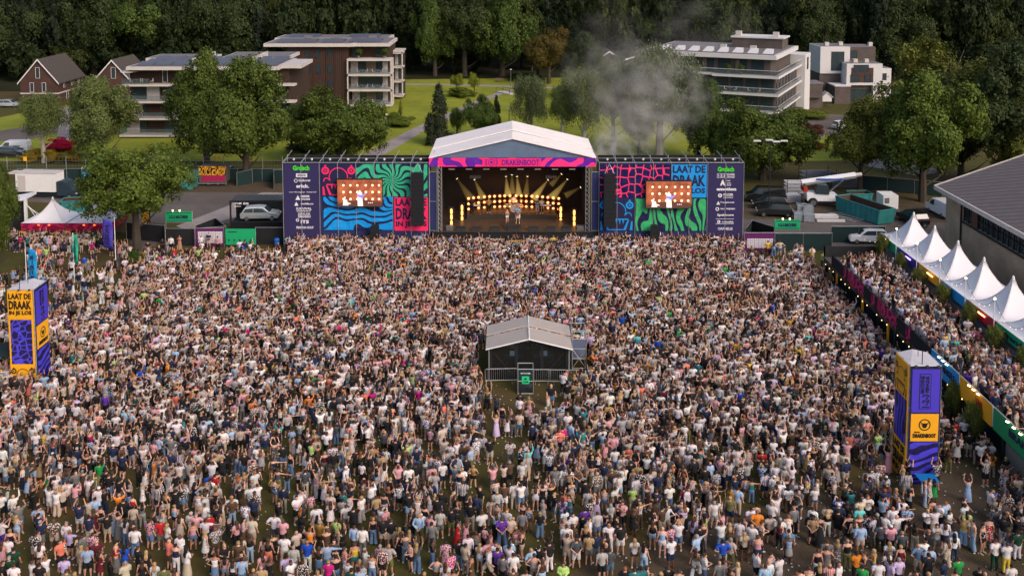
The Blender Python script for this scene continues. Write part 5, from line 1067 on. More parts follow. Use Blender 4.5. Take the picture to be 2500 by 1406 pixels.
def sign_board(px, py, w, z0, z1, m, label, name='sign_board', lit=True, txt=None):
    x, y, _ = G(px, py); t = thing(name, label, 'sign', (x, y, 0)); b = MB().box(-w/2, w/2, -.05, .05, z0, z1).build('board', m, t); f = MB()
    for a in (-w/2, w/2): f.bar((a, .06, 0), (a, .06, z1+.1), .04)
    f.build('post', M_ALU, t); k = MB()
    for (a, b_, c, d) in ((-w/2+.1, w/2-.1, z1-.16, z1-.1), (-w/2+.1, w/2-.1, z0+.1, z0+.16)): k.box(a, b_, -.065, -.055, c, d)
    k.build('border', MATS['navy banner cloth'], b)
    if txt: letter(txt, (z1-z0)*.36, MATS['navy banner cloth'], (0, -.08, (z0+z1)/2-(z1-z0)*.2), b, width=w*.7, bold=.06)
    if lit:
        for s_ in (-.6, .2): MB().lathe([(.02, 0), (.09, .1), (.09, .2)], (s_, -.25, z1+.05), 8).build('spot', glow('warm sign lamp', (1, .8, .35), 5), b)
    return t
sign_board(438, 580, 3.1, 1.9, 3.1, M_SGREEN, 'green entrance sign above the black fence at the left', txt='1-2-3 MACHINE'); sign_board(1921, 600, 2.9, 1.9, 3.0, M_SGREEN, 'green entrance sign above the dark fence at the right', txt='1-2-3 MACHINE')
x, y, _ = G(588, 604); t = thing('green_banner', 'plain green banner with small dark symbols hung on the left fence', 'banner', (x, y-.05, 0)); b = MB().box(-1.7, 1.7, 0, .05, .3, 2.15).build('cloth', M_SGREEN, t); k = MB()
for i in range(5): k.box(-1.4+i*.62, -1.25+i*.62, -.02, -.005, .75, .95)
k.box(-1.4, -.4, -.02, -.005, 1.75, 1.85); k.build('symbol', mp_navy, b)
x, y, _ = G(356, 560); t = thing('info_totem', 'yellow printed totem beside the trunk of the tall light green tree', 'sign', (x, y, 0)); MB().box(-.45, .45, 0, .4, 0, 2.3).build('body', M_BLKMET, t); b = MB().box(-.42, .42, -.03, -.004, .3, 2.2).build('face', print_mat('totem print', srgb('#111111'), srgb('#e0a020'), 'flow', 1.3, 7, (1.4, 1, .8), thr=.35), t)
t = tag(MB().lathe([(.28, 0), (.3, .9), (.32, 1.0), (.2, 1.15)], (0, 0, 0), 10).build('rubbish_bin', mat('blue bin plastic', (.01, .10, .42), .5, var=.1)), 'blue rubbish bin by the left end of the left banner wall', 'bin'); t.location = G(676, 606)
# glass container with a silver car on show
x, y, _ = G(628, 566); t = thing('display_container', 'black framed glass container standing on a plinth for the silver car', 'display box', (x, y, 0)); MB().box(-3.2, 3.2, 0, 2.8, 0, 1.1).build('plinth', M_BLACK, t)
f = MB()
for a in (-3.15, 3.15):
    for b_ in (.05, 2.75): f.box(a-.09, a+.09, b_-.09, b_+.09, 1.1, 3.75)
for b_ in (.05, 2.75): f.box(-3.05, 3.05, b_-.08, b_+.08, 3.6, 3.78); f.box(-3.05, 3.05, b_-.08, b_+.08, 1.1, 1.25)
for a in (-3.15, 3.15): f.box(a-.08, a+.08, .15, 2.65, 3.6, 3.78)
f.build('frame', M_BLKMET, t); MB().box(-3.05, 3.05, 2.7, 2.74, 1.2, 3.6).build('back_wall', M_BLACK, t); r_ = MB()
for i in range(20): r_.box(-3.1+i*.32, -2.94+i*.32, 0, 2.8, 3.8, 3.88)
r_.build('slatted_roof', M_CHROME, t); MB().box(-3.1, 3.1, .02, 2.78, 3.78, 3.8).build('roof_sheet', M_BLKMET, t)
letter('LYNK CO', .22, mp_white, (-1.9, .0, 3.32), t, width=1.9, bold=.05)
MB().box(-2.7, -1.9, .02, .03, 3.05, 3.12).build('printed_line', mp_white, t)
l_ = bpy.data.lights.new('display lamp', 'AREA'); l_.energy = 60; l_.size = 4; lo = bpy.data.objects.new('display_lamp', l_); COL.objects.link(lo); lo.parent = t; lo.location = (0, 1.4, 3.55)
c, b_ = vehicle('show_car', 'silver hatchback on show inside the glass container', 'car', 628, 560, R(3), 4.6, 1.8, SUV, mat('silver car paint', (.45, .47, .5), .2, .4, var=0), SUVG, (-1.5, 1.5)); c.location = (x+.1, y+1.35, 1.12); windscreen(c, (1.22, 1.12), (.62, 1.6), .78); lights(c, 2.3, .75, .66)
# ---- beer tents (pagodas) at the left
def pagoda(par_name, label, x, y, w, d, z0, ze, zp, fascia, group, sides=('front',), sag=.5, name='pagoda_tent'):
    t = thing(name, label, 'tent', (x, y, z0), 0, group); h = w/2; g_ = d/2; m = MB(); n = 9; k = 10; V = []
    def ht(u): return ze + (zp-ze)*((1-u)**2.15*.93 + (1-u)*.07)
    for i in range(n+1):
        u = i/n
        for j in range(4*k):
            s_, e = j//k, (j % k)/k; c = [(-1, -1), (1, -1), (1, 1), (-1, 1), (-1, -1)]; a, b = c[s_], c[s_+1]; X, Y = (a[0]+(b[0]-a[0])*e), (a[1]+(b[1]-a[1])*e)
            rr = max(u, .035); V.append((X*h*rr, Y*g_*rr, ht(u)-z0 - .06*math.sin(math.pi*e)*u*(1-u)*4))
    F_ = []
    for i in range(n):
        for j in range(4*k): a = i*4*k+j; b = i*4*k+(j+1) % (4*k); F_.append((a, a+4*k, b+4*k, b))
    F_.append(tuple(range(4*k))[::-1]); m.add(V, F_); ro = m.build('roof', M_CANVAS, t, smooth=True); sm_ = MB(); [sm_.tube([V[i*4*k+j*k][:2]+(V[i*4*k+j*k][2]+.02,) for i in range(n+1)], .018, 4, False) for j in range(4)]; sm_.build('seam', M_CONC, ro); MB().lathe([(.12, 0), (.1, .25), (.02, .35)], (0, 0, zp-z0-.05), 8).build('finial', M_WHITE, ro)
    for a, b in ((-h, -g_), (h, -g_), (h, g_), (-h, g_)): MB().tube([(a*.98, b*.98, 0), (a*.98, b*.98, ze-z0)], .05, 6).build('leg', M_ALU, t)
    if fascia is not None and 'front' in sides: MB().box(-h, h, -g_-.04, -g_, ze-z0-.85, ze-z0).build('fascia', fascia, t)
    if fascia is not None and 'right' in sides: MB().box(h, h+.04, -g_, g_, ze-z0-.85, ze-z0).build('fascia', fascia, t)
    if fascia is not None and 'left' in sides: MB().box(-h-.04, -h, -g_, g_, ze-z0-.85, ze-z0).build('fascia', fascia, t)
    return t
yt = G(150, 597)[1]; s_t = F/(yt*_cp+H*_sp)
for px0, px1, ppx, lab in ((52, 160, 125, 'left white beer tent with crimson fascia'), (163, 270, 235, 'right white beer tent with crimson fascia')):
    x0, x1 = atY(px0, 560, yt)[0], atY(px1, 560, yt)[0]; ze = atY(100, 545, yt)[2]; zp = atY(100, 487, yt+2.4)[2]; w = x1-x0
    t = pagoda('', lab, (x0+x1)/2, yt+w/2, w, w, 0, ze, zp, M_CRIMP, 'white beer tents', ('front', 'right') if px0 > 100 else ('front',))
    for s_ in (-.5, .7): MB().tube([(s_-.1, -w/2-.08, ze-.2), (s_+.1, -w/2-.08, ze-.2)], .05, 6).build('red_lamp', glow('red sign lamp', (1, .12, .02), 4), t)
    MB().box(-w/2, w/2, w/2-.05, w/2, 0, ze).build('back_wall', mat('tan counter wall', (.16, .12, .08), .8, var=.2), t); MB().box(-w/2+.3, w/2-.3, -w/2+.8, -w/2+1.2, 0, 1.1).build('bar_counter', M_BLACK, t)
    MB().box(-w/2-.05, -w/2+.35, -w/2-.1, -w/2-.05, ze-1.5, ze-.9).build('yellow_sign', M_YEL, t)
# white frame gate of a tent at the far left
x, y, _ = G(30, 572); t = thing('tent_gate', 'white tent gate with guy ropes at the far left of the yard', 'tent', (x, y, 0)); MB().prism([(-2.4, 3.4), (1.6, 4.1), (1.6, 4.4), (-2.4, 3.7)], 0, 3).build('roof', M_CANVAS, t); MB().box(1.5, 1.8, 0, .3, 0, 4.2).box(-.6, -.3, -1.5, -1.2, 0, 3.4).build('post', M_WHITE, t); MB().box(-.2, 1.4, .5, .6, 0, 3.8).build('side_cloth', M_BLACK, t)
for k_ in range(3): MB().bar((1.7, .1+k_*.2, 3.8-k_*.3), (5.2+k_*.6, -1.5+k_, 0), .035).build('guy_rope', M_WHITE, t)
# flags
def beach_flag(px, py, ptop, fpx0, fpx1, fy0, fy1, m, label, txt=None):
    x, y, _ = G(px, py); t = thing('banner_flag', label, 'flag', (x, y, 0)); h = atY(px, ptop, y)[2]; MB().tube([(0, 0, 0), (0, 0, h)], [.05, .03], 6).build('pole', M_WHITE, t)
    X0, X1 = atY(fpx0, fy0, y)[0]-x, atY(fpx1, fy0, y)[0]-x; Z0, Z1 = atY(px, fy1, y)[2], atY(px, fy0, y)[2]; n = 8; c = MB(); V = []
    for i in range(n+1):
        z = Z0+(Z1-Z0)*i/n; 
        for j in range(5): u = j/4; V.append((X0+(X1-X0)*u, .08*math.sin(i*1.1+u*2.5), z-(.25*u)))
    c.add(V, [(i*5+j, i*5+j+1, (i+1)*5+j+1, (i+1)*5+j) for i in range(n) for j in range(4)]); f = c.build('flag_cloth', m, t, smooth=True)
    sd = f.modifiers.new('thickness', 'SOLIDIFY'); sd.thickness = .015
    if txt: letter(txt, abs(X1-X0)*.42, mp_navy, ((X0+X1)/2+abs(X1-X0)*.2, -.14, (Z0+Z1)/2-.2), f, width=(Z1-Z0)*.7, bold=.05, ry=R(-90))
    return t
M_FB = mat('blue flag cloth', srgb('#1587c4'), .7, var=.08); M_FG = mat('teal flag cloth', srgb('#1f9a7c'), .7, var=.08); M_FV = mat('violet flag cloth', srgb('#43399e'), .7, var=.12)
beach_flag(67, 735, 600, 68, 88, 606, 684, M_FB, 'tall blue flag with dark lettering above the left advertising tower', '1-2-3'); beach_flag(182, 690, 568, 175, 189, 570, 641, M_FG, 'slim green flag with script lettering in front of the beer tents', 'Grolsch'); beach_flag(283, 652, 530, 250, 274, 534, 604, M_FV, 'violet flag on a white pole right of the beer tents', 'AEON')
# ---- right yard vehicles and gear
suv('black van parked farthest back beside the right banner wall', 1868, 492, R(172), M_BLKCAR, van=True); suv('black car between the two dark vans behind the right wall', 1880, 508, R(174), M_BLKCAR); suv('black people carrier with roof rails nearest the right banner wall', 1892, 527, R(172), M_BLKCAR, glass=[[(-2.0, 1.1), (-1.8, 1.5), (-.2, 1.56), (-.2, 1.1)], [(-.1, 1.1), (-.1, 1.56), (.4, 1.52), (.9, 1.1)]])
suv('white estate car parked behind the boxed fence near the bar deck', 2118, 592, R(178), M_WHCAR); suv('white van with a green patch parked beside the hall corner', 2300, 525, R(95), M_WHCAR, van=True)
suv('white delivery van on the street at the far left', 34, 372, R(185), M_WHCAR, van=True); suv('silver car below the hedge by the street at the left edge', 22, 262, R(0), MATS['silver car paint']); suv('dark car in front of the white delivery van', 25, 384, R(5), M_BLKCAR)
suv('white car in the car park seen between the trees', 2060, 316, R(20), M_WHCAR); suv('second white car in the car park, half hidden by the olive green tree', 2125, 306, R(10), M_WHCAR)
suv('white van behind the striped trailer', 545, 440, R(0), M_WHCAR, van=True)
t = suv('black off road car parked near the generator', 2228, 545, R(100), M_BLKCAR); wheel(t, -2.42, 0, .36, .25, 'spare_wheel').rotation_euler = (0, 0, R(90))
# telescopic handler
x, y, _ = G(2012, 502); t = thing('telehandler', 'white telescopic handler with long boom in the right yard', 'construction machine', (x, y, 0), R(-3))
MB().add([(-2.4, -.9, .8), (2.2, -.9, .8), (2.2, .9, .8), (-2.4, .9, .8), (-2.5, -.8, 1.9), (1.4, -.8, 1.7), (1.4, .8, 1.7), (-2.5, .8, 1.9)], [(0, 3, 2, 1), (4, 5, 6, 7), (0, 1, 5, 4), (1, 2, 6, 5), (2, 3, 7, 6), (3, 0, 4, 7)]).build('chassis', M_WHCAR, t)
b = MB().tube([(-3.0, .1, 3.0), (4.0, .1, 4.1)], .42, 4).build('boom', M_WHCAR, t); MB().tube([(3.9, .1, 4.08), (4.8, .1, 4.2)], .28, 4).build('boom_tip', M_CONC, b); MB().box(-1.2, 2.2, -.36, -.33, 3.45, 3.7).build('blue_stripe', mat('blue stripe', (.03, .09, .3), .5, var=0), b)
b.rotation_euler = (0, 0, 0)
MB().bar((-2.6, 0, 1.9), (-2.6, 0, 2.9), .25).bar((.5, 0, 1.7), (2.6, 0, 3.6), .1).build('boom_ram', M_CHROME, t); c = MB().prism([(-1.4, 1.8), (.4, 1.7), (.2, 2.9), (-1.2, 3.0)], -.95, -.1).build('cab', M_GLASS, t)
MB().box(-2.9, -2.4, -.9, .9, 2.0, 2.6).build('counterweight', mat('red machine paint', (.35, .03, .02), .5, var=.1), t)
for wx in (-1.7, 1.9):
    for s_ in (-1, 1): w_ = wheel(t, wx, s_*.95, .62, .45); MB().lathe([(.1, -.24), (.32, -.23), (.32, .23), (.1, .24)], (0, 0, 0), 10, 'y').build('hub', mat('orange hub', (.35, .08, .02), .6, var=.1), w_)
# generator on trailer
x, y, _ = G(2174, 525); t = thing('generator', 'white generator on a small trailer in the right yard', 'generator', (x, y, 0)); MB().box(-.95, .95, 0, 2.4, .8, 2.5).build('housing', M_WHITE, t); MB().box(-.8, -.2, -.02, -.005, 1.5, 2.2).build('vent_panel', M_CHROME, t); MB().box(-1.1, 1.1, -.3, 2.5, .45, .8).build('trailer_bed', M_CHROME, t); MB().bar((-.3, -.3, .5), (0, -1.8, .5), .06).bar((.3, -.3, .5), (0, -1.8, .5), .06).build('drawbar', M_ALU, t)
for s_ in (-1, 1): w_ = wheel(t, s_*1.05, 1.1, .32, .2); w_.rotation_euler = (0, 0, R(90))
def rack(px, py, label, w, d, h, rz=0, n=4):
    x, y, _ = G(px, py); t = thing('scaffold_stack', label, 'scaffold stack', (x, y, 0), rz, 'stacks of scaffold parts'); f = MB()
    for i in range(n):
        z = .15+i*h/n
        for j in range(7): f.bar((-w/2, -d/2+d*j/6, z), (w/2, -d/2+d*j/6, z), .05)
        for a in (-w/2, -w/6, w/6, w/2): f.bar((a, -d/2, z-.08), (a, d/2, z-.08), .045)
    f.build('tubes', M_CHROME if rz else M_ALU, t); g_ = MB()
    for a in (-w/2, w/2):
        for b in (-d/2, d/2): g_.bar((a, b, 0), (a, b, h+.15), .05)
    g_.build('rack_frame', M_BLKMET, t)
rack(1940, 470, 'stack of grey scaffold parts under the dense tree', 2.6, 2, 1.8); rack(1995, 450, 'far stack of scaffold parts behind the telescopic handler', 4.5, 2.5, 2.2, R(8)); rack(2060, 455, 'stack of dark scaffold frames left of the olive green tree', 4.0, 2.5, 2.0, R(-6)); rack(1935, 492, 'low stack of scaffold parts beside the black vans', 2.0, 1.6, 1.0)
def crate(px, py, label, w=1.25, d=1.25, h=1.0):
    x, y, _ = G(px, py); t = thing('wire_crate', label, 'crate', (x, y, 0), R(-8), 'grey metal crates'); m = MB()
    for z in (.12, h*.5, h): m.bar((-w/2, -d/2, z), (w/2, -d/2, z), .03).bar((-w/2, d/2, z), (w/2, d/2, z), .03).bar((-w/2, -d/2, z), (-w/2, d/2, z), .03).bar((w/2, -d/2, z), (w/2, d/2, z), .03)
    for a in (-w/2, w/2):
        for b in (-d/2, d/2): m.bar((a, b, 0), (a, b, h), .04)
    m.build('frame', M_ALU, t); MB().box(-w/2+.04, w/2-.04, -d/2+.03, d/2-.03, .12, h*.92).build('load', mat('galvanised parts', (.32, .36, .40), .5, .4, var=.3, scale=5), t)
crate(1950, 538, 'grey metal crate nearest the black people carrier'); crate(1974, 540, 'grey metal crate at the front right of the crates'); crate(1957, 518, 'grey metal crate at the back left of the crates'); crate(1972, 520, 'grey metal crate at the back right of the crates')
for px, py, w, d, lab in ((2012, 530, 3.2, 1.4, 'bundle of white boards lying in the right yard'), (2028, 541, 3.4, .5, 'flat white beam lying in front of the boards')):
    x, y, _ = G(px, py); t = thing('board_bundle', lab, 'boards', (x, y, 0), R(-2)); [MB().box(-w/2, w/2, -d/2+i*d/4+.02, -d/2+(i+1)*d/4-.02, 0, .35-.03*i).build('board', M_FRAME, t) for i in range(4)]
x, y, _ = G(2065, 530); t = thing('ladder_frame', 'flat steel ladder frame lying beside the long teal skip', 'frame', (x, y, .05), R(25)); m = MB().bar((-.8, -2.2, 0), (-.8, 2.2, 0), .06).bar((.8, -2.2, 0), (.8, 2.2, 0), .06)
for i in range(7): m.bar((-.8, -2.1+i*.7, 0), (.8, -2.1+i*.7, 0), .045)
m.build('rungs', M_ALU, t)
for px, lab in ((2155, 'pallet lying left under the large round green tree'), (2185, 'pallet lying right under the large round green tree')):
    x, y, _ = G(px, 470 if px < 2160 else 466); t = thing('pallet', lab, 'pallet', (x, y, 0)); m = MB(); [m.box(-.9, .9, -.6+i*.25, -.45+i*.25, .12, .16) for i in range(5)]; [m.box(a-.06, a+.06, -.6, .55, 0, .12) for a in (-.8, 0, .8)]; m.build('planks', M_TIMBER, t)
# ================================================================ MIXING TENT, BARRIERS, TOWERS, BAR DECK
yf = G(1250, 926)[1]; xa, xb = atY(1194, 900, yf)[0], atY(1389, 900, yf)[0]; xc = (xa+xb)/2; w = xb-xa
t = thing('mixing_tent', 'gabled mixing tent with pale roof and dark clear walls in the middle of the crowd', 'tent', (xc, yf, 0))
ze = atY(1290, 849, yf)[2]; zr = atY(1290, 824, yf)[2]; dp = 4.3; W = w/2+.25
for s_, mm in ((-1, mat('pale roof slope', (0.42, 0.36, 0.32), .7, var=.12, scale=2)), (1, MATS['pale roof slope'])):
    for (y0, y1, dz) in ((-.35, 2.2, 0), (2.25, dp, .12)):
        m = MB(); roof_quad(m, s_*W if s_ < 0 else 0, (ze if s_ < 0 else zr)+dz, 0 if s_ < 0 else s_*W, (zr if s_ < 0 else ze)+dz, y0, y1, .07); r_ = m.build('roof_panel', mm, t)
        k = MB()
        for i in range(1, 5): yy = y0+(y1-y0)*i/5; k.add([(s_*.1, yy, zr+dz+.012-.03), (s_*W*.97, yy, ze+dz+.03), (s_*W*.97, yy+.03, ze+dz+.03), (s_*.1, yy+.03, zr+dz+.012-.03)], [(0, 1, 2, 3) if s_ > 0 else (3, 2, 1, 0)])
        k.build('rib', M_CHROME, r_)
MB().bar((0, -.38, zr+.03), (0, dp, zr+.16), .05).bar((-W, -.38, ze), (0, -.38, zr), .05).bar((0, -.38, zr), (W, -.38, ze), .05).build('edge_trim', M_WHITE, t)
for a in (-w/2, w/2):
    for b in (0, dp-.2): MB().tube([(a, b, 0), (a, b, ze)], .06, 6).build('post', M_ALU, t)
clear = bpy.data.materials.new('clear plastic wall'); clear.use_nodes = True; N_, L_ = nodes(clear); N_['Principled BSDF'].inputs['Base Color'].default_value = (.02, .02, .02, 1); N_['Principled BSDF'].inputs['Alpha'].default_value = .55; N_['Principled BSDF'].inputs['Roughness'].default_value = .15
for i in range(3): a = -w/2+.1+i*(w-.2)/3; b = a+(w-.2)/3; MB().prism([(a, .05), (b, .05), (b, ze+(zr-ze)*(1-abs(b)/(w/2))*.93), (a, ze+(zr-ze)*(1-abs(a)/(w/2))*.93)] if i != 1 else [(a, .05), (b, .05), (b, ze+(zr-ze)*(1-abs(b)/(w/2))*.93), (0, zr-.05), (a, ze+(zr-ze)*(1-abs(a)/(w/2))*.93)], .0, .015).build('clear_wall', clear, t)
for i in range(4): a = -w/2+.12+i*(w-.24)/3; MB().box(a-.13, a+.13, -.04, -.01, .05, ze+(zr-ze)*(1-abs(a)/(w/2))*.85).build('black_strip', M_BLACK, t)
MB().box(-w/2, w/2, 3.6, 3.65, 0, 1.0).box(-w/2+.02, -w/2+.06, .1, 3.6, 0, 1.2).box(w/2-.06, w/2-.02, .1, 3.6, 0, 1.2).build('skirt_wall', M_BLACK, t); MB().box(-w/2, w/2, .1, 3.6, 0, .12).build('floor', M_BLACK, t)
MB().bar((-w/2+.4, .3, 2.0), (-w/2+1.7, .3, .4), .03).bar((w/2-.4, .3, 2.0), (w/2-1.7, .3, .4), .03).build('brace', M_ALU, t)
for a, lab in ((-1.2, 'left sound desk inside the mixing tent'), (1.2, 'right light desk inside the mixing tent')):
    d = thing('mixing_desk', lab, 'mixing desk', (xc+a, yf+2.2, .12)); MB().box(-.8, .8, -.4, .4, .7, .85).box(-.75, -.7, -.35, .35, 0, .7).box(.7, .75, -.35, .35, 0, .7).build('console', M_BLKMET, d); MB().box(-.3, .3, -.1, -.06, .9, 1.3).build('monitor', glow('desk monitor', (.35, .5, .7), .5), d)
# scaffold stair tower on its right
x0, y0, _ = G(1412, 905); t = thing('scaffold_tower', 'small scaffold platform beside the right side of the mixing tent', 'scaffold', (x0, y0, 0)); m = MB()
for a in (-.5, .6):
    for b in (0, 1.8): m.bar((a, b, 0), (a, b, 3.2), .04)
for z in (.2, 1.0, 1.8, 2.6, 3.2): m.bar((-.5, 0, z), (.6, 0, z), .03).bar((-.5, 1.8, z), (.6, 1.8, z), .03).bar((.6, 0, z), (.6, 1.8, z), .03).bar((-.5, 0, z), (-.5, 1.8, z), .03)
m.bar((-.5, 0, .2), (.6, 0, 1.8), .03).bar((.6, 0, .2), (-.5, 0, 1.8), .03).build('frame', M_ALU, t)
for z in (1.0, 1.8): MB().box(-.45, .55, .05, 1.75, z, z+.06).build('platform', M_CHROME, t)
# barriers
def barrier(px, py, L_, label, rz=0, group='steel crowd barriers'):
    x, y, _ = G(px, py); t = thing('crowd_barrier', label, 'barrier', (x, y, 0), rz, group); m = MB().tube([(-L_/2, 0, .2), (-L_/2, 0, 1.05), (-L_/2+.1, 0, 1.12), (L_/2-.1, 0, 1.12), (L_/2, 0, 1.05), (L_/2, 0, .2), (-L_/2, 0, .2)], .028, 6)
    m.build('frame', M_ALU, t); k = MB()
    for i in range(1, int(L_/.16)): k.bar((-L_/2+i*.16, 0, .2), (-L_/2+i*.16, 0, 1.1), .01)
    k.build('bars', M_ALU, t)
    for s_ in (-.8, .8): MB().bar((s_*L_/2.4, -.35, .02), (s_*L_/2.4, .35, .02), .025).bar((s_*L_/2.4, 0, 0), (s_*L_/2.4, 0, .2), .02).build('foot', M_ALU, t)
barrier(1224, 934, 2.5, 'steel crowd barrier left of the green recycling cage', R(3)); barrier(1322, 936, 1.4, 'short steel crowd barrier just right of the green recycling cage'); barrier(1378, 937, 2.4, 'steel crowd barrier at the right end of the mixing tent', R(-2))
# recycling cage
x0, y0, _ = G(1283, 962); t = thing('recycling_cage', 'tall framed clear recycling cage with a green sign in front of the mixing tent', 'recycling cage', (x0, y0, 0)); m = MB(); hh = atY(1283, 893, y0+.6)[2]
for a in (-.58, .58):
    for b in (0, 1.1): m.bar((a, b, 0), (a, b, hh), .035)
for z in (.05, hh*.52, hh): m.bar((-.58, 0, z), (.58, 0, z), .035).bar((-.58, 1.1, z), (.58, 1.1, z), .035).bar((-.58, 0, z), (-.58, 1.1, z), .03).bar((.58, 0, z), (.58, 1.1, z), .03)
m.build('frame', M_ALU, t); MB().box(-.55, .55, .02, .03, .05, hh*.5).box(-.55, .55, 1.07, 1.08, .05, hh).build('clear_panel', clear, t); MB().box(-.5, .5, .1, 1.0, .05, .42).build('cup_pile', mat('crushed cups', (.25, .27, .30), .5, var=.4, scale=9), t)
MB().box(-.56, .56, .0, .04, hh*.54, hh*.97).build('black_board', mat('dark green board', (.008, .03, .03), .7, var=.1), t); g_ = MB().box(-.28, .28, -.03, -.005, hh*.42, hh*.72).build('green_sign', mat('fresh green sign', srgb('#24c27c'), .6, var=.04), t); disc(k := MB(), 0, hh*.62, .09, -.045); k.build('symbol', mp_navy, g_); letter('CUPS', .10, mp_navy, (0, -.05, hh*.48), g_, width=.4, bold=.05); letter('RECYCLE HERE', .11, mp_white, (0, -.02, hh*.81), t, width=.72, bold=.03)
# ---- advertising towers
M_SCALEV = print_mat('violet scale print', (0.020, 0.014, 0.075), srgb('#4a44c8'), 'scales', 1.9, thr=.075, seed=2.2, rand=.7); M_FLOWV = print_mat('violet flowing print', (0.014, 0.010, 0.07), srgb('#463fc4'), 'bandsz', .5, 4.5, (1, 1, 1.2), centre=(1.9, 0), thr=.45, seed=8.0); M_FLOWD = print_mat('dark violet flowing print', (0.014, 0.010, 0.07), srgb('#463fc4'), 'bandsx', .6, 4.0, (1.2, 1.2, .7), centre=(1.6, 0), thr=.5, seed=3.0)
mp_blk = mat('black ink', (.012, .012, .012), .6, var=0)
def sub_emblem(par, w, x, z, y, ink):
    m = ring_mb(x, z, w*.36, w*.44, y, 20)
    m.add([(x-w*.16, y, z+.12*w), (x+w*.16, y, z+.12*w), (x+w*.2, y, z-.05*w), (x+w*.1, y, z-.24*w), (x-w*.1, y, z-.24*w), (x-w*.2, y, z-.05*w)], [(5, 4, 3, 2, 1, 0)])
    for s_ in (-1, 1): m.add([(x+s_*w*.16, y, z+.12*w), (x+s_*w*.30, y, z+.22*w), (x+s_*w*.24, y, z+.02*w)], [(0, 1, 2)])
    m.build('emblem', ink, par)
def tower(xf, yf_, h, label, kind):
    w, d = 1.95, 2.07; q = d/4.1; t = thing('advertising_tower', label, 'advertising tower', (xf, yf_, 0))
    m = MB()
    for a in (-w/2, 0, w/2) if False else (-w/2, w/2):
        for b in (0, d/2, d): m.bar((a, b, 0), (a, b, h+.08), .04)
    for z in (0.2, 2, 4, 6, h): m.bar((-w/2, 0, z), (w/2, 0, z), .03).bar((-w/2, d, z), (w/2, d, z), .03).bar((-w/2, 0, z), (-w/2, d, z), .03).bar((w/2, 0, z), (w/2, d, z), .03)
    m.build('scaffold', M_ALU, t); MB().add([(-w/2, 0, h), (w/2, 0, h), (w/2, d, h), (-w/2, d, h), (0, 0, h+.02), (0, d, h+.22)], [(0, 1, 5, 3), (1, 2, 5)]).build('top_cloth', mat('grey white top cloth', (.50, .47, .50), .8, var=.15), t)
    MB().bar((-.15, .2, h), (-.15, .2, h+.9), .03).bar((0, 1.2, h+.1), (0, 1.2, h+.6), .02).build('cable_mast', M_BLKMET, t)
    fr = MB().box(-w/2+.02, w/2-.02, -.10, -.06, .05, h).build('front_face', mp_navy if kind == 'r' else M_YEL, t); sx_ = w/2+.06 if kind == 'l' else -w/2-.06
    sd = MB().box(sx_-.02, sx_+.02, .02, d-.02, .05, h).build('side_face', mp_navy if kind == 'l' else M_YEL, t); sgn = 1 if kind == 'l' else -1; rz_ = R(90)*sgn
    def panel(par, m_, x, z, pw, ph, side=False, nm='panel'):
        o = MB().box(-pw/2, pw/2, -.02, 0, -ph/2, ph/2).build(nm, m_, par)
        if side: o.location = (sx_+sgn*.025, d/2+sgn*x, z); o.rotation_euler = (0, 0, rz_)
        else: o.location = (x, -.105, z)
        return o
    if kind == 'r':
        p = panel(fr, M_VIO, 0, h-1.55, 1.72, 2.75); b = MB().box(-.40, .32, -.03, -.022, -1.15, 1.1).build('logo_plate', mp_blk, p); MB().box(-.36, .28, -.036, -.031, -1.11, 1.06).build('logo_plate_face', M_VIO, p)
        letter('1-2-3', .42, mp_blk, (.22, -.05, -.62), p, width=.85, bold=.03, ry=R(-90)); letter('MACHINE', .22, mp_blk, (-.10, -.05, .42), p, width=1.1, bold=.04, ry=R(-90)); letter('VERHUUR', .22, mp_blk, (.20, -.05, .42), p, width=1.1, bold=.04, ry=R(-90))
        p = panel(fr, M_YEL, 0, h-3.9, 1.72, 1.75); sub_emblem(p, .85, 0, .18, -.03, mp_blk); letter('DRAKENBOOT', .26, mp_blk, (0, -.04, -.64), p, width=1.42, bold=.06); letter('Brabant', .09, mp_blk, (-.45, -.04, -.32), p, width=.32)
        panel(fr, M_FLOWV, 0, 1.45, 1.76, 2.7)
        p = panel(sd, M_YEL, 0, h-1.2, 3.9*q, 2.1, True); beast_face(p, 3.6*q, 2.0, mp_blk, -.03)
        panel(sd, M_FLOWD, 0, h-3.75, 3.5*q, 2.9, True); p = panel(sd, M_YEL, 0, 1.25, 3.9*q, 2.3, True); slogan(p, 3.7*q, 2.2, M_YEL, mp_blk)
    else:
        p = panel(fr, M_YEL, 0, h-1.15, 1.9, 2.0); slogan(p, 1.85, 1.95, M_YEL, mp_blk)
        panel(fr, M_SCALEV, 0, h-4.0, 1.6, 3.45); p = panel(fr, M_YEL, 0, .95, 1.8, 1.7); beast_face(p, 1.75, 1.6, mp_blk, -.03)
        p = panel(sd, M_VIO, 0, h-1.5, 3.7*q, 2.6, True); letter('1-2-3', .5, mp_blk, (.3, -.05, -.65), p, width=1.0, bold=.03, ry=R(-90)); letter('MACHINE', .24, mp_blk, (-.1, -.05, .6), p, width=1.2, bold=.04, ry=R(-90)); letter('VERHUUR', .24, mp_blk, (.28, -.05, .6), p, width=1.2, bold=.04, ry=R(-90))
        p = panel(sd, M_YEL, 0, h-3.8, 3.7*q, 1.8, True); sub_emblem(p, .95, 0, .15, -.03, mp_blk); letter('DRAKENBOOT', .3, mp_blk, (0, -.04, -.68), p, width=1.4, bold=.06)
        panel(sd, M_FLOWV, 0, 1.5, 3.7*q, 2.7, True)
    for a in (-.7, 0, .7) if kind == 'r' else (0, .8): MB().tube([(a, -.05, h+.02), (a, -.3, h+.1)], [.03, .08], 6).build('floodlight', M_BLKMET, t)
    return t
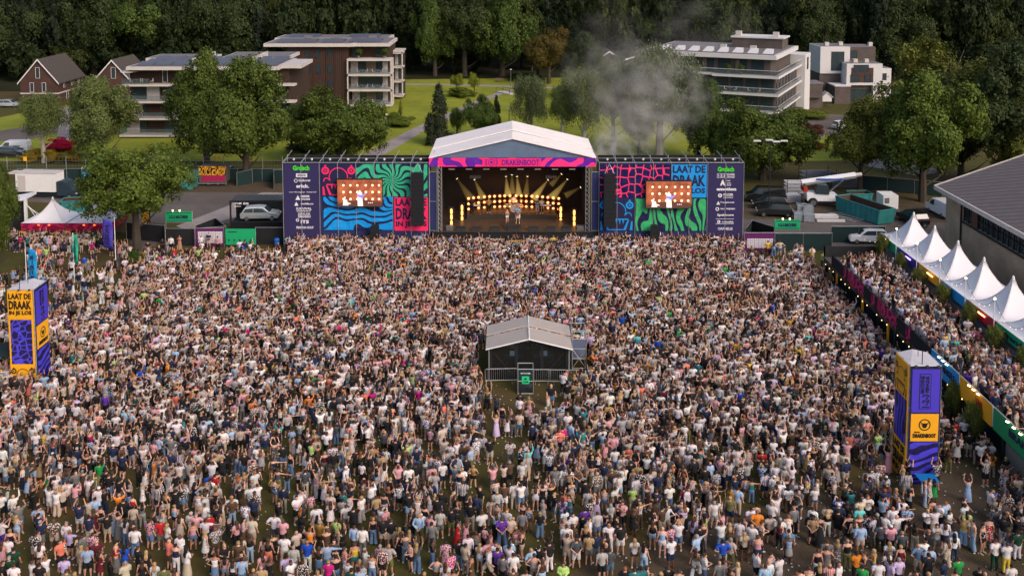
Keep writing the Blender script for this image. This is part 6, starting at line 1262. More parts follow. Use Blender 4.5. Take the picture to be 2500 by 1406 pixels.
yr = G(2250, 1182)[1]; xr_ = (atY(2213, 1180, yr)[0]+atY(2287, 1180, yr)[0])/2; hr_ = atY(2250, 893, yr)[2]; tower(xr_, yr, hr_, 'advertising tower with violet, yellow and wavy panels at the lower right', 'r')
yl = G(60, 948)[1]; xl_ = (atY(27, 940, yl)[0]+atY(92, 940, yl)[0])/2; hl_ = atY(60, 708, yl)[2]; tower(xl_, yl, hl_, 'yellow advertising tower with scale print at the left edge', 'l')
# ---- bar deck on the right
DZ = 2.5; XE = 31.6; ZR = DZ+1.1; YD0, YD1 = 42.0, 97.5
t = thing('bar_deck', 'long raised timber bar deck along the right side', 'deck', (XE, 0, 0)); MB().box(0, 12.5, YD0, YD1, DZ-.25, DZ).box(4.2, 12.5, YD1, 98.5, DZ-.25, DZ).build('floor', mat('deck boards', (.085, .07, .06), .85, var=.3, scale=1.5), t); MB().box(.0, .18, YD0, YD1, DZ-.55, DZ-.25).build('edge_beam', M_BLKMET, t)
for i in range(20): MB().box(.05, .35, YD1-.6-i*3.6, YD1-.3-i*3.6, 0, DZ-.25).build('deck_post', M_BLKMET, t)
for i, yy in enumerate((101, 93, 86, 80, 74.5)): MB().box(-.12, .0, yy, yy+.25, .2, DZ-.3).build('yellow_post', M_YEL, t)
MB().box(.9, 1.0, YD0, YD1, 0, DZ-.3).build('under_cloth', M_GCL, t); MB().box(.2, 3.2, YD0, 61.0, 0, DZ-.3).build('concrete_block', mat('grey plinth', (.20, .185, .165), .9, var=.15), t)
MB().box(.0, .12, YD1-.1, YD1, DZ, ZR).box(0, 12.5, YD1-.1, YD1, DZ, ZR).build('end_rail', M_BLKMET, t)
def y_on(px): # depth where the deck edge at rail height passes this pixel column
    lo, hi = 30.0, 130.0
    for _ in range(50):
        mid = (lo+hi)/2
        if proj(XE, mid, ZR)[0] > px: lo = mid
        else: hi = mid
    return lo
M_RAILP = print_mat('plum rail print', srgb('#5a1236'), srgb('#c22a62'), 'flow', .5, 9, (1, 1, 1.5), thr=.5, seed=4.0)
rails = [(2034, 2063, M_BLACK, 'black stretch of deck railing at the far end', None), (2063, 2070, M_RAILP, 'narrow crimson railing cloth at the far end of the deck', None), (2070, 2074, M_BLACK, 'short black railing stretch after the narrow crimson cloth', None), (2074, 2113, M_RAILP, 'first long crimson patterned railing cloth of the deck', None), (2113, 2131, M_BLACK, 'black railing stretch between the first crimson cloths', None), (2131, 2140, M_RAILP, 'small crimson railing cloth in the middle of the deck', None),
         (2140, 2146, M_BLACK, 'thin black railing stretch before the second long crimson cloth', None), (2146, 2194, M_RAILP, 'second long crimson patterned railing cloth of the deck', None), (2194, 2216, M_BLACK, 'black railing stretch after the second long crimson cloth', None), (2216, 2228, M_RAILP, 'last small crimson railing cloth of the deck', None), (2228, 2276, M_BLACK, 'black railing stretch behind the top of the right tower', None),
         (2279, 2346, mat('rail blue', srgb('#128fd0'), .6, var=.05), 'bright blue railing banner with dark lettering', 'WINKELS'), (2349, 2428, M_YEL, 'orange yellow railing banner with red lettering', 'VAN'), (2431, 2545, mat('rail green', srgb('#17905a'), .6, var=.08), 'green railing banner at the right edge', 'BRAND')]
for pa, pb, mm, lab, txt in rails:
    ya, yb = y_on(pa), y_on(pb); L_ = ya-yb; t = thing('railing_banner', lab, 'banner', (XE-.12, (ya+yb)/2, DZ), R(-90), 'cloths along the deck railing')
    low = -.35 if txt else 0.0
    b = MB().box(-L_/2+.03, L_/2-.03, -.04, 0, low, 1.08).build('cloth', mm, t); m = MB().bar((-L_/2, .03, 1.1), (L_/2, .03, 1.1), .035).bar((-L_/2, .03, -.3), (-L_/2, .03, 1.1), .035).bar((L_/2, .03, -.3), (L_/2, .03, 1.1), .035); m.build('rail', M_BLKMET if not txt else M_WHITE, t)
    if txt:
        letter(txt, .5, mp_navy if txt != 'VAN' else mat('red ink', (.4, .02, .01), .6, var=0), (L_*.12, -.06, .2), b, width=L_*(.5 if len(txt) > 4 else .2), bold=.05)
        for k_ in range(3): MB().tube([(-.2+k_*L_*.14-L_*.1, -.25, 1.15), (-.05+k_*L_*.14-L_*.1, -.15, 1.12)], .05, 6).build('spot', glow('rail spot lamp', (1, .75, .45), 7), b)
# string of warm bulbs under the deck edge
def lights_string(pts, label, sag=.35, step=.75, r=.055, col=(1.0, .62, .22), e=9, cable=M_BLKMET):
    o = pts[0]; t = thing('string_lights', label, 'string lights', o, 0, 'strings of warm bulbs'); c = MB(); b = MB()
    for p, q_ in zip(pts[:-1], pts[1:]):
        p, q_ = Vector(p)-Vector(o), Vector(q_)-Vector(o); L_ = (q_-p).length; n = max(2, int(L_/step)); L2 = []
        for i in range(n+1):
            u = i/n; v = p.lerp(q_, u); v.z -= sag*4*u*(1-u); L2.append(v)
            if 0 < i < n: b.lathe([(.01, -r*1.3), (r, -r*.3), (r*.6, r)], (v.x, v.y, v.z-.06), 6)
        c.tube(L2, .015, 4)
    k = c.build('cable', cable, t); g_ = b.build('bulbs', glow('warm bulb %d' % e, col, e), t); g_['kind'] = 'stuff'; return t
lights_string([(XE-.2, 97.3-i*4.6, DZ-.15) for i in range(8)], 'row of warm bulbs strung under the far deck edge', .2, 1.0, .045, e=3)
# plants in front and at the bar
def bamboo(px, py, z, top, wpx, label, X=None):
    if X is not None:
        lo, hi = 30, 130
        for _ in range(50):
            mid = (lo+hi)/2
            if proj(X, mid, z)[0] > px: lo = mid
            else: hi = mid
        x, y = X, lo
    else: x, y, _ = G(px, py, z)
    s = F/(y*_cp+(H-z)*_sp); h = max(1.2, atY(px, top, y)[2]-z); cr = wpx/s/2; t = thing('bamboo_plant', label, 'plant', (x, y, z), 0, 'bamboo plants in pots'); MB().lathe([(.3, 0), (.38, .5), (.34, .5), (.3, .3)], (0, 0, 0), 10).build('pot', M_BLKMET, t)
    m = MB(); [m.bar((math.cos(a)*.12, math.sin(a)*.12, .4), (math.cos(a)*.5*cr, math.sin(a)*.5*cr, h*.8), .015) for a in np.linspace(0, 6, 9)]; m.build('canes', mat('bamboo cane', (.12, .13, .03), .6, var=.2), t)
    c = bpy.data.objects.new('foliage', crown('willow', 'bamboo', LC['bamboo'], 20, n_clump=700, n_leaf=16, size=.05)); COL.objects.link(c); c.parent = t; c.location = (0, 0, .4+h*.42); c.scale = (cr*1.15, cr*1.15, h*.5)
bamboo(2332, 1030, 0, 932, 56, 'bamboo under the end of the blue railing banner'); bamboo(2378, 1085, 0, 985, 62, 'bamboo under the orange yellow railing banner')
XB = 37.3
for px, top, w_, lab in ((2152, 570, 34, 'bamboo at the far end of the bar below the green fascia'), (2198, 620, 30, 'bamboo below the violet fascia of the bar'), (2243, 658, 40, 'bamboo below the joint of violet and yellow fascias'), (2300, 695, 40, 'bamboo below the joint of yellow and blue fascias'), (2365, 740, 40, 'bamboo below the joint of blue and red fascias'), (2428, 800, 52, 'bamboo below the joint of red and green fascias'), (2496, 850, 40, 'bamboo at the right edge below the green fascia')):
    bamboo(px, 0, DZ, top, w_, lab, X=XB-.7)
# bar tents
fas = [(M_SGREEN, 'far green', None), (mat('violet fascia', srgb('#3d2a86'), .6, var=.1), 'violet', None), (M_YEL, 'yellow', None), (MATS['rail blue'], 'blue', None), (mat('red fascia', srgb('#b01838'), .6, var=.1), 'red', None), (M_SGREEN, 'near green', 'Brand'), (MATS['violet fascia'], 'second violet', None)]
ZE = 4.9; ZP = 7.45
for i, (mm, nm, txt) in enumerate(fas):
    d = 4.83; yc = 95.2-i*4.83; t = pagoda('', 'white pointed bar tent with %s fascia, %s from the far end' % (nm, ('first', 'second', 'third', 'fourth', 'fifth', 'sixth', 'seventh')[i]), XB+2.35, yc, 4.7, d, DZ, ZE, ZP, None, 'pointed bar tents')
    f = MB().box(-d/2+.03, d/2-.03, -.05, 0, ZE-DZ-.85, ZE-DZ).build('fascia', mm, t); f.location = (-2.36, 0, 0); f.rotation_euler = (0, 0, R(-90))
    if txt: letter(txt, .42, mp_navy if 'green' in nm else MATS['red ink'], (0, -.07, ZE-DZ-.62), f, width=2.8, bold=.05)
    if nm in ('violet', 'yellow', 'red'):
        for k_ in (-.3, .1, .5): MB().tube([(k_, -.2, ZE-DZ-.2), (k_+.12, -.08, ZE-DZ-.3)], .05, 6).build('spot', glow('bar lamp ' + nm, (1, .5, .15) if nm != 'violet' else (.4, .25, 1), 6), f)
    MB().box(-2.3, -1.7, -d/2, d/2, 0, 1.1).build('bar_counter', mat('grey counter', (.22, .20, .20), .7, var=.15), t); MB().box(2.1, 2.2, -d/2, d/2, 0, ZE-DZ).build('back_wall', M_CONC, t)
poles = []
for i, (px, lab) in enumerate(((2198, 'light pole nearest the far end of the bar'), (2250, 'second light pole along the bar fascia'), (2306, 'third light pole along the bar fascia'), (2372, 'fourth light pole along the bar fascia with two lamps'), (2443, 'fifth light pole along the bar fascia'))):
    y = 92.8 - i*4.83; X = XB-.25; top = (548, 582, 625, 668, 728)[i]; zt_ = ZE+1.75; poles.append((X, y, zt_))
    t = thing('light_pole', lab, 'pole', (X, y, DZ), 0, 'poles along the bar'); MB().tube([(0, 0, 0), (0, 0, zt_-DZ)], .04, 6).build('pole', M_WHITE, t); MB().lathe([(.02, -.08), (.09, 0), (.05, .1)], (0, 0, zt_-DZ+.05), 8).build('lamp', glow('pole lamp', (1, .7, .35), 10 if i in (0, 2, 3) else 1.2), t)
poles.append((XB-.25, 68.6, ZE+1.75)); lights_string([(XB-2.2, 98.5, 4.9)] + poles, 'festoon of bulbs drooping between the poles over the bar tents', 1.15, .7, .035, (1, .85, .65), 1.6)
# small stall and counter behind the left tower
x0, y0, _ = G(14, 940); t = thing('kiosk', 'dark kiosk with white counter beside the left advertising tower', 'kiosk', (x0, y0, 0)); MB().box(-1.6, 1.2, 0, 2, 0, 1.0).build('counter', M_BLACK, t); MB().box(-1.7, 1.3, -.1, 2.1, 1.0, 1.08).build('worktop', M_WHITE, t); MB().box(-.6, .9, -.08, -.02, .3, .9).build('sign', M_WHITE, t)
for a in (-1.6, 1.2): MB().bar((a, 0, 1.08), (a, 0, 2.3), .04).build('post', M_ALU, t)
MB().box(-1.8, 1.4, -.2, 2.2, 2.3, 2.42).build('roof', M_GCL, t)
x0, y0, _ = G(2262, 1203); t = thing('blue_table', 'small bright blue covered table at the foot of the right tower', 'table', (x0, y0, 0)); MB().slab([(-.55, -.4), (.55, -.5), (.65, .45), (-.6, .5)], .95, 1.0).build('tabletop', mat('bright blue cover', (.005, .16, .45), .5, var=.05), t)
for a in (-.3, .3): MB().bar((a, 0, 0), (a, 0, .95), .05).build('leg', M_WHITE, t)
# crowd control rail in front of the stage walls
for px0, px1, lab in ((1475, 1812, 'low white barrier wall in front of the right banner wall'), (700, 1045, 'low white barrier wall in front of the left banner wall')):
    xa, xb = xs(px0), xs(px1); t = thing('stage_barrier', lab, 'barrier', ((xa+xb)/2, YS-1.7, 0), 0, 'stage barriers'); L_ = xb-xa; MB().box(-L_/2, L_/2, 0, .04, .1, 1.05).build('panel', M_CHROME, t); MB().box(-L_/2, L_/2, -.06, .1, 1.05, 1.1).build('top_rail', M_CONC, t)
# ================================================================ PEOPLE
def dyn_mat(name, prop, rough=.85, pattern=False, spec=.2):
    m = bpy.data.materials.new(name); m.use_nodes = True; N, L = nodes(m); b = N['Principled BSDF']; b.inputs['Roughness'].default_value = rough; b.inputs['Specular IOR Level'].default_value = spec
    a = N.new('ShaderNodeAttribute'); a.attribute_type = 'INSTANCER'; a.attribute_name = prop; src = a.outputs['Color']
    tc = N.new('ShaderNodeTexCoord')
    if pattern:
        p = N.new('ShaderNodeAttribute'); p.attribute_type = 'INSTANCER'; p.attribute_name = 'c_pat'; sp_ = N.new('ShaderNodeSeparateColor'); L.new(p.outputs['Color'], sp_.inputs[0])
        nz = N.new('ShaderNodeTexNoise'); nz.inputs['Scale'].default_value = 14; nz.inputs['Detail'].default_value = 1; L.new(tc.outputs['Object'], nz.inputs[0])
        f1 = mathn(N, L, 'GREATER_THAN', nz.outputs['Fac'], .52); sx = N.new('ShaderNodeSeparateXYZ'); L.new(tc.outputs['Object'], sx.inputs[0])
        f2 = mathn(N, L, 'GREATER_THAN', mathn(N, L, 'FRACT', mathn(N, L, 'MULTIPLY', sx.outputs[0], 14.0)), .5)
        f = mathn(N, L, 'ADD', mathn(N, L, 'MULTIPLY', f1, sp_.outputs[0]), mathn(N, L, 'MULTIPLY', f2, sp_.outputs[1]))
        mx = N.new('ShaderNodeMix'); mx.data_type = 'RGBA'; L.new(f, mx.inputs[0]); L.new(src, mx.inputs[6]); mx.inputs[7].default_value = (.45, .42, .42, 1)
        # light prints on dark cloth, dark prints on pale cloth
        lum = N.new('ShaderNodeRGBToBW'); L.new(src, lum.inputs[0]); k = mathn(N, L, 'GREATER_THAN', lum.outputs[0], .25); m3 = N.new('ShaderNodeMix'); m3.data_type = 'RGBA'; L.new(k, m3.inputs[0]); m3.inputs[6].default_value = (.5, .46, .45, 1); m3.inputs[7].default_value = (.05, .05, .12, 1); L.new(m3.outputs[2], mx.inputs[7]); src = mx.outputs[2]
    n2 = N.new('ShaderNodeTexNoise'); n2.inputs['Scale'].default_value = 5; n2.inputs['Detail'].default_value = 3; L.new(tc.outputs['Object'], n2.inputs[0]); bp = N.new('ShaderNodeBump'); bp.inputs['Strength'].default_value = .55; bp.inputs['Distance'].default_value = .05; L.new(n2.outputs['Fac'], bp.inputs['Height'])
    L.new(src, b.inputs['Base Color']); L.new(bp.outputs[0], b.inputs['Normal']); return m
PM = dict(skin=dyn_mat('skin', 'c_skin', .55, spec=.35), hair=dyn_mat('hair', 'c_hair', .6, spec=.3), top=dyn_mat('upper clothing', 'c_top', pattern=True), bot=dyn_mat('lower clothing', 'c_bot'), shoe=dyn_mat('shoe', 'c_shoe', .6))
def mirror(p): return (-p[0], p[1], p[2])
ARMS = {0: ((.245, -.02, 1.17), (.26, .05, .93)), 1: ((.24, .02, 1.19), (.07, .25, 1.17)), 2: ((.27, -.10, 1.19), (.05, -.19, 1.0)), 4: ((.29, .07, 1.62), (.20, .13, 1.88)),
        5: ((.41, -.10, 1.20), (.19, .03, 1.02)), 7: ((.21, .18, 1.27), (.06, .36, 1.50)), 8: ((.42, .10, 1.37), (.68, .15, 1.36)), 3: ((.30, .05, 1.64), (.27, .10, 1.93))}
def arm_joints(pose, side):                # side +1 right, -1 left
    if pose == 6: e, w = ((.245, -.06*side, 1.18), (.25, .14*side, .98))
    elif pose in (3, 8) and side < 0: e, w = ARMS[0]
    else: e, w = ARMS[pose]
    return ((.19*side, 0, 1.44), (e[0]*side, e[1], e[2]), (w[0]*side, w[1], w[2]))
def leg_joints(pose, side):
    if pose == 6: return ((.09*side, 0, .93), (.10*side, .20*side+.06, .52), (.10*side, .30*side if side > 0 else -.36, .10 if side > 0 else .16))
    sp_ = .13 if pose not in (2, 5) else .17
    return ((.09*side, 0, .93), (.11*side+(.02*side if sp_ > .15 else 0), .02, .51), (sp_*side, -.02, .09))
def ellrings(m, rings, n=14):
    """stacked oval rings (x centre, y centre, z, half width, half depth)"""
    vs = []; fs = []
    for (cx, cy, z, a, b) in rings:
        for k in range(n): t = 6.28318*k/n; vs.append((cx+a*math.cos(t), cy+b*math.sin(t), z))
    for i in range(len(rings)-1):
        for k in range(n): p, q_ = i*n+k, i*n+(k+1) % n; fs.append((p, q_, q_+n, p+n))
    fs.append(tuple(range(n))[::-1]); fs.append(tuple((len(rings)-1)*n+k for k in range(n))); m.add(vs, fs)
def remeshed(m, voxel, name, mt, smooth_iter=1):
    me = m.mesh(name, mt); o = bpy.data.objects.new('tmp', me); COL.objects.link(o); r = o.modifiers.new('r', 'REMESH'); r.mode = 'VOXEL'; r.voxel_size = voxel; r.use_smooth_shade = True
    s_ = o.modifiers.new('s', 'SMOOTH'); s_.factor = .5; s_.iterations = smooth_iter
    dg = bpy.context.evaluated_depsgraph_get(); out = bpy.data.meshes.new_from_object(o.evaluated_get(dg)); COL.objects.unlink(o); bpy.data.objects.remove(o); bpy.data.meshes.remove(me); out.name = name; return out
CACHE = {}
def cached(fn):
    def g(*a):
        k = (fn.__name__,)+a
        if k not in CACHE: CACHE[k] = fn(*a)
        return CACHE[k]
    return g
def torso_rings(fem, off=0.0, z0=.80, z1=1.50):
    s = .90 if fem else 1.0; h = 1.04 if fem else 1.0; w = .88 if fem else 1.0
    R_ = [(.80, .155*h, .105), (.90, .170*h, .115), (1.00, .158*h*w, .108), (1.10, .145*w, .100), (1.20, .158*w, .108), (1.30, .178*s, .118), (1.38, .190*s, .115), (1.44, .180*s, .100), (1.49, .105*s, .075), (1.53, .06, .06)]
    return [(0, 0, z, a+off, b+off) for z, a, b in R_ if z0-.001 <= z <= z1+.001]
@cached
def body_mesh(pose, fem):
    m = MB(); sh = .90 if fem else 1.0; th = .88 if fem else 1.0
    ellrings(m, torso_rings(fem)); m.tube([(0, -.01, 1.46), (0, 0, 1.56)], [.062*th, .055*th], 10)
    # head: skull, jaw, nose, ears
    ellrings(m, [(0, .0, 1.515, .030, .035), (0, .012, 1.535, .050, .060), (0, .012, 1.57, .066, .078), (0, .005, 1.62, .076, .092), (0, -.005, 1.67, .076, .094), (0, -.01, 1.71, .062, .078), (0, -.012, 1.738, .03, .04)], 14)
    m.tube([(0, .09, 1.63), (0, .116, 1.598), (0, .09, 1.59)], [.010, .016, .010], 6)
    for s in (-1, 1):
        m.tube([(s*.072, -.005, 1.60), (s*.088, -.012, 1.625), (s*.074, -.008, 1.65)], [.010, .014, .010], 6)
        S, E, Wr = arm_joints(pose, s); S = (S[0]*sh, S[1], S[2]); E = (E[0]*sh if pose != 8 else E[0], E[1], E[2])
        S, E, Wr = Vector(S), Vector(E), Vector(Wr); d = (Wr-E).normalized()
        m.tube([S+Vector((-s*.05, 0, -.01)), S, S.lerp(E, .5), E, E.lerp(Wr, .35), Wr], [.055*th, .056*th, .046*th, .038*th, .038*th, .026*th], 9)
        m.tube([Wr, Wr+d*.05, Wr+d*.095], [.026, .036, .030], 8)      # palm
        h_, k_, a_ = map(Vector, leg_joints(pose, s))
        m.tube([h_+Vector((0, 0, .06)), h_, h_.lerp(k_, .5), k_, k_.lerp(a_, .3), k_.lerp(a_, .7), a_], [.088, .092, .076, .054, .056, .042, .034], 10)
        m.tube([a_+Vector((0, -.03, -.02)), a_+Vector((0, .05, -.05)), a_+Vector((0, .15, -.065))], [.040, .038, .026], 8)
    me = remeshed(m, .019, 'body', PM['skin'], 2)
    # fingers: four of unequal length with a bend, and a thumb from the side of the palm
    f = MB()
    for s in (-1, 1):
        S, E, Wr = map(Vector, arm_joints(pose, s)); d = (Wr-E).normalized(); side = d.cross(Vector((0, 1, 0))); side = side.normalized() if side.length > .1 else Vector((1, 0, 0)); nrm = d.cross(side).normalized()
        b = Wr+d*.085
        for i, L_ in enumerate((.062, .072, .066, .05)):
            o = b+side*(.026-.0175*i); f.tube([o-d*.02, o+d*L_*.5, o+d*L_*.9+nrm*.018*(1 if pose != 4 else .3)], [.009, .0085, .006], 5)
        o = Wr+d*.03+side*.03; f.tube([o-side*.01, o+side*.022+d*.02, o+side*.026+d*.05], [.011, .010, .007], 5)
    bm = bmesh.new(); bm.from_mesh(me); vs = [bm.verts.new(v) for v in f.v]
    for q_ in f.f: bm.faces.new([vs[i] for i in q_]).smooth = True
    bm.to_mesh(me); bm.free(); return me
@cached
def top_mesh(kind, pose, fem):
    m = MB(); th = .9 if fem else 1.0; sh = .90 if fem else 1.0; low = {'t': .90, 'k': 1.0, 'l': .90, 'd': .80, 'D': .80}[kind]
    off = .020 if kind in 'tl' else .010; z1 = 1.38 if kind == 'k' else 1.49
    rings = [r for r in torso_rings(fem, off, low, z1)]
    if kind in 'tl' and not fem: rings = [(cx, cy, z, max(a, .168), max(b, .120)) if z < 1.3 else (cx, cy, z, a, b) for cx, cy, z, a, b in rings]
    if kind in 'dD':
        base = [(0, 0, .50, .235, .20), (0, 0, .65, .205, .17), (0, 0, .80, .185, .14)] if kind == 'd' else [(0, 0, .12, .26, .25), (0, 0, .35, .235, .22), (0, 0, .65, .205, .17), (0, 0, .80, .18, .14)]
        rings = base + [r for r in torso_rings(fem, .012, .90, 1.38)]
    ellrings(m, rings, 16)
    for s in (-1, 1):
        S, E, Wr = map(Vector, arm_joints(pose, s)); S = Vector((S.x*sh, S.y, S.z)); E = Vector((E.x*sh if pose != 8 else E.x, E.y, E.z))
        if kind in 'kdD': m.tube([(s*.075, .06, 1.33), (s*.085, .02, 1.475), (s*.085, -.05, 1.46), (s*.07, -.085, 1.33)], .022, 6)
        elif kind == 't': e2 = S.lerp(E, .72); m.tube([(s*.085, 0, 1.445), S+Vector((-s*.03, 0, -.005)), S+(E-S).normalized()*.02, e2], [.078*th, .083*th, .084*th, .074*th], 10)
        else: m.tube([(s*.085, 0, 1.445), S+Vector((-s*.03, 0, -.005)), S+(E-S).normalized()*.02, E, Wr], [.078*th, .082*th, .080*th, .058*th, .042], 10)
    return remeshed(m, .021, {'t': 't_shirt', 'k': 'tank_top', 'l': 'shirt', 'd': 'dress', 'D': 'dress'}[kind], PM['top'], 1)
@cached
def bot_mesh(kind, lp, fem):
    m = MB(); pose = {0: 0, 2: 2, 6: 6}[lp]; h = 1.04 if fem else 1.0
    if kind in 'kL':
        R_ = [(0, .0, .52, .20, .165), (0, 0, .70, .19, .15), (0, 0, .90, .178, .128), (0, 0, 1.0, .15, .115)] if kind == 'k' else [(0, .0, .13, .24, .22), (0, 0, .4, .22, .20), (0, 0, .70, .195, .155), (0, 0, .90, .178, .128), (0, 0, 1.0, .15, .115)]
        ellrings(m, R_, 16); return remeshed(m, .021, 'skirt', PM['bot'], 1)
    ellrings(m, [(0, 0, z, (a*h)+.016, b+.016) for (_, _, z, a, b) in torso_rings(False, 0, .80, 1.0)], 14)
    for s in (-1, 1):
        h_, k_, a_ = map(Vector, leg_joints(pose, s))
        if kind == 's': m.tube([h_+Vector((0, 0, .03)), h_.lerp(k_, .5), h_.lerp(k_, .95)], [.112, .108, .098 if not fem else .09], 10) if not fem else m.tube([h_+Vector((0, 0, .03)), h_.lerp(k_, .3), h_.lerp(k_, .5)], [.108, .105, .102], 10)
        elif kind == 't': m.tube([h_+Vector((0, 0, .03)), h_.lerp(k_, .5), k_, k_.lerp(a_, .97)], [.108, .094, .074, .060], 10)
        else: m.tube([h_+Vector((0, 0, .03)), h_.lerp(k_, .5), k_, k_.lerp(a_, 1.0)], [.108, .098, .096, .115], 10)
    return remeshed(m, .021, 'shorts' if kind == 's' else 'trousers', PM['bot'], 1)
@cached
def hair_mesh(kind):
    m = MB()
    cap = [(0, -.028, 1.60, .062, .060), (0, -.030, 1.64, .086, .084), (0, -.022, 1.68, .088, .098), (0, -.014, 1.72, .076, .092), (0, -.012, 1.752, .048, .058), (0, -.012, 1.765, .018, .02)]
    if kind == 'short': ellrings(m, cap, 14)
    elif kind == 'bob': ellrings(m, [(0, -.035, 1.52, .080, .055), (0, -.03, 1.58, .092, .070)] + [(a, b, c, d+.006, e+.004) for a, b, c, d, e in cap[1:]], 14)
    elif kind == 'bun': ellrings(m, cap, 14); m.tube([(0, -.08, 1.73), (0, -.12, 1.76), (0, -.13, 1.79)], [.03, .042, .02], 8)
    elif kind == 'long': ellrings(m, [(0, -.115, 1.22, .06, .025), (0, -.12, 1.30, .095, .035), (0, -.105, 1.42, .105, .05), (0, -.055, 1.52, .095, .062), (0, -.035, 1.58, .095, .075)] + [(a, b, c, d+.006, e+.006) for a, b, c, d, e in cap[1:]], 14)
    elif kind == 'cap':
        ellrings(m, [(0, -.012, 1.66, .088, .102), (0, -.012, 1.70, .084, .098), (0, -.012, 1.74, .062, .075), (0, -.012, 1.762, .02, .03)], 14); ellrings(m, [(0, .12, 1.665, .06, .06), (0, .12, 1.678, .055, .055)], 12)
        return remeshed(m, .016, 'cap', PM['hair'], 1)
    elif kind == 'hat':
        ellrings(m, [(0, -.01, 1.665, .17, .18), (0, -.01, 1.69, .165, .175)], 16); ellrings(m, [(0, -.012, 1.67, .092, .106), (0, -.012, 1.76, .08, .09), (0, -.012, 1.775, .05, .06)], 14); return remeshed(m, .018, 'hat', PM['hair'], 1)
    return remeshed(m, .016, 'hair', PM['hair'], 1)
@cached
def shoe_mesh(lp, side):
    m = MB(); a_ = Vector(leg_joints({0: 0, 2: 2, 6: 6}[lp], side)[2]); m.tube([a_+Vector((0, -.055, -.045)), a_+Vector((0, .03, -.045)), a_+Vector((0, .12, -.06)), a_+Vector((0, .175, -.065))], [.042, .050, .044, .025], 9); return remeshed(m, .018, 'shoe', PM['shoe'], 1)
HC = dict(k=(.012, .009, .008), b=(.050, .026, .014), y=(.33, .21, .095), g=(.26, .24, .22), r=(.22, .075, .02))
HN = dict(k='black', b='brown', y='blond', g='grey', r='ginger')
CC = dict(wh=(.60, .56, .57), bk=(.013, .013, .015), nv=(.016, .024, .060), bl=(.27, .38, .54), rb=(.012, .060, .36), gy=(.13, .125, .13), lg=(.34, .32, .32), be=(.42, .34, .27), br=(.085, .050, .032), rd=(.45, .018, .020), co=(.62, .16, .11), pk=(.55, .27, .30), mg=(.46, .012, .17),
          gn=(.016, .25, .055), dg=(.010, .050, .030), ol=(.12, .12, .045), lm=(.34, .50, .15), yl=(.62, .42, .05), pu=(.10, .035, .28), lv=(.42, .33, .52), tq=(.10, .46, .46), mr=(.10, .012, .022), dn=(.10, .17, .29), tn=(.30, .20, .11), mt=(.30, .16, .03), te=(.02, .14, .16), og=(.62, .19, .02), sl=(.055, .065, .08), vi=(.22, .03, .25))
CC['or'] = CC['og']
CN = dict(wh='white', bk='black', nv='navy', bl='light blue', rb='royal blue', gy='grey', lg='pale grey', be='beige', br='brown', rd='red', co='coral', pk='pink', mg='magenta', gn='green', dg='dark green', ol='olive', lm='lime green', yl='yellow', pu='purple', lv='lavender', tq='turquoise', mr='maroon', dn='denim', tn='tan', mt='mustard', te='teal', og='orange', sl='slate', vi='violet')
TN = dict(t='t-shirt', k='strappy top', l='shirt', d='dress', D='long dress'); BN = dict(s='shorts', t='trousers', w='wide trousers', k='skirt', L='long skirt')
PN = {0: '', 1: 'hands in front', 2: 'hands behind back', 3: 'one arm raised', 4: 'both arms raised', 5: 'hands on hips', 6: 'walking', 7: 'hands at face', 8: 'one arm stretched out'}
DIR = dict(n=0, f=180, l=80, r=-80, nl=35, nr=-35, fl=140, fr=-140)
SK = [(.50, .27, .185), (.42, .21, .14), (.56, .32, .23), (.36, .17, .105), (.12, .055, .035)]
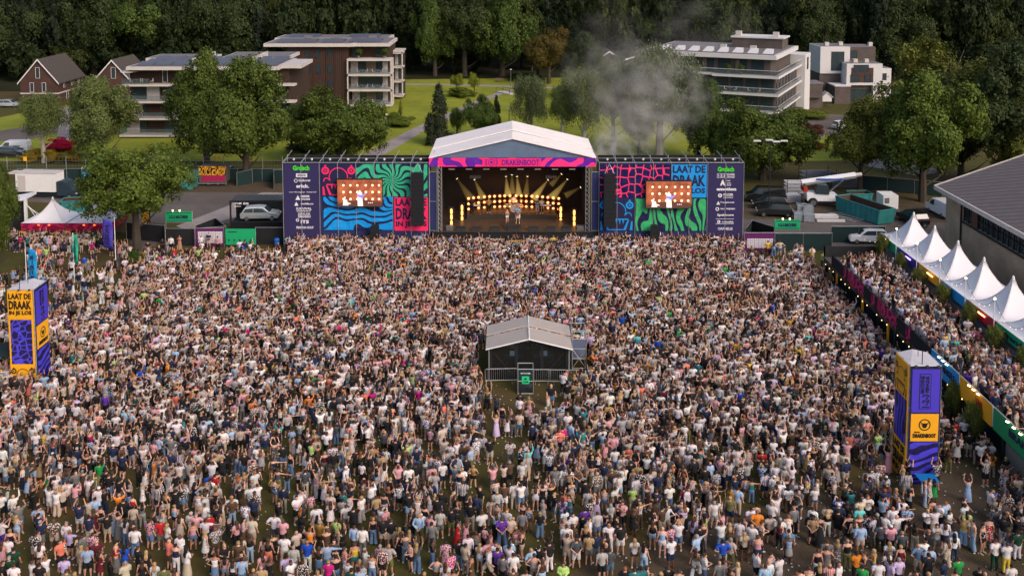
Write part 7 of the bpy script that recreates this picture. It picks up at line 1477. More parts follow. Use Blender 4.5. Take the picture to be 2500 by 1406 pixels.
TILES = {
0: "385 100 o slt bes 0 n;265 170 b tqt bks 0 n;245 320 b bet bks 3 l;600 110 k wht nvt 0 nr;655 190 B lvdp - 1 r;850 180 b bkk gyL 0 n;985 310 b wht lgs 1 nr;1125 330 yf gyk bls 0 nr;1075 60 y bkt dnt 0 n;1195 105 k lvt mrs 0 nl;700 410 K bkd - 0 n;815 565 o brtp bes 2 n;612 585 g nvt gys 7 n;585 480 k nvt bks 0 nr;1005 610 g whl gys 1 f;1055 735 rf lvt bks 8 n;1215 460 k pkl bkt 8 r;1375 310 K bkdp - 0 n;1350 510 k nvt bes 0 n;1300 450 k bkt bes 0 nl;1480 410 B gyt wht 4 nr;1625 130 yf bkk olL 1 nr;1560 100 b bkd - 7 n;1800 130 cw wht lgs 0 nr;1935 205 b bel bet 0 r;1760 460 r bll nvs 1 nr;1885 430 Y mrd - 1 f;1905 560 K wht dnt 0 n;25 570 k wht put 7 nr;150 715 y bkk bks 0 n;110 850 b wht nvs 0 n;480 760 b bet bet 0 nr;520 770 k bktp bes 0 n;600 910 B wht brs 0 n;915 880 b cot bks 0 fr;1200 800 B gydp - 1 nl;1310 790 b pktp mrs 0 n;1465 885 o mrt brs 0 nl;1320 985 r blt bks 0 n;1235 965 Y bet bet 0 n;1515 1030 B mrd - 1 nr;1665 1075 B bkk bkt 0 nr;1755 905 k rdk gyL 1 r;1890 955 K rbt rbs 0 n;135 1130 g dgt bks 1 f;205 1000 k dgt bks 0 n;205 1245 b wht nvs 0 n;490 1195 b wht bes 0 nr;595 1235 k bkt bkt 0 n;690 1135 yf wht bet 7 nl;970 1140 k lvt bks 0 n;1010 1330 b olt bks 0 n;1135 1370 Y bet nvt 0 n;1900 1205 g bel bes 1 nl;40 1200 b bkt bks 0 r;25 900 B pkd - 0 n;860 870 B bktp bkt 0 nr;440 330 b bkt olt 1 r;490 350 k olt bkt 0 n;1180 800 b gyt bkt 8 nl;1460 60 Y bkk pkk 0 n;1540 170 k bkk bkt 0 n;30 90 b bkt dns 1 nr;410 40 g lgl gys 0 n",
1: "20 230 b bel bet 0 nr;85 200 b bkd - 1 fl;205 240 k bkk dns 7 r;320 320 k bkt bkt 0 nl;410 110 Y bet bks 0 n;360 90 g wht tes 0 nl;560 90 k bktp gys 0 n;630 60 bf lgk dns 0 n;750 265 y dgt bkt 1 n;905 60 yf bkd - 7 r;1110 30 b bkk bks 5 f;1170 110 yf bkk bkt 3 nr;1080 230 r bkt bkt 0 n;1120 290 y nvt nvs 0 r;1225 300 yf tet dns 0 n;1345 290 o gnt dnt 0 n;1425 220 o tet bkt 0 n;1525 270 o lmt bks 0 n;1545 180 g wht bks 0 n;1640 230 B dgD - 0 n;1700 200 y gyd - 0 nr;1820 310 yf bkk bkt 0 n;1925 270 o blt olt 0 n;150 410 k bkt bkt 0 n;290 480 b bkt olt 0 nr;365 500 B pkk dnk 0 n;340 570 b pktp dns 0 nr;490 460 b mrt bks 0 n;560 300 k blt brt 0 n;515 565 g rdt gys 0 n;610 630 Y wht gyt 0 nr;800 490 B bed - 0 n;915 410 b dgt bls 0 n;1050 480 g pkt bkt 5 f;1000 610 bf pkk dns 0 n;1190 560 b wht brt 8 n;1185 740 Y whd - 0 nr;1340 690 r gytp brs 1 nl;1400 480 B gydp - 0 nr;1530 450 k bkt gys 5 n;1545 560 g bkt bks 6 fl;1680 560 K lvk brt 1 r;1805 550 b bet bes 0 n;1780 460 g put bkt 0 n;115 690 b wht dnt 0 n;65 590 B mrk gyt 0 n;640 870 o cot brs 1 nr;800 795 o whl bet 1 f;740 940 k nvk wht 1 n;905 1000 K wht beL 1 nr;1480 940 y bkt bkt 1 fr;1740 830 B bet brt 0 n;1690 900 y brt brt 0 n;1860 790 B bkk blt 0 n;1640 1080 k brt bks 1 f;1490 1110 K pkk dns 0 n;1610 1160 B whk bkt 8 n;1740 1150 k blt dnt 0 n;1330 1080 bf whk dnk 5 n;1290 980 K bkk bkt 0 nr;165 980 b bkt bkt 0 nr;290 1040 Y bkt bkt 0 n;230 1180 B bkd - 0 n;420 1220 Y wht bet 0 n;560 1280 k olt bkt 0 n;720 1310 B pkk bkt 1 n;1920 1320 y pkk dnt 0 n;1940 60 k wht bks 1 nr;1740 20 b bkd - 0 n;470 30 g bet bks 0 n;90 470 K bkt bkt 1 nr;1660 590 B pkt bkt 0 nl",
2: "50 90 k blk dnt 0 n;190 70 bf whk bed - 0 n;245 165 o bet bks 1 r;340 150 o blt brt 0 n;90 180 g gyt mrt 0 n;465 300 o blt dnt 0 n;535 60 g wht bkL 5 n;570 200 y bkt nvs 0 nr;680 130 K tet dnt 0 n;745 160 Y wht bks 3 nr;820 250 K whk bkt 7 n;900 160 o gyt mrt 0 n;1000 210 k wht gyt 3 nl;1110 30 b whl dnt 0 n;1160 150 bf pkk dnt 0 n;1335 100 k bel bet 0 n;1445 205 g blt gyt 1 nr;1330 330 K brk wht 0 n;1590 40 bf tqk teL 0 n;1785 110 K ogk bkt 1 l;1870 240 B bet bks 0 n;1930 140 b brt bkt 0 nl;50 420 B bkk blk 3 nr;150 470 B bkt bes 0 n;310 480 b wht sls 5 n;535 380 k lvt bks 0 n;605 380 B lvt gyt 8 nr;440 560 o pkt bkt 0 n;700 370 K brt brt 0 nl;790 440 g gyt gyt 8 nl;980 480 K wht gyt 3 n;1145 370 k ogt bkt 0 n;1265 430 k lvtp gyt 0 n;1245 560 b lmt bes 1 nr;1460 420 K brt wht 1 n;1590 350 k bkk bks 1 l;1730 290 k rbd - 0 nr;1960 330 b bkt bks 0 nl;1000 590 g mtt brt 0 nr;745 660 K bkk bes 1 nr;850 700 r ogk bkk 7 n;645 740 o bettp bkt 1 nl;1100 710 b brk bkt 7 n;1210 720 K bkk bkt 4 n;1350 720 K bkk bkt 4 nl;1525 660 b bll brt 0 n;1645 680 b whl gyt 0 n;1810 540 yf bkk dnw 0 n;1960 550 o bkt bes 0 n;215 850 B bkk cok 0 n;150 830 K whk mrt 0 nl;300 790 bf bkd - 1 nl;460 810 k wht bet 6 n;600 970 g lgl gyt 0 n;810 885 o rbt wht 0 n;985 980 B bkk dnk 4 n;1110 930 b bll dnt 8 n;1215 870 b brl gyt 1 f;1375 990 b pkk dns 1 r;1530 920 b ylk tes 0 n;1685 1000 g whl bes 1 r;1790 1090 b whk dnt 0 n;1915 950 g pktp bks 0 n;120 1080 B pkt dnt 0 nl;230 1160 bf bkd - 7 n;500 1110 k lvt gyt 0 n;560 1190 b wht bet 1 fr;740 1200 b bktp bkt 0 n;965 1350 Y bet bkt 1 f;1130 1190 yf mgt bkt 0 n;1240 1110 k bkk dnt 7 n;1430 1200 k wht bkt 1 fl;1510 1200 Y dgk bkt 1 f;1640 1240 bf lgl gyt 1 f;1590 1310 k bll dnt 0 n;1480 1310 k dgt bkt 0 n;10 1300 o tnt bes 0 n",
3: "20 130 b bkt bet 0 n;155 30 g lvt pus 0 n;260 110 K lvt gyt 1 nr;360 150 k wht nvt 0 nl;500 130 y tqt lgt 0 n;560 160 g tet gyt 0 n;750 150 B tnk bkt 0 nr;645 210 k gyt bks 0 n;900 60 b whk bkt 0 n;1045 40 r whd - 0 n;1145 20 r tqd - 1 nl;945 200 b wht bks 1 nr;235 250 b lvt gyt 0 l;355 240 k bkt gyw 0 nl;40 320 k bkt bkt 0 n;1360 240 g nvl dnt 1 nl;1450 80 K wht dnw 0 nr;1590 90 y olt dnt 0 n;1925 90 cp whl whs 1 f;575 490 y bll ols 2 n;745 500 b pkt mrt 0 nr;1100 350 o dnt gyt 0 n;1240 400 k pkk pkD 0 n;1620 310 g blt brs 0 n;1770 290 o bkt dnt 0 nr;1835 540 b put dnw 2 n;1960 530 g bet brt 2 n;35 540 o nvt bes 0 n;150 560 b bkt bes 0 n;370 600 k bkt bkt 0 r;280 690 Y tnt bkt 0 n;770 610 k gyl gyt 0 n;1155 570 K rdD - 1 nr;1290 560 B pkd - 0 nl;1490 640 y bkt bkt 1 nr;1570 650 bf pkk bkt 1 nr;1440 750 bf gyk bkt 0 n;375 780 k gyk dnt 1 n;430 730 Y bkt bkt 0 n;450 920 K pkk bks 1 fl;545 930 Y slt dnw 3 nr;120 950 y lgt ols 5 n;780 860 K bkk dnw 1 r;980 890 k pktp pkw 0 n;1185 880 k bkt dnt 0 n;1320 800 k whl gyt 0 n;1285 940 k bet gyt 0 nr;1500 930 Y wht bls 1 nr;1625 890 b pkt bkt 5 nl;1745 910 b wht bks 1 f;1770 1000 k put bkt 7 n;1640 1000 r wht bes 6 l;1855 1110 k gyl bkt 0 nr;1950 960 k wht lvt 1 nr;850 1150 b bek brs 5 n;975 1230 B wht lvs 0 n;1060 1080 b mgtp bkt 0 nl;1375 1110 k brD bkt 1 l;1100 1330 b brk bks 4 n;20 1010 g mrtp bks 0 n;300 760 B bkk bkt 0 nl;660 1370 y brt bkt 0 n;1660 740 b pkd - 1 l",
4: "290 60 y bll wht 0 n;130 225 k bkD - 1 nl;265 260 b bltps nvs 0 n;450 205 b whtp sls 2 n;560 230 b whl brk 0 nl;510 50 r lvt dns 1 nr;650 -20 b bkt bes 0 n;885 30 b lgt bks 1 nl;985 -10 k wht gyt 0 n;60 420 bf brk wht 0 n;1035 300 B rbk blw 7 nr;1185 260 K bek lgw 0 n;1290 230 k bkk brs 3 n;1525 120 o bll dnt 0 n;1500 290 g gyt bkt 0 nl;1560 300 b gyt bkt 0 nr;1620 290 k bkk dnt 1 f;1680 190 b brt bes 0 n;1745 180 b bet bes 0 nr;1790 310 o dgt bes 0 n;1420 440 b wht bks 8 nr;1570 400 r tnt brt 0 n;1720 420 y gyt bes 8 l;850 570 Y whk whk 1 f;890 650 b wht bks 0 n;980 640 B brt bkt 0 n;1045 790 K bkk bkt 1 n;1185 640 Y bkk bks 0 n;1235 540 b wht gyt 0 r;1535 630 o wht wht 0 n;1710 640 k bkt whs 0 n;905 790 b bet bes 7 nr;1040 850 b slt whs 2 n;1230 790 k tnt gys 1 n;1335 770 b nvt gys 1 n;1505 780 K bkk bkt 1 nl;1490 920 o bkt bkt 1 fr;1550 1010 b slt dns 1 n;1430 1020 b lgt bks 0 n;630 890 k bkt wht 1 nl;610 830 K brk dnt 4 n;470 970 k bkt bkt 0 nr;350 1010 y blt bkt 5 nl;520 1170 B brk bls 3 nl;840 1220 b lml lmt 1 f;20 900 k blt bkt 0 n;80 1080 k wht wht 0 n;120 680 y pkk whs 1 fr;215 740 b bkk bes 1 l;75 860 B wht whw 6 l;1925 860 Y wht brs 1 n;1780 1290 r bkt bkt 0 n;1925 1310 b tet bkt 0 n;80 1320 b brt bks 7 n;280 1340 b bet bkt 0 n;400 1090 b bek gyt 5 n",
5: "330 60 b gyt lgt 0 n;500 70 b pkt gys 0 n;370 230 k whk bkt 1 nr;640 20 g bkt gyt 0 n;780 30 Y rbt dnt 0 n;930 170 k bel gyt 8 nl;1110 200 y bktp bes 5 n;1205 90 k olt bls 0 n;1290 60 g pkt bkt 0 n;1380 60 k whtp nvt 0 n;1335 210 B bkk bks 0 n;1490 200 b belp beL 0 n;1600 140 b nvt bkt 0 n;1740 80 B brk bes 0 n;1900 40 b ylt bkt 0 nl;1960 110 k bkD - 0 n;40 370 b gyk bks 1 nr;195 400 Y bkd - 0 n;370 390 K brt bkt 0 n;270 590 B bkk bls 0 n;620 250 B bkk bkt 0 n;790 260 K bkk bkt 0 n;770 370 r pkk bkt 1 f;850 420 bf lgk gyt 1 f;945 360 k whk bls 1 nl;1130 420 K pkk nvs 0 n;1280 370 B bkk dgd 0 n;1370 370 Y bkd - 0 n;1630 280 g bkD - 0 n;1735 350 k dgt bkt 0 n;1870 340 b slt bls 0 n;1810 280 B whk bet 0 nl;540 300 k brt gyt 1 nr;420 680 o blk whs 0 n;660 600 y wht dns 7 n;700 500 k tnt brt 7 nl;890 550 B lvt brt 0 nr;985 660 k bkt bkt 0 n;1040 610 bf bkk gyt 1 f;1310 610 b wht dnw 7 n;1440 620 Y brt brt 0 n;1590 580 k wht bes 0 nr;1680 530 B bkk bkt 1 l;1780 640 o whl whs 1 nr;1930 600 b whk bkt 1 r;470 680 k pktp bkt 1 nl;550 850 b wht nvs 1 nl;940 800 g blt bkt 8 nl;1340 880 k rbt lgt 5 n;1460 850 g bet olt 0 nr;1665 760 Y bet bks 0 n;1870 810 b pkk nvs 1 n;1910 750 B whk bktp 1 nl;140 930 K whk blw 0 nr;930 1010 B tnk whw 6 nr;1060 1090 b wht dnt 1 r;1850 1060 k wht bks 0 r;1285 1200 o gyt bkt 0 n;1350 1110 B pkk dnk 8 nr;1560 1220 Y bet olt 1 l;1450 1290 B bkk bkt 1 nr;100 1290 B tnk bkt 1 r;510 1280 b bkt bkt 0 n;400 1370 y brt bkt 0 r;670 1330 b whk bkt 0 n;1985 1260 b bll bkt 0 n;10 1300 k tet bkt 0 n",
6: "175 180 g wht dnt 0 n;260 140 b rdt bkt 0 nl;30 100 k slt bkt 0 nr;510 230 y whtp gyt 0 n;640 40 b whk bks 0 n;890 180 y bkt dnw 1 f;980 90 b vit bks 1 r;1070 200 b blt nvt 0 n;1160 180 bf gydp - 0 n;1260 190 k blt nvs 0 n;1355 180 b wht wht 0 nr;1485 170 k wht bes 1 fl;1620 240 b wht gyt 1 nl;1680 80 k bkt bkt 0 n;1805 90 k bkt brt 0 f;1930 350 b cot bkt 1 l;380 400 B brt brt 0 n;510 440 B bkk bkt 0 n;400 500 r whk whD 1 n;640 380 k whk gyt 0 n;720 290 b nvt dnt 0 nl;790 250 o bet dnt 0 nl;985 390 k gnt wht 0 nr;1040 350 r bkt mrt 0 nr;720 520 K gyt gyt 8 r;780 530 b tnt bks 2 nr;880 510 k bkD - 0 n;1330 490 b bkd - 5 n;1400 570 B whk brk 0 n;1500 640 b bll bes 0 n;1490 320 b mrk gyt 0 n;1690 530 b whts gyt 1 nl;1800 440 o bel bet 0 nl;1870 490 b wht bet 0 nr;1810 630 k slt bkt 0 n;1960 650 cw pkt bkt 0 n;130 500 b bet bks 1 n;205 560 g wht gys 0 n;270 590 B mrk bkt 0 nr;410 720 k dnt bkt 0 n;415 800 yf blk lgk 0 n;990 880 b gyt gyt 0 n;1155 870 Y gydp - 0 nr;985 980 b gyD - 5 n;1300 870 y bkk olt 1 n;1440 1050 k ogt bkt 1 n;1560 1060 b brk brt 1 l;1700 1020 Y ylk dns 1 l;1770 1200 k wht dns 0 n;1940 910 Y wht bkt 0 n;850 1020 b bkk wht 0 n;880 1230 Y bkt bkt 0 n;1030 1240 y rdts bkt 0 n;1175 1230 o whl bes 0 nl;1530 1260 k gnt bks 1 nr;140 1080 b whk bkt 1 fr;100 1190 o whl whs 0 n;270 1130 k wht wht 1 nl;590 1330 k whk bkt 0 n;530 1370 r wht bkt 0 n;715 1280 b bek bkt 0 n;1910 1060 B wht bkt 1 n;1960 1200 k lvt bkt 0 r;1900 220 Y gyd - 0 n",
7: "90 150 k bet bkt 0 n;230 190 b pkt dnt 0 n;400 90 b pkt dnt 0 n;290 50 b lgt bkt 0 n;100 40 r wht bkt 0 n;1145 90 k bkt bks 6 fl;710 210 Y bkdp - 0 nr;730 330 k bkt wht 1 n;550 370 K gytp bkt 1 f;1365 170 k wht gyt 1 l;1240 260 b bet bkt 0 n;1460 110 Y lvk gyt 0 nr;1345 380 b wht bkt 0 n;1460 380 b wht bet 0 n;1640 110 bf pkt bkt 1 l;1535 310 k nvt olt 0 nr;1590 290 y bet bet 0 n;1680 370 r bkt bkt 0 nr;1850 230 K rdt bkt 0 fr;1860 310 o cot bkt 0 n;1930 80 o mrl bkt 0 l;1770 380 Y whk bkt 8 n;1905 520 b bkt dgt 7 nl;1690 520 b bkt wht 1 nr;1750 700 B slt blw 0 n;1900 740 k dgt wht 0 n;1950 680 k bkt ols 1 nl;885 400 k bkdp - 0 n;1080 550 Y ylk blw 4 nr;1230 590 k bek blw 8 l;1370 640 k bkkp bks 0 fr;1460 540 k rddp - 0 n;410 340 co wht bks 0 nr;500 460 k rbt bes 0 n;80 400 b tnt bks 0 r;60 500 o wht dnt 8 n;240 590 K brD - 0 n;340 620 K brk bew 8 nr;140 750 y slt bkt 0 n;545 720 o bkt gyt 0 nl;670 640 b lgt gys 7 f;795 580 B whl nvk 0 n;850 720 k bll dnt 0 nl;935 780 K whl nvt 0 n;830 860 B bel bew 0 nl;390 940 o dnt bes 5 n;470 880 b wht bkt 0 n;560 990 k bll dnt 0 n;120 960 y mrd - 0 n;540 1080 k bkt bkt 0 n;780 1180 k nvt bet 1 nl;995 1150 b gnt bkt 1 n;1560 870 cr wht dgt 0 n;1735 920 b wht ylt 1 n;1320 1300 ck bkt bkt 0 nr;1800 1250 k wht bet 0 n;960 1340 b brk bkt 0 nr;320 1310 B brk bkt 1 n;15 1170 g lvt bkt 0 n;540 1370 Y bkt bkt 0 nl;1400 1370 o brt bkt 0 n;1590 1390 k bkt bkt 0 n",
}
def person_specs():
    out = []
    for ti, s_ in TILES.items():
        x0 = (0, 310, 620, 930, 1240, 1550, 1860, 2180)[ti]
        for e in s_.split(';'):
            a = e.split(); u, v = float(a[0]), float(a[1])
            hair, top, bot = a[2], a[3], a[4]
            if len(bot) > 2 and bot[2] in 'dDl': bot = bot[:2]+'L'
            out.append((x0+u/6.222, 1180+v/6.222, hair, top, bot, int(a[-2]), a[-1]))
    return out
def hair_of(code):
    if code == 'o': return None, HC['b'], 'bald head'
    if code[0] == 'c': c = {'w': 'wh', 'k': 'bk', 'o': 'og', 'p': 'pk', 'r': 'mr'}[code[1]]; return 'cap', CC[c], CN[c]+' cap'
    k = code[0].lower(); long = code[0].isupper()
    if long: return 'long', HC[k], 'long %s hair' % HN[k]
    if code.endswith('f'): return 'bun', HC[k], 'tied up %s hair' % HN[k]
    return 'short', HC[k], 'short %s hair' % HN[k]
def jit(c, r, a=.12): f = 1+r.uniform(-a, a); return tuple(max(.004, min(.9, x*f*(1+r.uniform(-.05, .05)))) for x in c)
def make_person(x, y, z, spec_hair, top, bot, pose, rot, scale, r, shoe=None, skin=None, label=None):
    hk, hc, hn = hair_of(spec_hair); fem = spec_hair[0].isupper() or spec_hair.endswith('f') or top[2] in 'kdD' or (bot != '-' and bot[2] in 'kL')
    lp = 6 if pose == 6 else (2 if pose in (2, 5) else 0)
    pr = dict(c_skin=jit(skin or SK[r.choice([0, 0, 1, 1, 2, 2, 3, 4]) if r.random() < .9 else 0], r), c_hair=jit(hc, r, .25), c_top=jit(CC[top[:2]], r), c_bot=jit(CC[bot[:2]] if bot != '-' else CC['bk'], r), c_shoe=jit(CC[shoe or r.choice(['wh', 'wh', 'bk', 'be', 'br'])], r), c_pat=(1.0 if top[3:4] == 'p' else 0.0, 1.0 if 's' in top[3:] else 0.0, 0.0))
    def ob(me, parent, name=None):
        o = bpy.data.objects.new(name or me.name.split('.')[0], me); COL.objects.link(o)
        for k, v in pr.items(): o[k] = list(v)
        if parent is not None: o.parent = parent
        return o
    b = ob(body_mesh(pose, fem), None, 'person'); b.location = (x, y, z); b.rotation_euler = (0, 0, rot); wd_ = scale*r.uniform(1.08, 1.25); b.scale = (wd_, wd_, scale)
    if hk: ob(hair_mesh(hk), b)
    ob(top_mesh(top[2] if not (top[2] == 't' and False) else 't', pose, fem), b)
    if bot != '-' and top[2] not in 'dD': ob(bot_mesh(bot[2], lp, fem), b)
    for s in (-1, 1): ob(shoe_mesh(lp, s), b)
    return b, hn
specs = person_specs(); specs.sort(key=lambda s: -s[1])
rr = random.Random(11); placed = []; people = []
for (px, py, hair, top, bot, pose, dr) in specs:
    if len(people) >= 300: break
    fem = hair[0].isupper() or hair.endswith('f'); sc_ = rr.uniform(.90, .96) if fem else rr.uniform(.96, 1.02)
    x, y, _ = G(px, py, 1.64*sc_)
    if any((x-a)**2+(y-b)**2 < .30**2 for a, b in placed): x += .3; y += .1
    placed.append((x, y)); b, hn = make_person(x, y, 0, hair, top, bot, pose, R(DIR[dr]+rr.uniform(-12, 12)), sc_, rr)
    pat = {'p': 'patterned ', 's': 'striped '}.get(top[3:4], ''); garment = pat+CN[top[:2]]+' '+TN[top[2]]; low = '' if (bot == '-' or top[2] in 'dD') else ' and '+CN[bot[:2]]+' '+BN[bot[2]]
    fac = {'f': 'facing the camera', 'fl': 'facing the camera', 'fr': 'facing the camera'}.get(dr, '')
    people.append(dict(o=b, x=x, y=y, px=px, py=py, hair=hn, g=garment, low=low, pose=PN[pose], fac=fac, garment=garment))
def finish_labels(P):
    def cnt(L_): d = {}; [d.setdefault(l, []).append(i) for i, l in enumerate(L_)]; return d
    ctry = [lambda p: 'person in %s%s' % (p['g'], p['low']), lambda p: 'person with %s in %s%s' % (p['hair'], p['g'], p['low']), lambda p: 'person with %s in %s%s%s' % (p['hair'], p['g'], p['low'], ', '+(p['pose'] or p['fac']) if (p['pose'] or p['fac']) else '')]
    lab = [ctry[1](p) for p in P]; c = cnt(lab)
    lab = [ctry[2](p) if len(c[l]) > 1 else l for p, l in zip(P, lab)]; c = cnt(lab)
    gc = cnt([p['garment'] for p in P])
    for l, ids in list(c.items()):
        if len(ids) < 2: continue
        used = set()
        for i in ids:
            p = P[i]; near = sorted(((q_['px']-p['px'])**2+(q_['py']-p['py'])**2, j) for j, q_ in enumerate(P) if j != i); best = None
            short = 'person in %s%s' % (p['g'], p['low'])
            for _, j in near:
                q_ = P[j]; dx, dy = q_['px']-p['px'], q_['py']-p['py']; rel = ('left of' if dx > 0 else 'right of') if abs(dx) > abs(dy) else ('behind' if dy > 0 else 'in front of')
                cand = '%s, %s one in %s' % (short if len(l.split()) > 11 else l, rel, q_['garment'])
                if cand not in used and cand not in lab and len(cand.split()) <= 16: best = cand; break
            if best: lab[i] = best; used.add(best)
    c = cnt(lab)
    for l, ids in c.items():
        if len(ids) == 2:
            a, b = sorted(ids, key=lambda i: P[i]['px'])
            for i, e in ((a, 'left'), (b, 'right')): lab[i] = ctry[1](P[i]) + ', the %s one' % e
    for p, l in zip(P, lab): tag(p['o'], l, 'person', 'people standing in the field')
finish_labels(people)
LIMIT_PY = min(p['py'] for p in people)
# the two performers, band and staff, each a person of their own
def extra(px, py, z, hair, top, bot, pose, dr, label, Y=None, scale=1.0, group=None, skin=None):
    if Y is None: x, y, _ = G(px, py, z)
    else: x, y = atY(px, py, Y)[0], Y
    b, hn = make_person(x, y, z, hair, top, bot, pose, R(DIR[dr]), scale, rr, skin=skin); tag(b, label, 'person', group); return b
g1 = extra(1264, 550, ZD+.38, 'b', 'bltp', 'whs', 1, 'f', 'performer in patterned blue shirt and white shorts playing guitar on the centre podium', YS+1.6, 1.15)
g2 = extra(1238, 550, ZD+.38, 'Y', 'tnk', 'whs', 1, 'fr', 'performer with long blond hair in tan top left of the guitarist', YS+1.7, .92)
gt = thing('guitar', 'guitar held by the performer in the blue shirt', 'guitar', (g1.location.x, YS+1.25, ZD+.38+1.15)); MB().lathe([(.20, -.03), (.21, 0), (.20, .03)], (0, 0, 0), 12, 'y').build('guitar_body', mat('guitar red wood', (.3, .08, .03), .3), gt); MB().bar((.1, 0, .05), (.75, 0, .32), .025).build('neck', M_TIMBER, gt)
for px, d, hair, top, bot, lab in ((1152, 5.6, 'k', 'bkt', 'bkt', 'musician in black at the left keyboard'), (1193, 6.0, 'b', 'mtt', 'bkt', 'musician in mustard shirt on the left of the band riser'), (1254, 7.3, 'k', 'wht', 'bkt', 'drummer in white behind the drum kit'), (1312, 6.0, 'k', 'slt', 'lgt', 'musician in dark shirt and pale trousers right of the drums'), (1322, 5.7, 'B', 'lgt', 'bkt', 'musician with long hair beside the right keyboard')):
    extra(px, 530, rz_b if False else ZD+.45, hair, top, bot, 1, 'f', lab, YS+d)
extra(1101, 590, 0, 'b', 'bll', 'nvt', 0, 'f', 'crew member in light blue shirt in the pit left of the stage', YS-1.1)
cam_b = extra(1341, 583, 0, 'k', 'bkt', 'bkt', 7, 'l', 'camera operator in black in the pit right of the runway', YS-2.6, 1.15)
for px, py, hair, top, bot, pose, dr, lab in ((1945, 594, 'k', 'bktp', 'bkt', 1, 'f', 'security guard in black vest by the right dark fence'), (1957, 600, 'y', 'whk', 'bet', 0, 'f', 'person in white top beside the guard at the right fence'), (1983, 605, 'k', 'whl', 'bes', 1, 'f', 'person in white shirt alone in front of the right fence'), (1983, 628, 'b', 'bktp', 'bkt', 0, 'f', 'second security guard in black vest nearer the crowd at the right'), (1812, 588, 'k', 'whl', 'pus', 1, 'f', 'person in white shirt beside the right timetable'), (1889, 592, 'K', 'blk', 'dnw', 5, 'n', 'person in blue top and wide jeans reading the right timetable'), (1875, 590, 'k', 'yll', 'mrt', 1, 'n', 'person in pale yellow shirt in front of the right timetable'), (2008, 618, 'b', 'lml', 'slt', 1, 'r', 'steward in lime jacket by the deck corner'),
    (490, 577, 'o', 'wht', 'bks', 1, 'n', 'person in white t-shirt and black shorts reading the left timetable'), (509, 571, 'k', 'nvt', 'bes', 1, 'f', 'person in navy t-shirt in front of the left timetable'), (531, 579, 'b', 'pkt', 'bkt', 0, 'n', 'person in pink shirt at the right of the left timetable'), (438, 577, 'b', 'cok', 'tnL', 7, 'f', 'person in coral top against the black fence under the green sign'), (396, 585, 'b', 'bkt', 'bkt', 1, 'f', 'person in black by the path left of the green sign'), (417, 579, 'b', 'whl', 'bks', 0, 'n', 'person in white shirt under the green sign'), (361, 592, 'k', 'bkt', 'gnt', 1, 'f', 'person in black top and green trousers beside the tall tree'),
    (2354, 1012, 'k', 'tqt', 'bkt', 0, 'n', 'person in bright turquoise shirt beside the grey plinth'), (1291, 972, 'Y', 'pkDp', '-', 5, 'n', 'person in long pink patterned dress behind the mixing tent')):
    extra(px, py, 1.62 if False else 0, hair, top, bot, pose, dr, lab, Y=G(px, py, 1.64)[1], group='visitors and staff near the fences' if py < 700 else None)
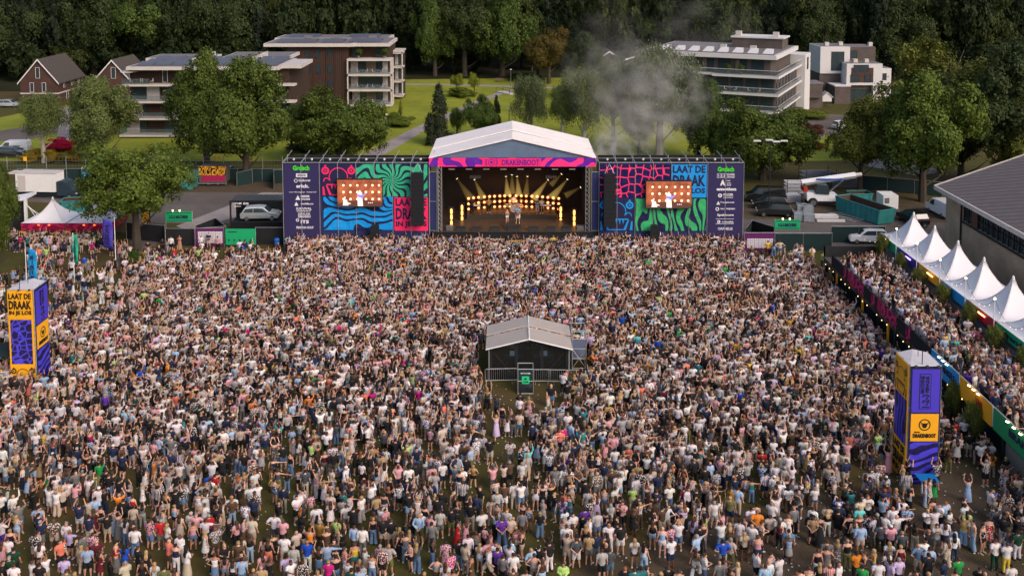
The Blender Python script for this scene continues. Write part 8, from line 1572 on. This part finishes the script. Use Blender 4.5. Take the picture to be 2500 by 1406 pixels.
# ---- everyone else: one mass made of whole figures
def crowd():
    q = np.random.RandomState(3); srcs = []; meta = []
    combos = []
    for i in range(46):
        fem = i % 2 == 1; pose = int(q.choice([0, 0, 0, 1, 1, 7, 3, 4, 2, 5, 8], p=[.18, .14, .1, .14, .10, .08, .07, .07, .04, .05, .03]))
        if fem: top = q.choice(['t', 'k', 'k', 'd', 'l', 'D'], p=[.3, .25, .15, .18, .07, .05]); bot = q.choice(['s', 't', 'w', 'k'], p=[.35, .35, .15, .15]); hair = q.choice(['long', 'long', 'bun', 'bob'])
        else: top = q.choice(['t', 't', 'l']); bot = q.choice(['s', 's', 't']); hair = q.choice(['short', 'short', 'short', None, 'cap', 'hat'], p=[.3, .3, .2, .1, .08, .02])
        combos.append((pose, fem, str(top), str(bot), hair if hair is None else str(hair)))
    for i, (pose, fem, top, bot, hair) in enumerate(combos):
        lp = 2 if pose in (2, 5) else 0
        parts = [(body_mesh(pose, fem), 0), (top_mesh(top, pose, fem), 2)]
        if hair: parts.append((hair_mesh(hair), 1))
        if top not in 'dD': parts.append((bot_mesh(bot, lp, fem), 3))
        parts += [(shoe_mesh(lp, -1), 4), (shoe_mesh(lp, 1), 4)]
        bm = bmesh.new(); n0 = 0
        for me, mi in parts:
            bm.from_mesh(me); bm.faces.ensure_lookup_table()
            for f in bm.faces[n0:]: f.material_index = mi
            n0 = len(bm.faces)
        me = bpy.data.meshes.new('figure'); bm.to_mesh(me); bm.free()
        [me.materials.append(PM[k]) for k in ('skin', 'hair', 'top', 'bot', 'shoe')]; srcs.append(me); meta.append((fem, pose, hair))
    P = []; z = []
    def ok(px, py):     # px,py: feet in the photo. returns people per square metre
        if py < 606 and 690 < px < 1815: return 0
        if px < 330:
            if 590 < py < 616 and 15 < px < 262: return 3.0
            if py < 616: return 0
            if px < 60 and py < 690: return 0
            if py < 655: return .75
            if py < 700: return .75
            if py < 800: return 1.0 if px > 120 else .5
        elif px < 700:
            edge = 650 + (700-px)*-.06
            if py < 622: return 0
            if py < 640: return .35 if px > 480 else .15
            if py < 660: return 1.3
        if px > 1812 and py < 625: return 0
        if px > 1812 and px < 2050 and py < 665: return .9
        if 1165 < px < 1440 and 865 < py < 945: return 0
        if 1205 < px < 1345 and 940 < py < 1010: return 0
        if 1160 < px < 1410 and 940 < py < 1060: return .7
        if px > 2300 and py < 1062: return 0
        if ((px-1235)/75)**2+((py-1120)/55)**2 < 1: return .35
        if 2290 < px < 2440 and 1150 < py < 1260: return .25
        d = 3.0 if py < 850 else (3.0-(py-850)/200*.7 if py < 1050 else max(1.35, 2.3-(py-1050)/150*.9))
        if px < 260 or px > 2050: d *= .9
        if py > 1000 and (px < 500 or px > 1500): d *= 1.15
        return d
    cell = .50
    for iy in range(int((112-50)/cell)):
        for ix in range(int(120/cell)):
            x = -62+ix*cell+q.uniform(-.22, .22); y = 50+iy*cell+q.uniform(-.22, .22)
            fp = proj(x, y, 0); hp = proj(x, y, 1.65)
            if not (-60 < fp[0] < 2560): continue
            if hp[1] > LIMIT_PY-1: continue
            dns = ok(*fp); cl = .5+.5*math.sin(x*.7+math.sin(y*.9)*1.3)*math.sin(y*.6+1.3*math.sin(x*.5))
            if fp[1] > 1000: dns *= .62+.7*cl
            if x > XE-.5: continue
            if abs(x-xr_) < 1.5 and yr-.3 < y < yr+4.5: continue
            if abs(x-xl_) < 1.5 and yl-.3 < y < yl+4.5: continue
            if q.uniform() < dns*cell*cell: P.append((x, y, 0))
    for iy in range(int((96-44)/.6)):
        for ix in range(int(4.9/.6)):
            x = XE+.45+ix*.6+q.uniform(-.2, .2); y = 44+iy*.6+q.uniform(-.2, .2)
            if y < y_on(2040) and q.uniform() < .85: P.append((x, y, DZ))
    for iy in range(14):
        for ix in range(3):
            x = XE+1.5+ix*1.5+q.uniform(-.4, .4); y = 96+iy*.45
    n = len(P); P = np.array(P); print('crowd', n)
    fem = q.uniform(size=n) < .5; pick = np.zeros(n, 'i'); rot = np.zeros((n, 3)); scl = np.ones((n, 3)); up = P[:, 1] > 84
    fi = [i for i, m_ in enumerate(meta) if m_[0]]; mi = [i for i, m_ in enumerate(meta) if not m_[0]]
    upf = [i for i in fi if meta[i][1] in (3, 4, 7)]; upm = [i for i in mi if meta[i][1] in (3, 4, 7)]
    cols = {k: np.ones((n, 4)) for k in ('c_skin', 'c_hair', 'c_top', 'c_bot', 'c_shoe', 'c_pat')}
    topc = ['wh']*58+['bk']*50+['nv']*12+['gy']*6+['lg']*15+['be']*14+['br']*14+['pk']*8+['bl']*8+['rb', 'rd', 'co', 'co', 'mg', 'gn', 'dg', 'ol', 'lm', 'yl', 'pu', 'lv', 'lv', 'tq', 'mr', 'mr', 'tn', 'tn', 'mt', 'te', 'og', 'sl', 'sl', 'sl']
    botc = ['bk']*22+['dn']*11+['be']*8+['wh']*6+['gy']*8+['nv']*6+['br']*4+['ol']*2+['lg']*4+['bl']*4
    hk_ = list('kkkkkkbbbbbbbbyyygr'); used = set(); py_ = [random.Random(i) for i in range(1)][0]
    for i in range(n):
        pool = fi if fem[i] else mi
        if up[i] and q.uniform() < .22: pool = upf if fem[i] else upm
        pick[i] = pool[q.randint(len(pool))]
        a = q.normal(0, .28) - math.atan2(P[i, 0], 125-P[i, 1])*-.0
        if q.uniform() < (.10 if P[i, 1] > 80 else .22): a = q.uniform(0, 6.28)
        if P[i, 2] > 0 or P[i, 1] < 96 and P[i, 0] < -50: a = q.uniform(0, 6.28)
        rot[i, 2] = a; scl[i] = q.uniform(.84, .93) if fem[i] else q.uniform(.91, 1.01); scl[i, :2] *= q.uniform(1.08, 1.32)
        cols['c_skin'][i, :3] = jit(SK[[0, 1, 2, 2, 0, 1, 3, 4][q.randint(8)] if q.uniform() < .75 else 0], py_, .15)
        cols['c_hair'][i, :3] = jit(HC[hk_[q.randint(len(hk_))]], py_, .3)
        if meta[pick[i]][2] in ('cap', 'hat'): cols['c_hair'][i, :3] = jit(CC[['wh', 'be', 'bk', 'nv'][q.randint(4)]], py_)
        cols['c_top'][i, :3] = jit(CC[topc[q.randint(len(topc))]], py_, .2); cols['c_bot'][i, :3] = jit(CC[botc[q.randint(len(botc))]], py_, .2); cols['c_shoe'][i, :3] = jit(CC[['wh', 'wh', 'bk', 'be'][q.randint(4)]], py_)
        cols['c_pat'][i] = (1 if q.uniform() < .10 else 0, 1 if q.uniform() < .04 else 0, 0, 1)
    return tag(scatter('crowd', P, pick, rot, scl, srcs, cols), 'dense crowd of thousands of festival visitors filling the field before the stage', 'crowd', kind='stuff')
crowd()
# ================================================================ SMOKE, LITTER
def smoke():
    m = bpy.data.materials.new('drifting smoke'); m.use_nodes = True; N, L = nodes(m); N.remove(N['Principled BSDF']); v = N.new('ShaderNodeVolumePrincipled'); v.inputs['Color'].default_value = (.93, .86, .80, 1); v.inputs['Anisotropy'].default_value = .2
    tc = N.new('ShaderNodeTexCoord'); ln = N.new('ShaderNodeVectorMath'); ln.operation = 'LENGTH'; L.new(tc.outputs['Object'], ln.inputs[0])
    fall = N.new('ShaderNodeMapRange'); fall.interpolation_type = 'SMOOTHSTEP'; fall.inputs[1].default_value = 1.0; fall.inputs[2].default_value = .25; L.new(ln.outputs['Value'], fall.inputs[0])
    oi = N.new('ShaderNodeObjectInfo'); nz = N.new('ShaderNodeTexNoise'); nz.noise_dimensions = '4D'; nz.inputs['Scale'].default_value = 2.5; nz.inputs['Detail'].default_value = 3.5; nz.inputs['Roughness'].default_value = .6
    L.new(tc.outputs['Object'], nz.inputs['Vector']); L.new(mathn(N, L, 'MULTIPLY', oi.outputs['Random'], 20.0), nz.inputs['W'])
    r = N.new('ShaderNodeMapRange'); r.inputs[1].default_value = .46; r.inputs[2].default_value = .76; L.new(nz.outputs['Fac'], r.inputs[0])
    a = N.new('ShaderNodeAttribute'); a.attribute_type = 'OBJECT'; a.attribute_name = 'thick'
    L.new(mathn(N, L, 'MULTIPLY', mathn(N, L, 'MULTIPLY', fall.outputs[0], r.outputs[0]), a.outputs['Fac']), v.inputs['Density']); L.new(v.outputs[0], N['Material Output'].inputs['Volume'])
    root = thing('smoke', 'pale smoke drifting from the right stage corner over the trees', 'smoke', atY(1455, 388, YS+6)); root['kind'] = 'stuff'
    mb = MB(); mb.lathe([(.05, -1), (.5, -.86), (.86, -.5), (1, 0), (.86, .5), (.5, .86), (.05, 1)], (0, 0, 0), 14); me = mb.mesh('puff', m)
    for px, py, Y, rx, rz, th, tilt in ((1458, 382, YS+4, 1.6, 1.9, 1.0, 10), (1488, 352, YS+7, 2.6, 2.4, .55, 25), (1530, 335, YS+9, 4.5, 3.0, .24, 25), (1590, 300, YS+10, 6.0, 4.5, .17, 25), (1520, 260, YS+13, 6.5, 6.5, .13, 0), (1640, 225, YS+14, 7, 6, .13, 30), (1560, 160, YS+20, 8, 6, .07, 0), (1440, 190, YS+24, 6.0, 7.0, .05, -10), (1500, 90, YS+45, 8, 8, .025, 0), (1720, 70, YS+90, 16, 9, .013, 0)):
        o = bpy.data.objects.new('smoke_puff', me); COL.objects.link(o); o.parent = root; p = Vector(atY(px, py, Y)) - root.location; o.location = p; o.scale = (rx, rx*.8, rz); o.rotation_euler = (0, R(tilt), 0); o['thick'] = th*1.8
    return root
smoke()
def litter():
    q = np.random.RandomState(9); m = MB()
    for i in range(1500):
        x, y = q.uniform(-34, 34), q.uniform(50, 76); s = q.uniform(.03, .06); a = q.uniform(0, 3.14); dx, dy = math.cos(a)*s, math.sin(a)*s
        m.tube([(x, y, s*.55), (x+dx*1.6, y+dy*1.6, s*.5)], [s*.55, s*.42], 6)
    return tag(m.build('litter', M_WHITE), 'crushed white drinking cups scattered over the trampled grass', 'litter', kind='stuff')
litter()
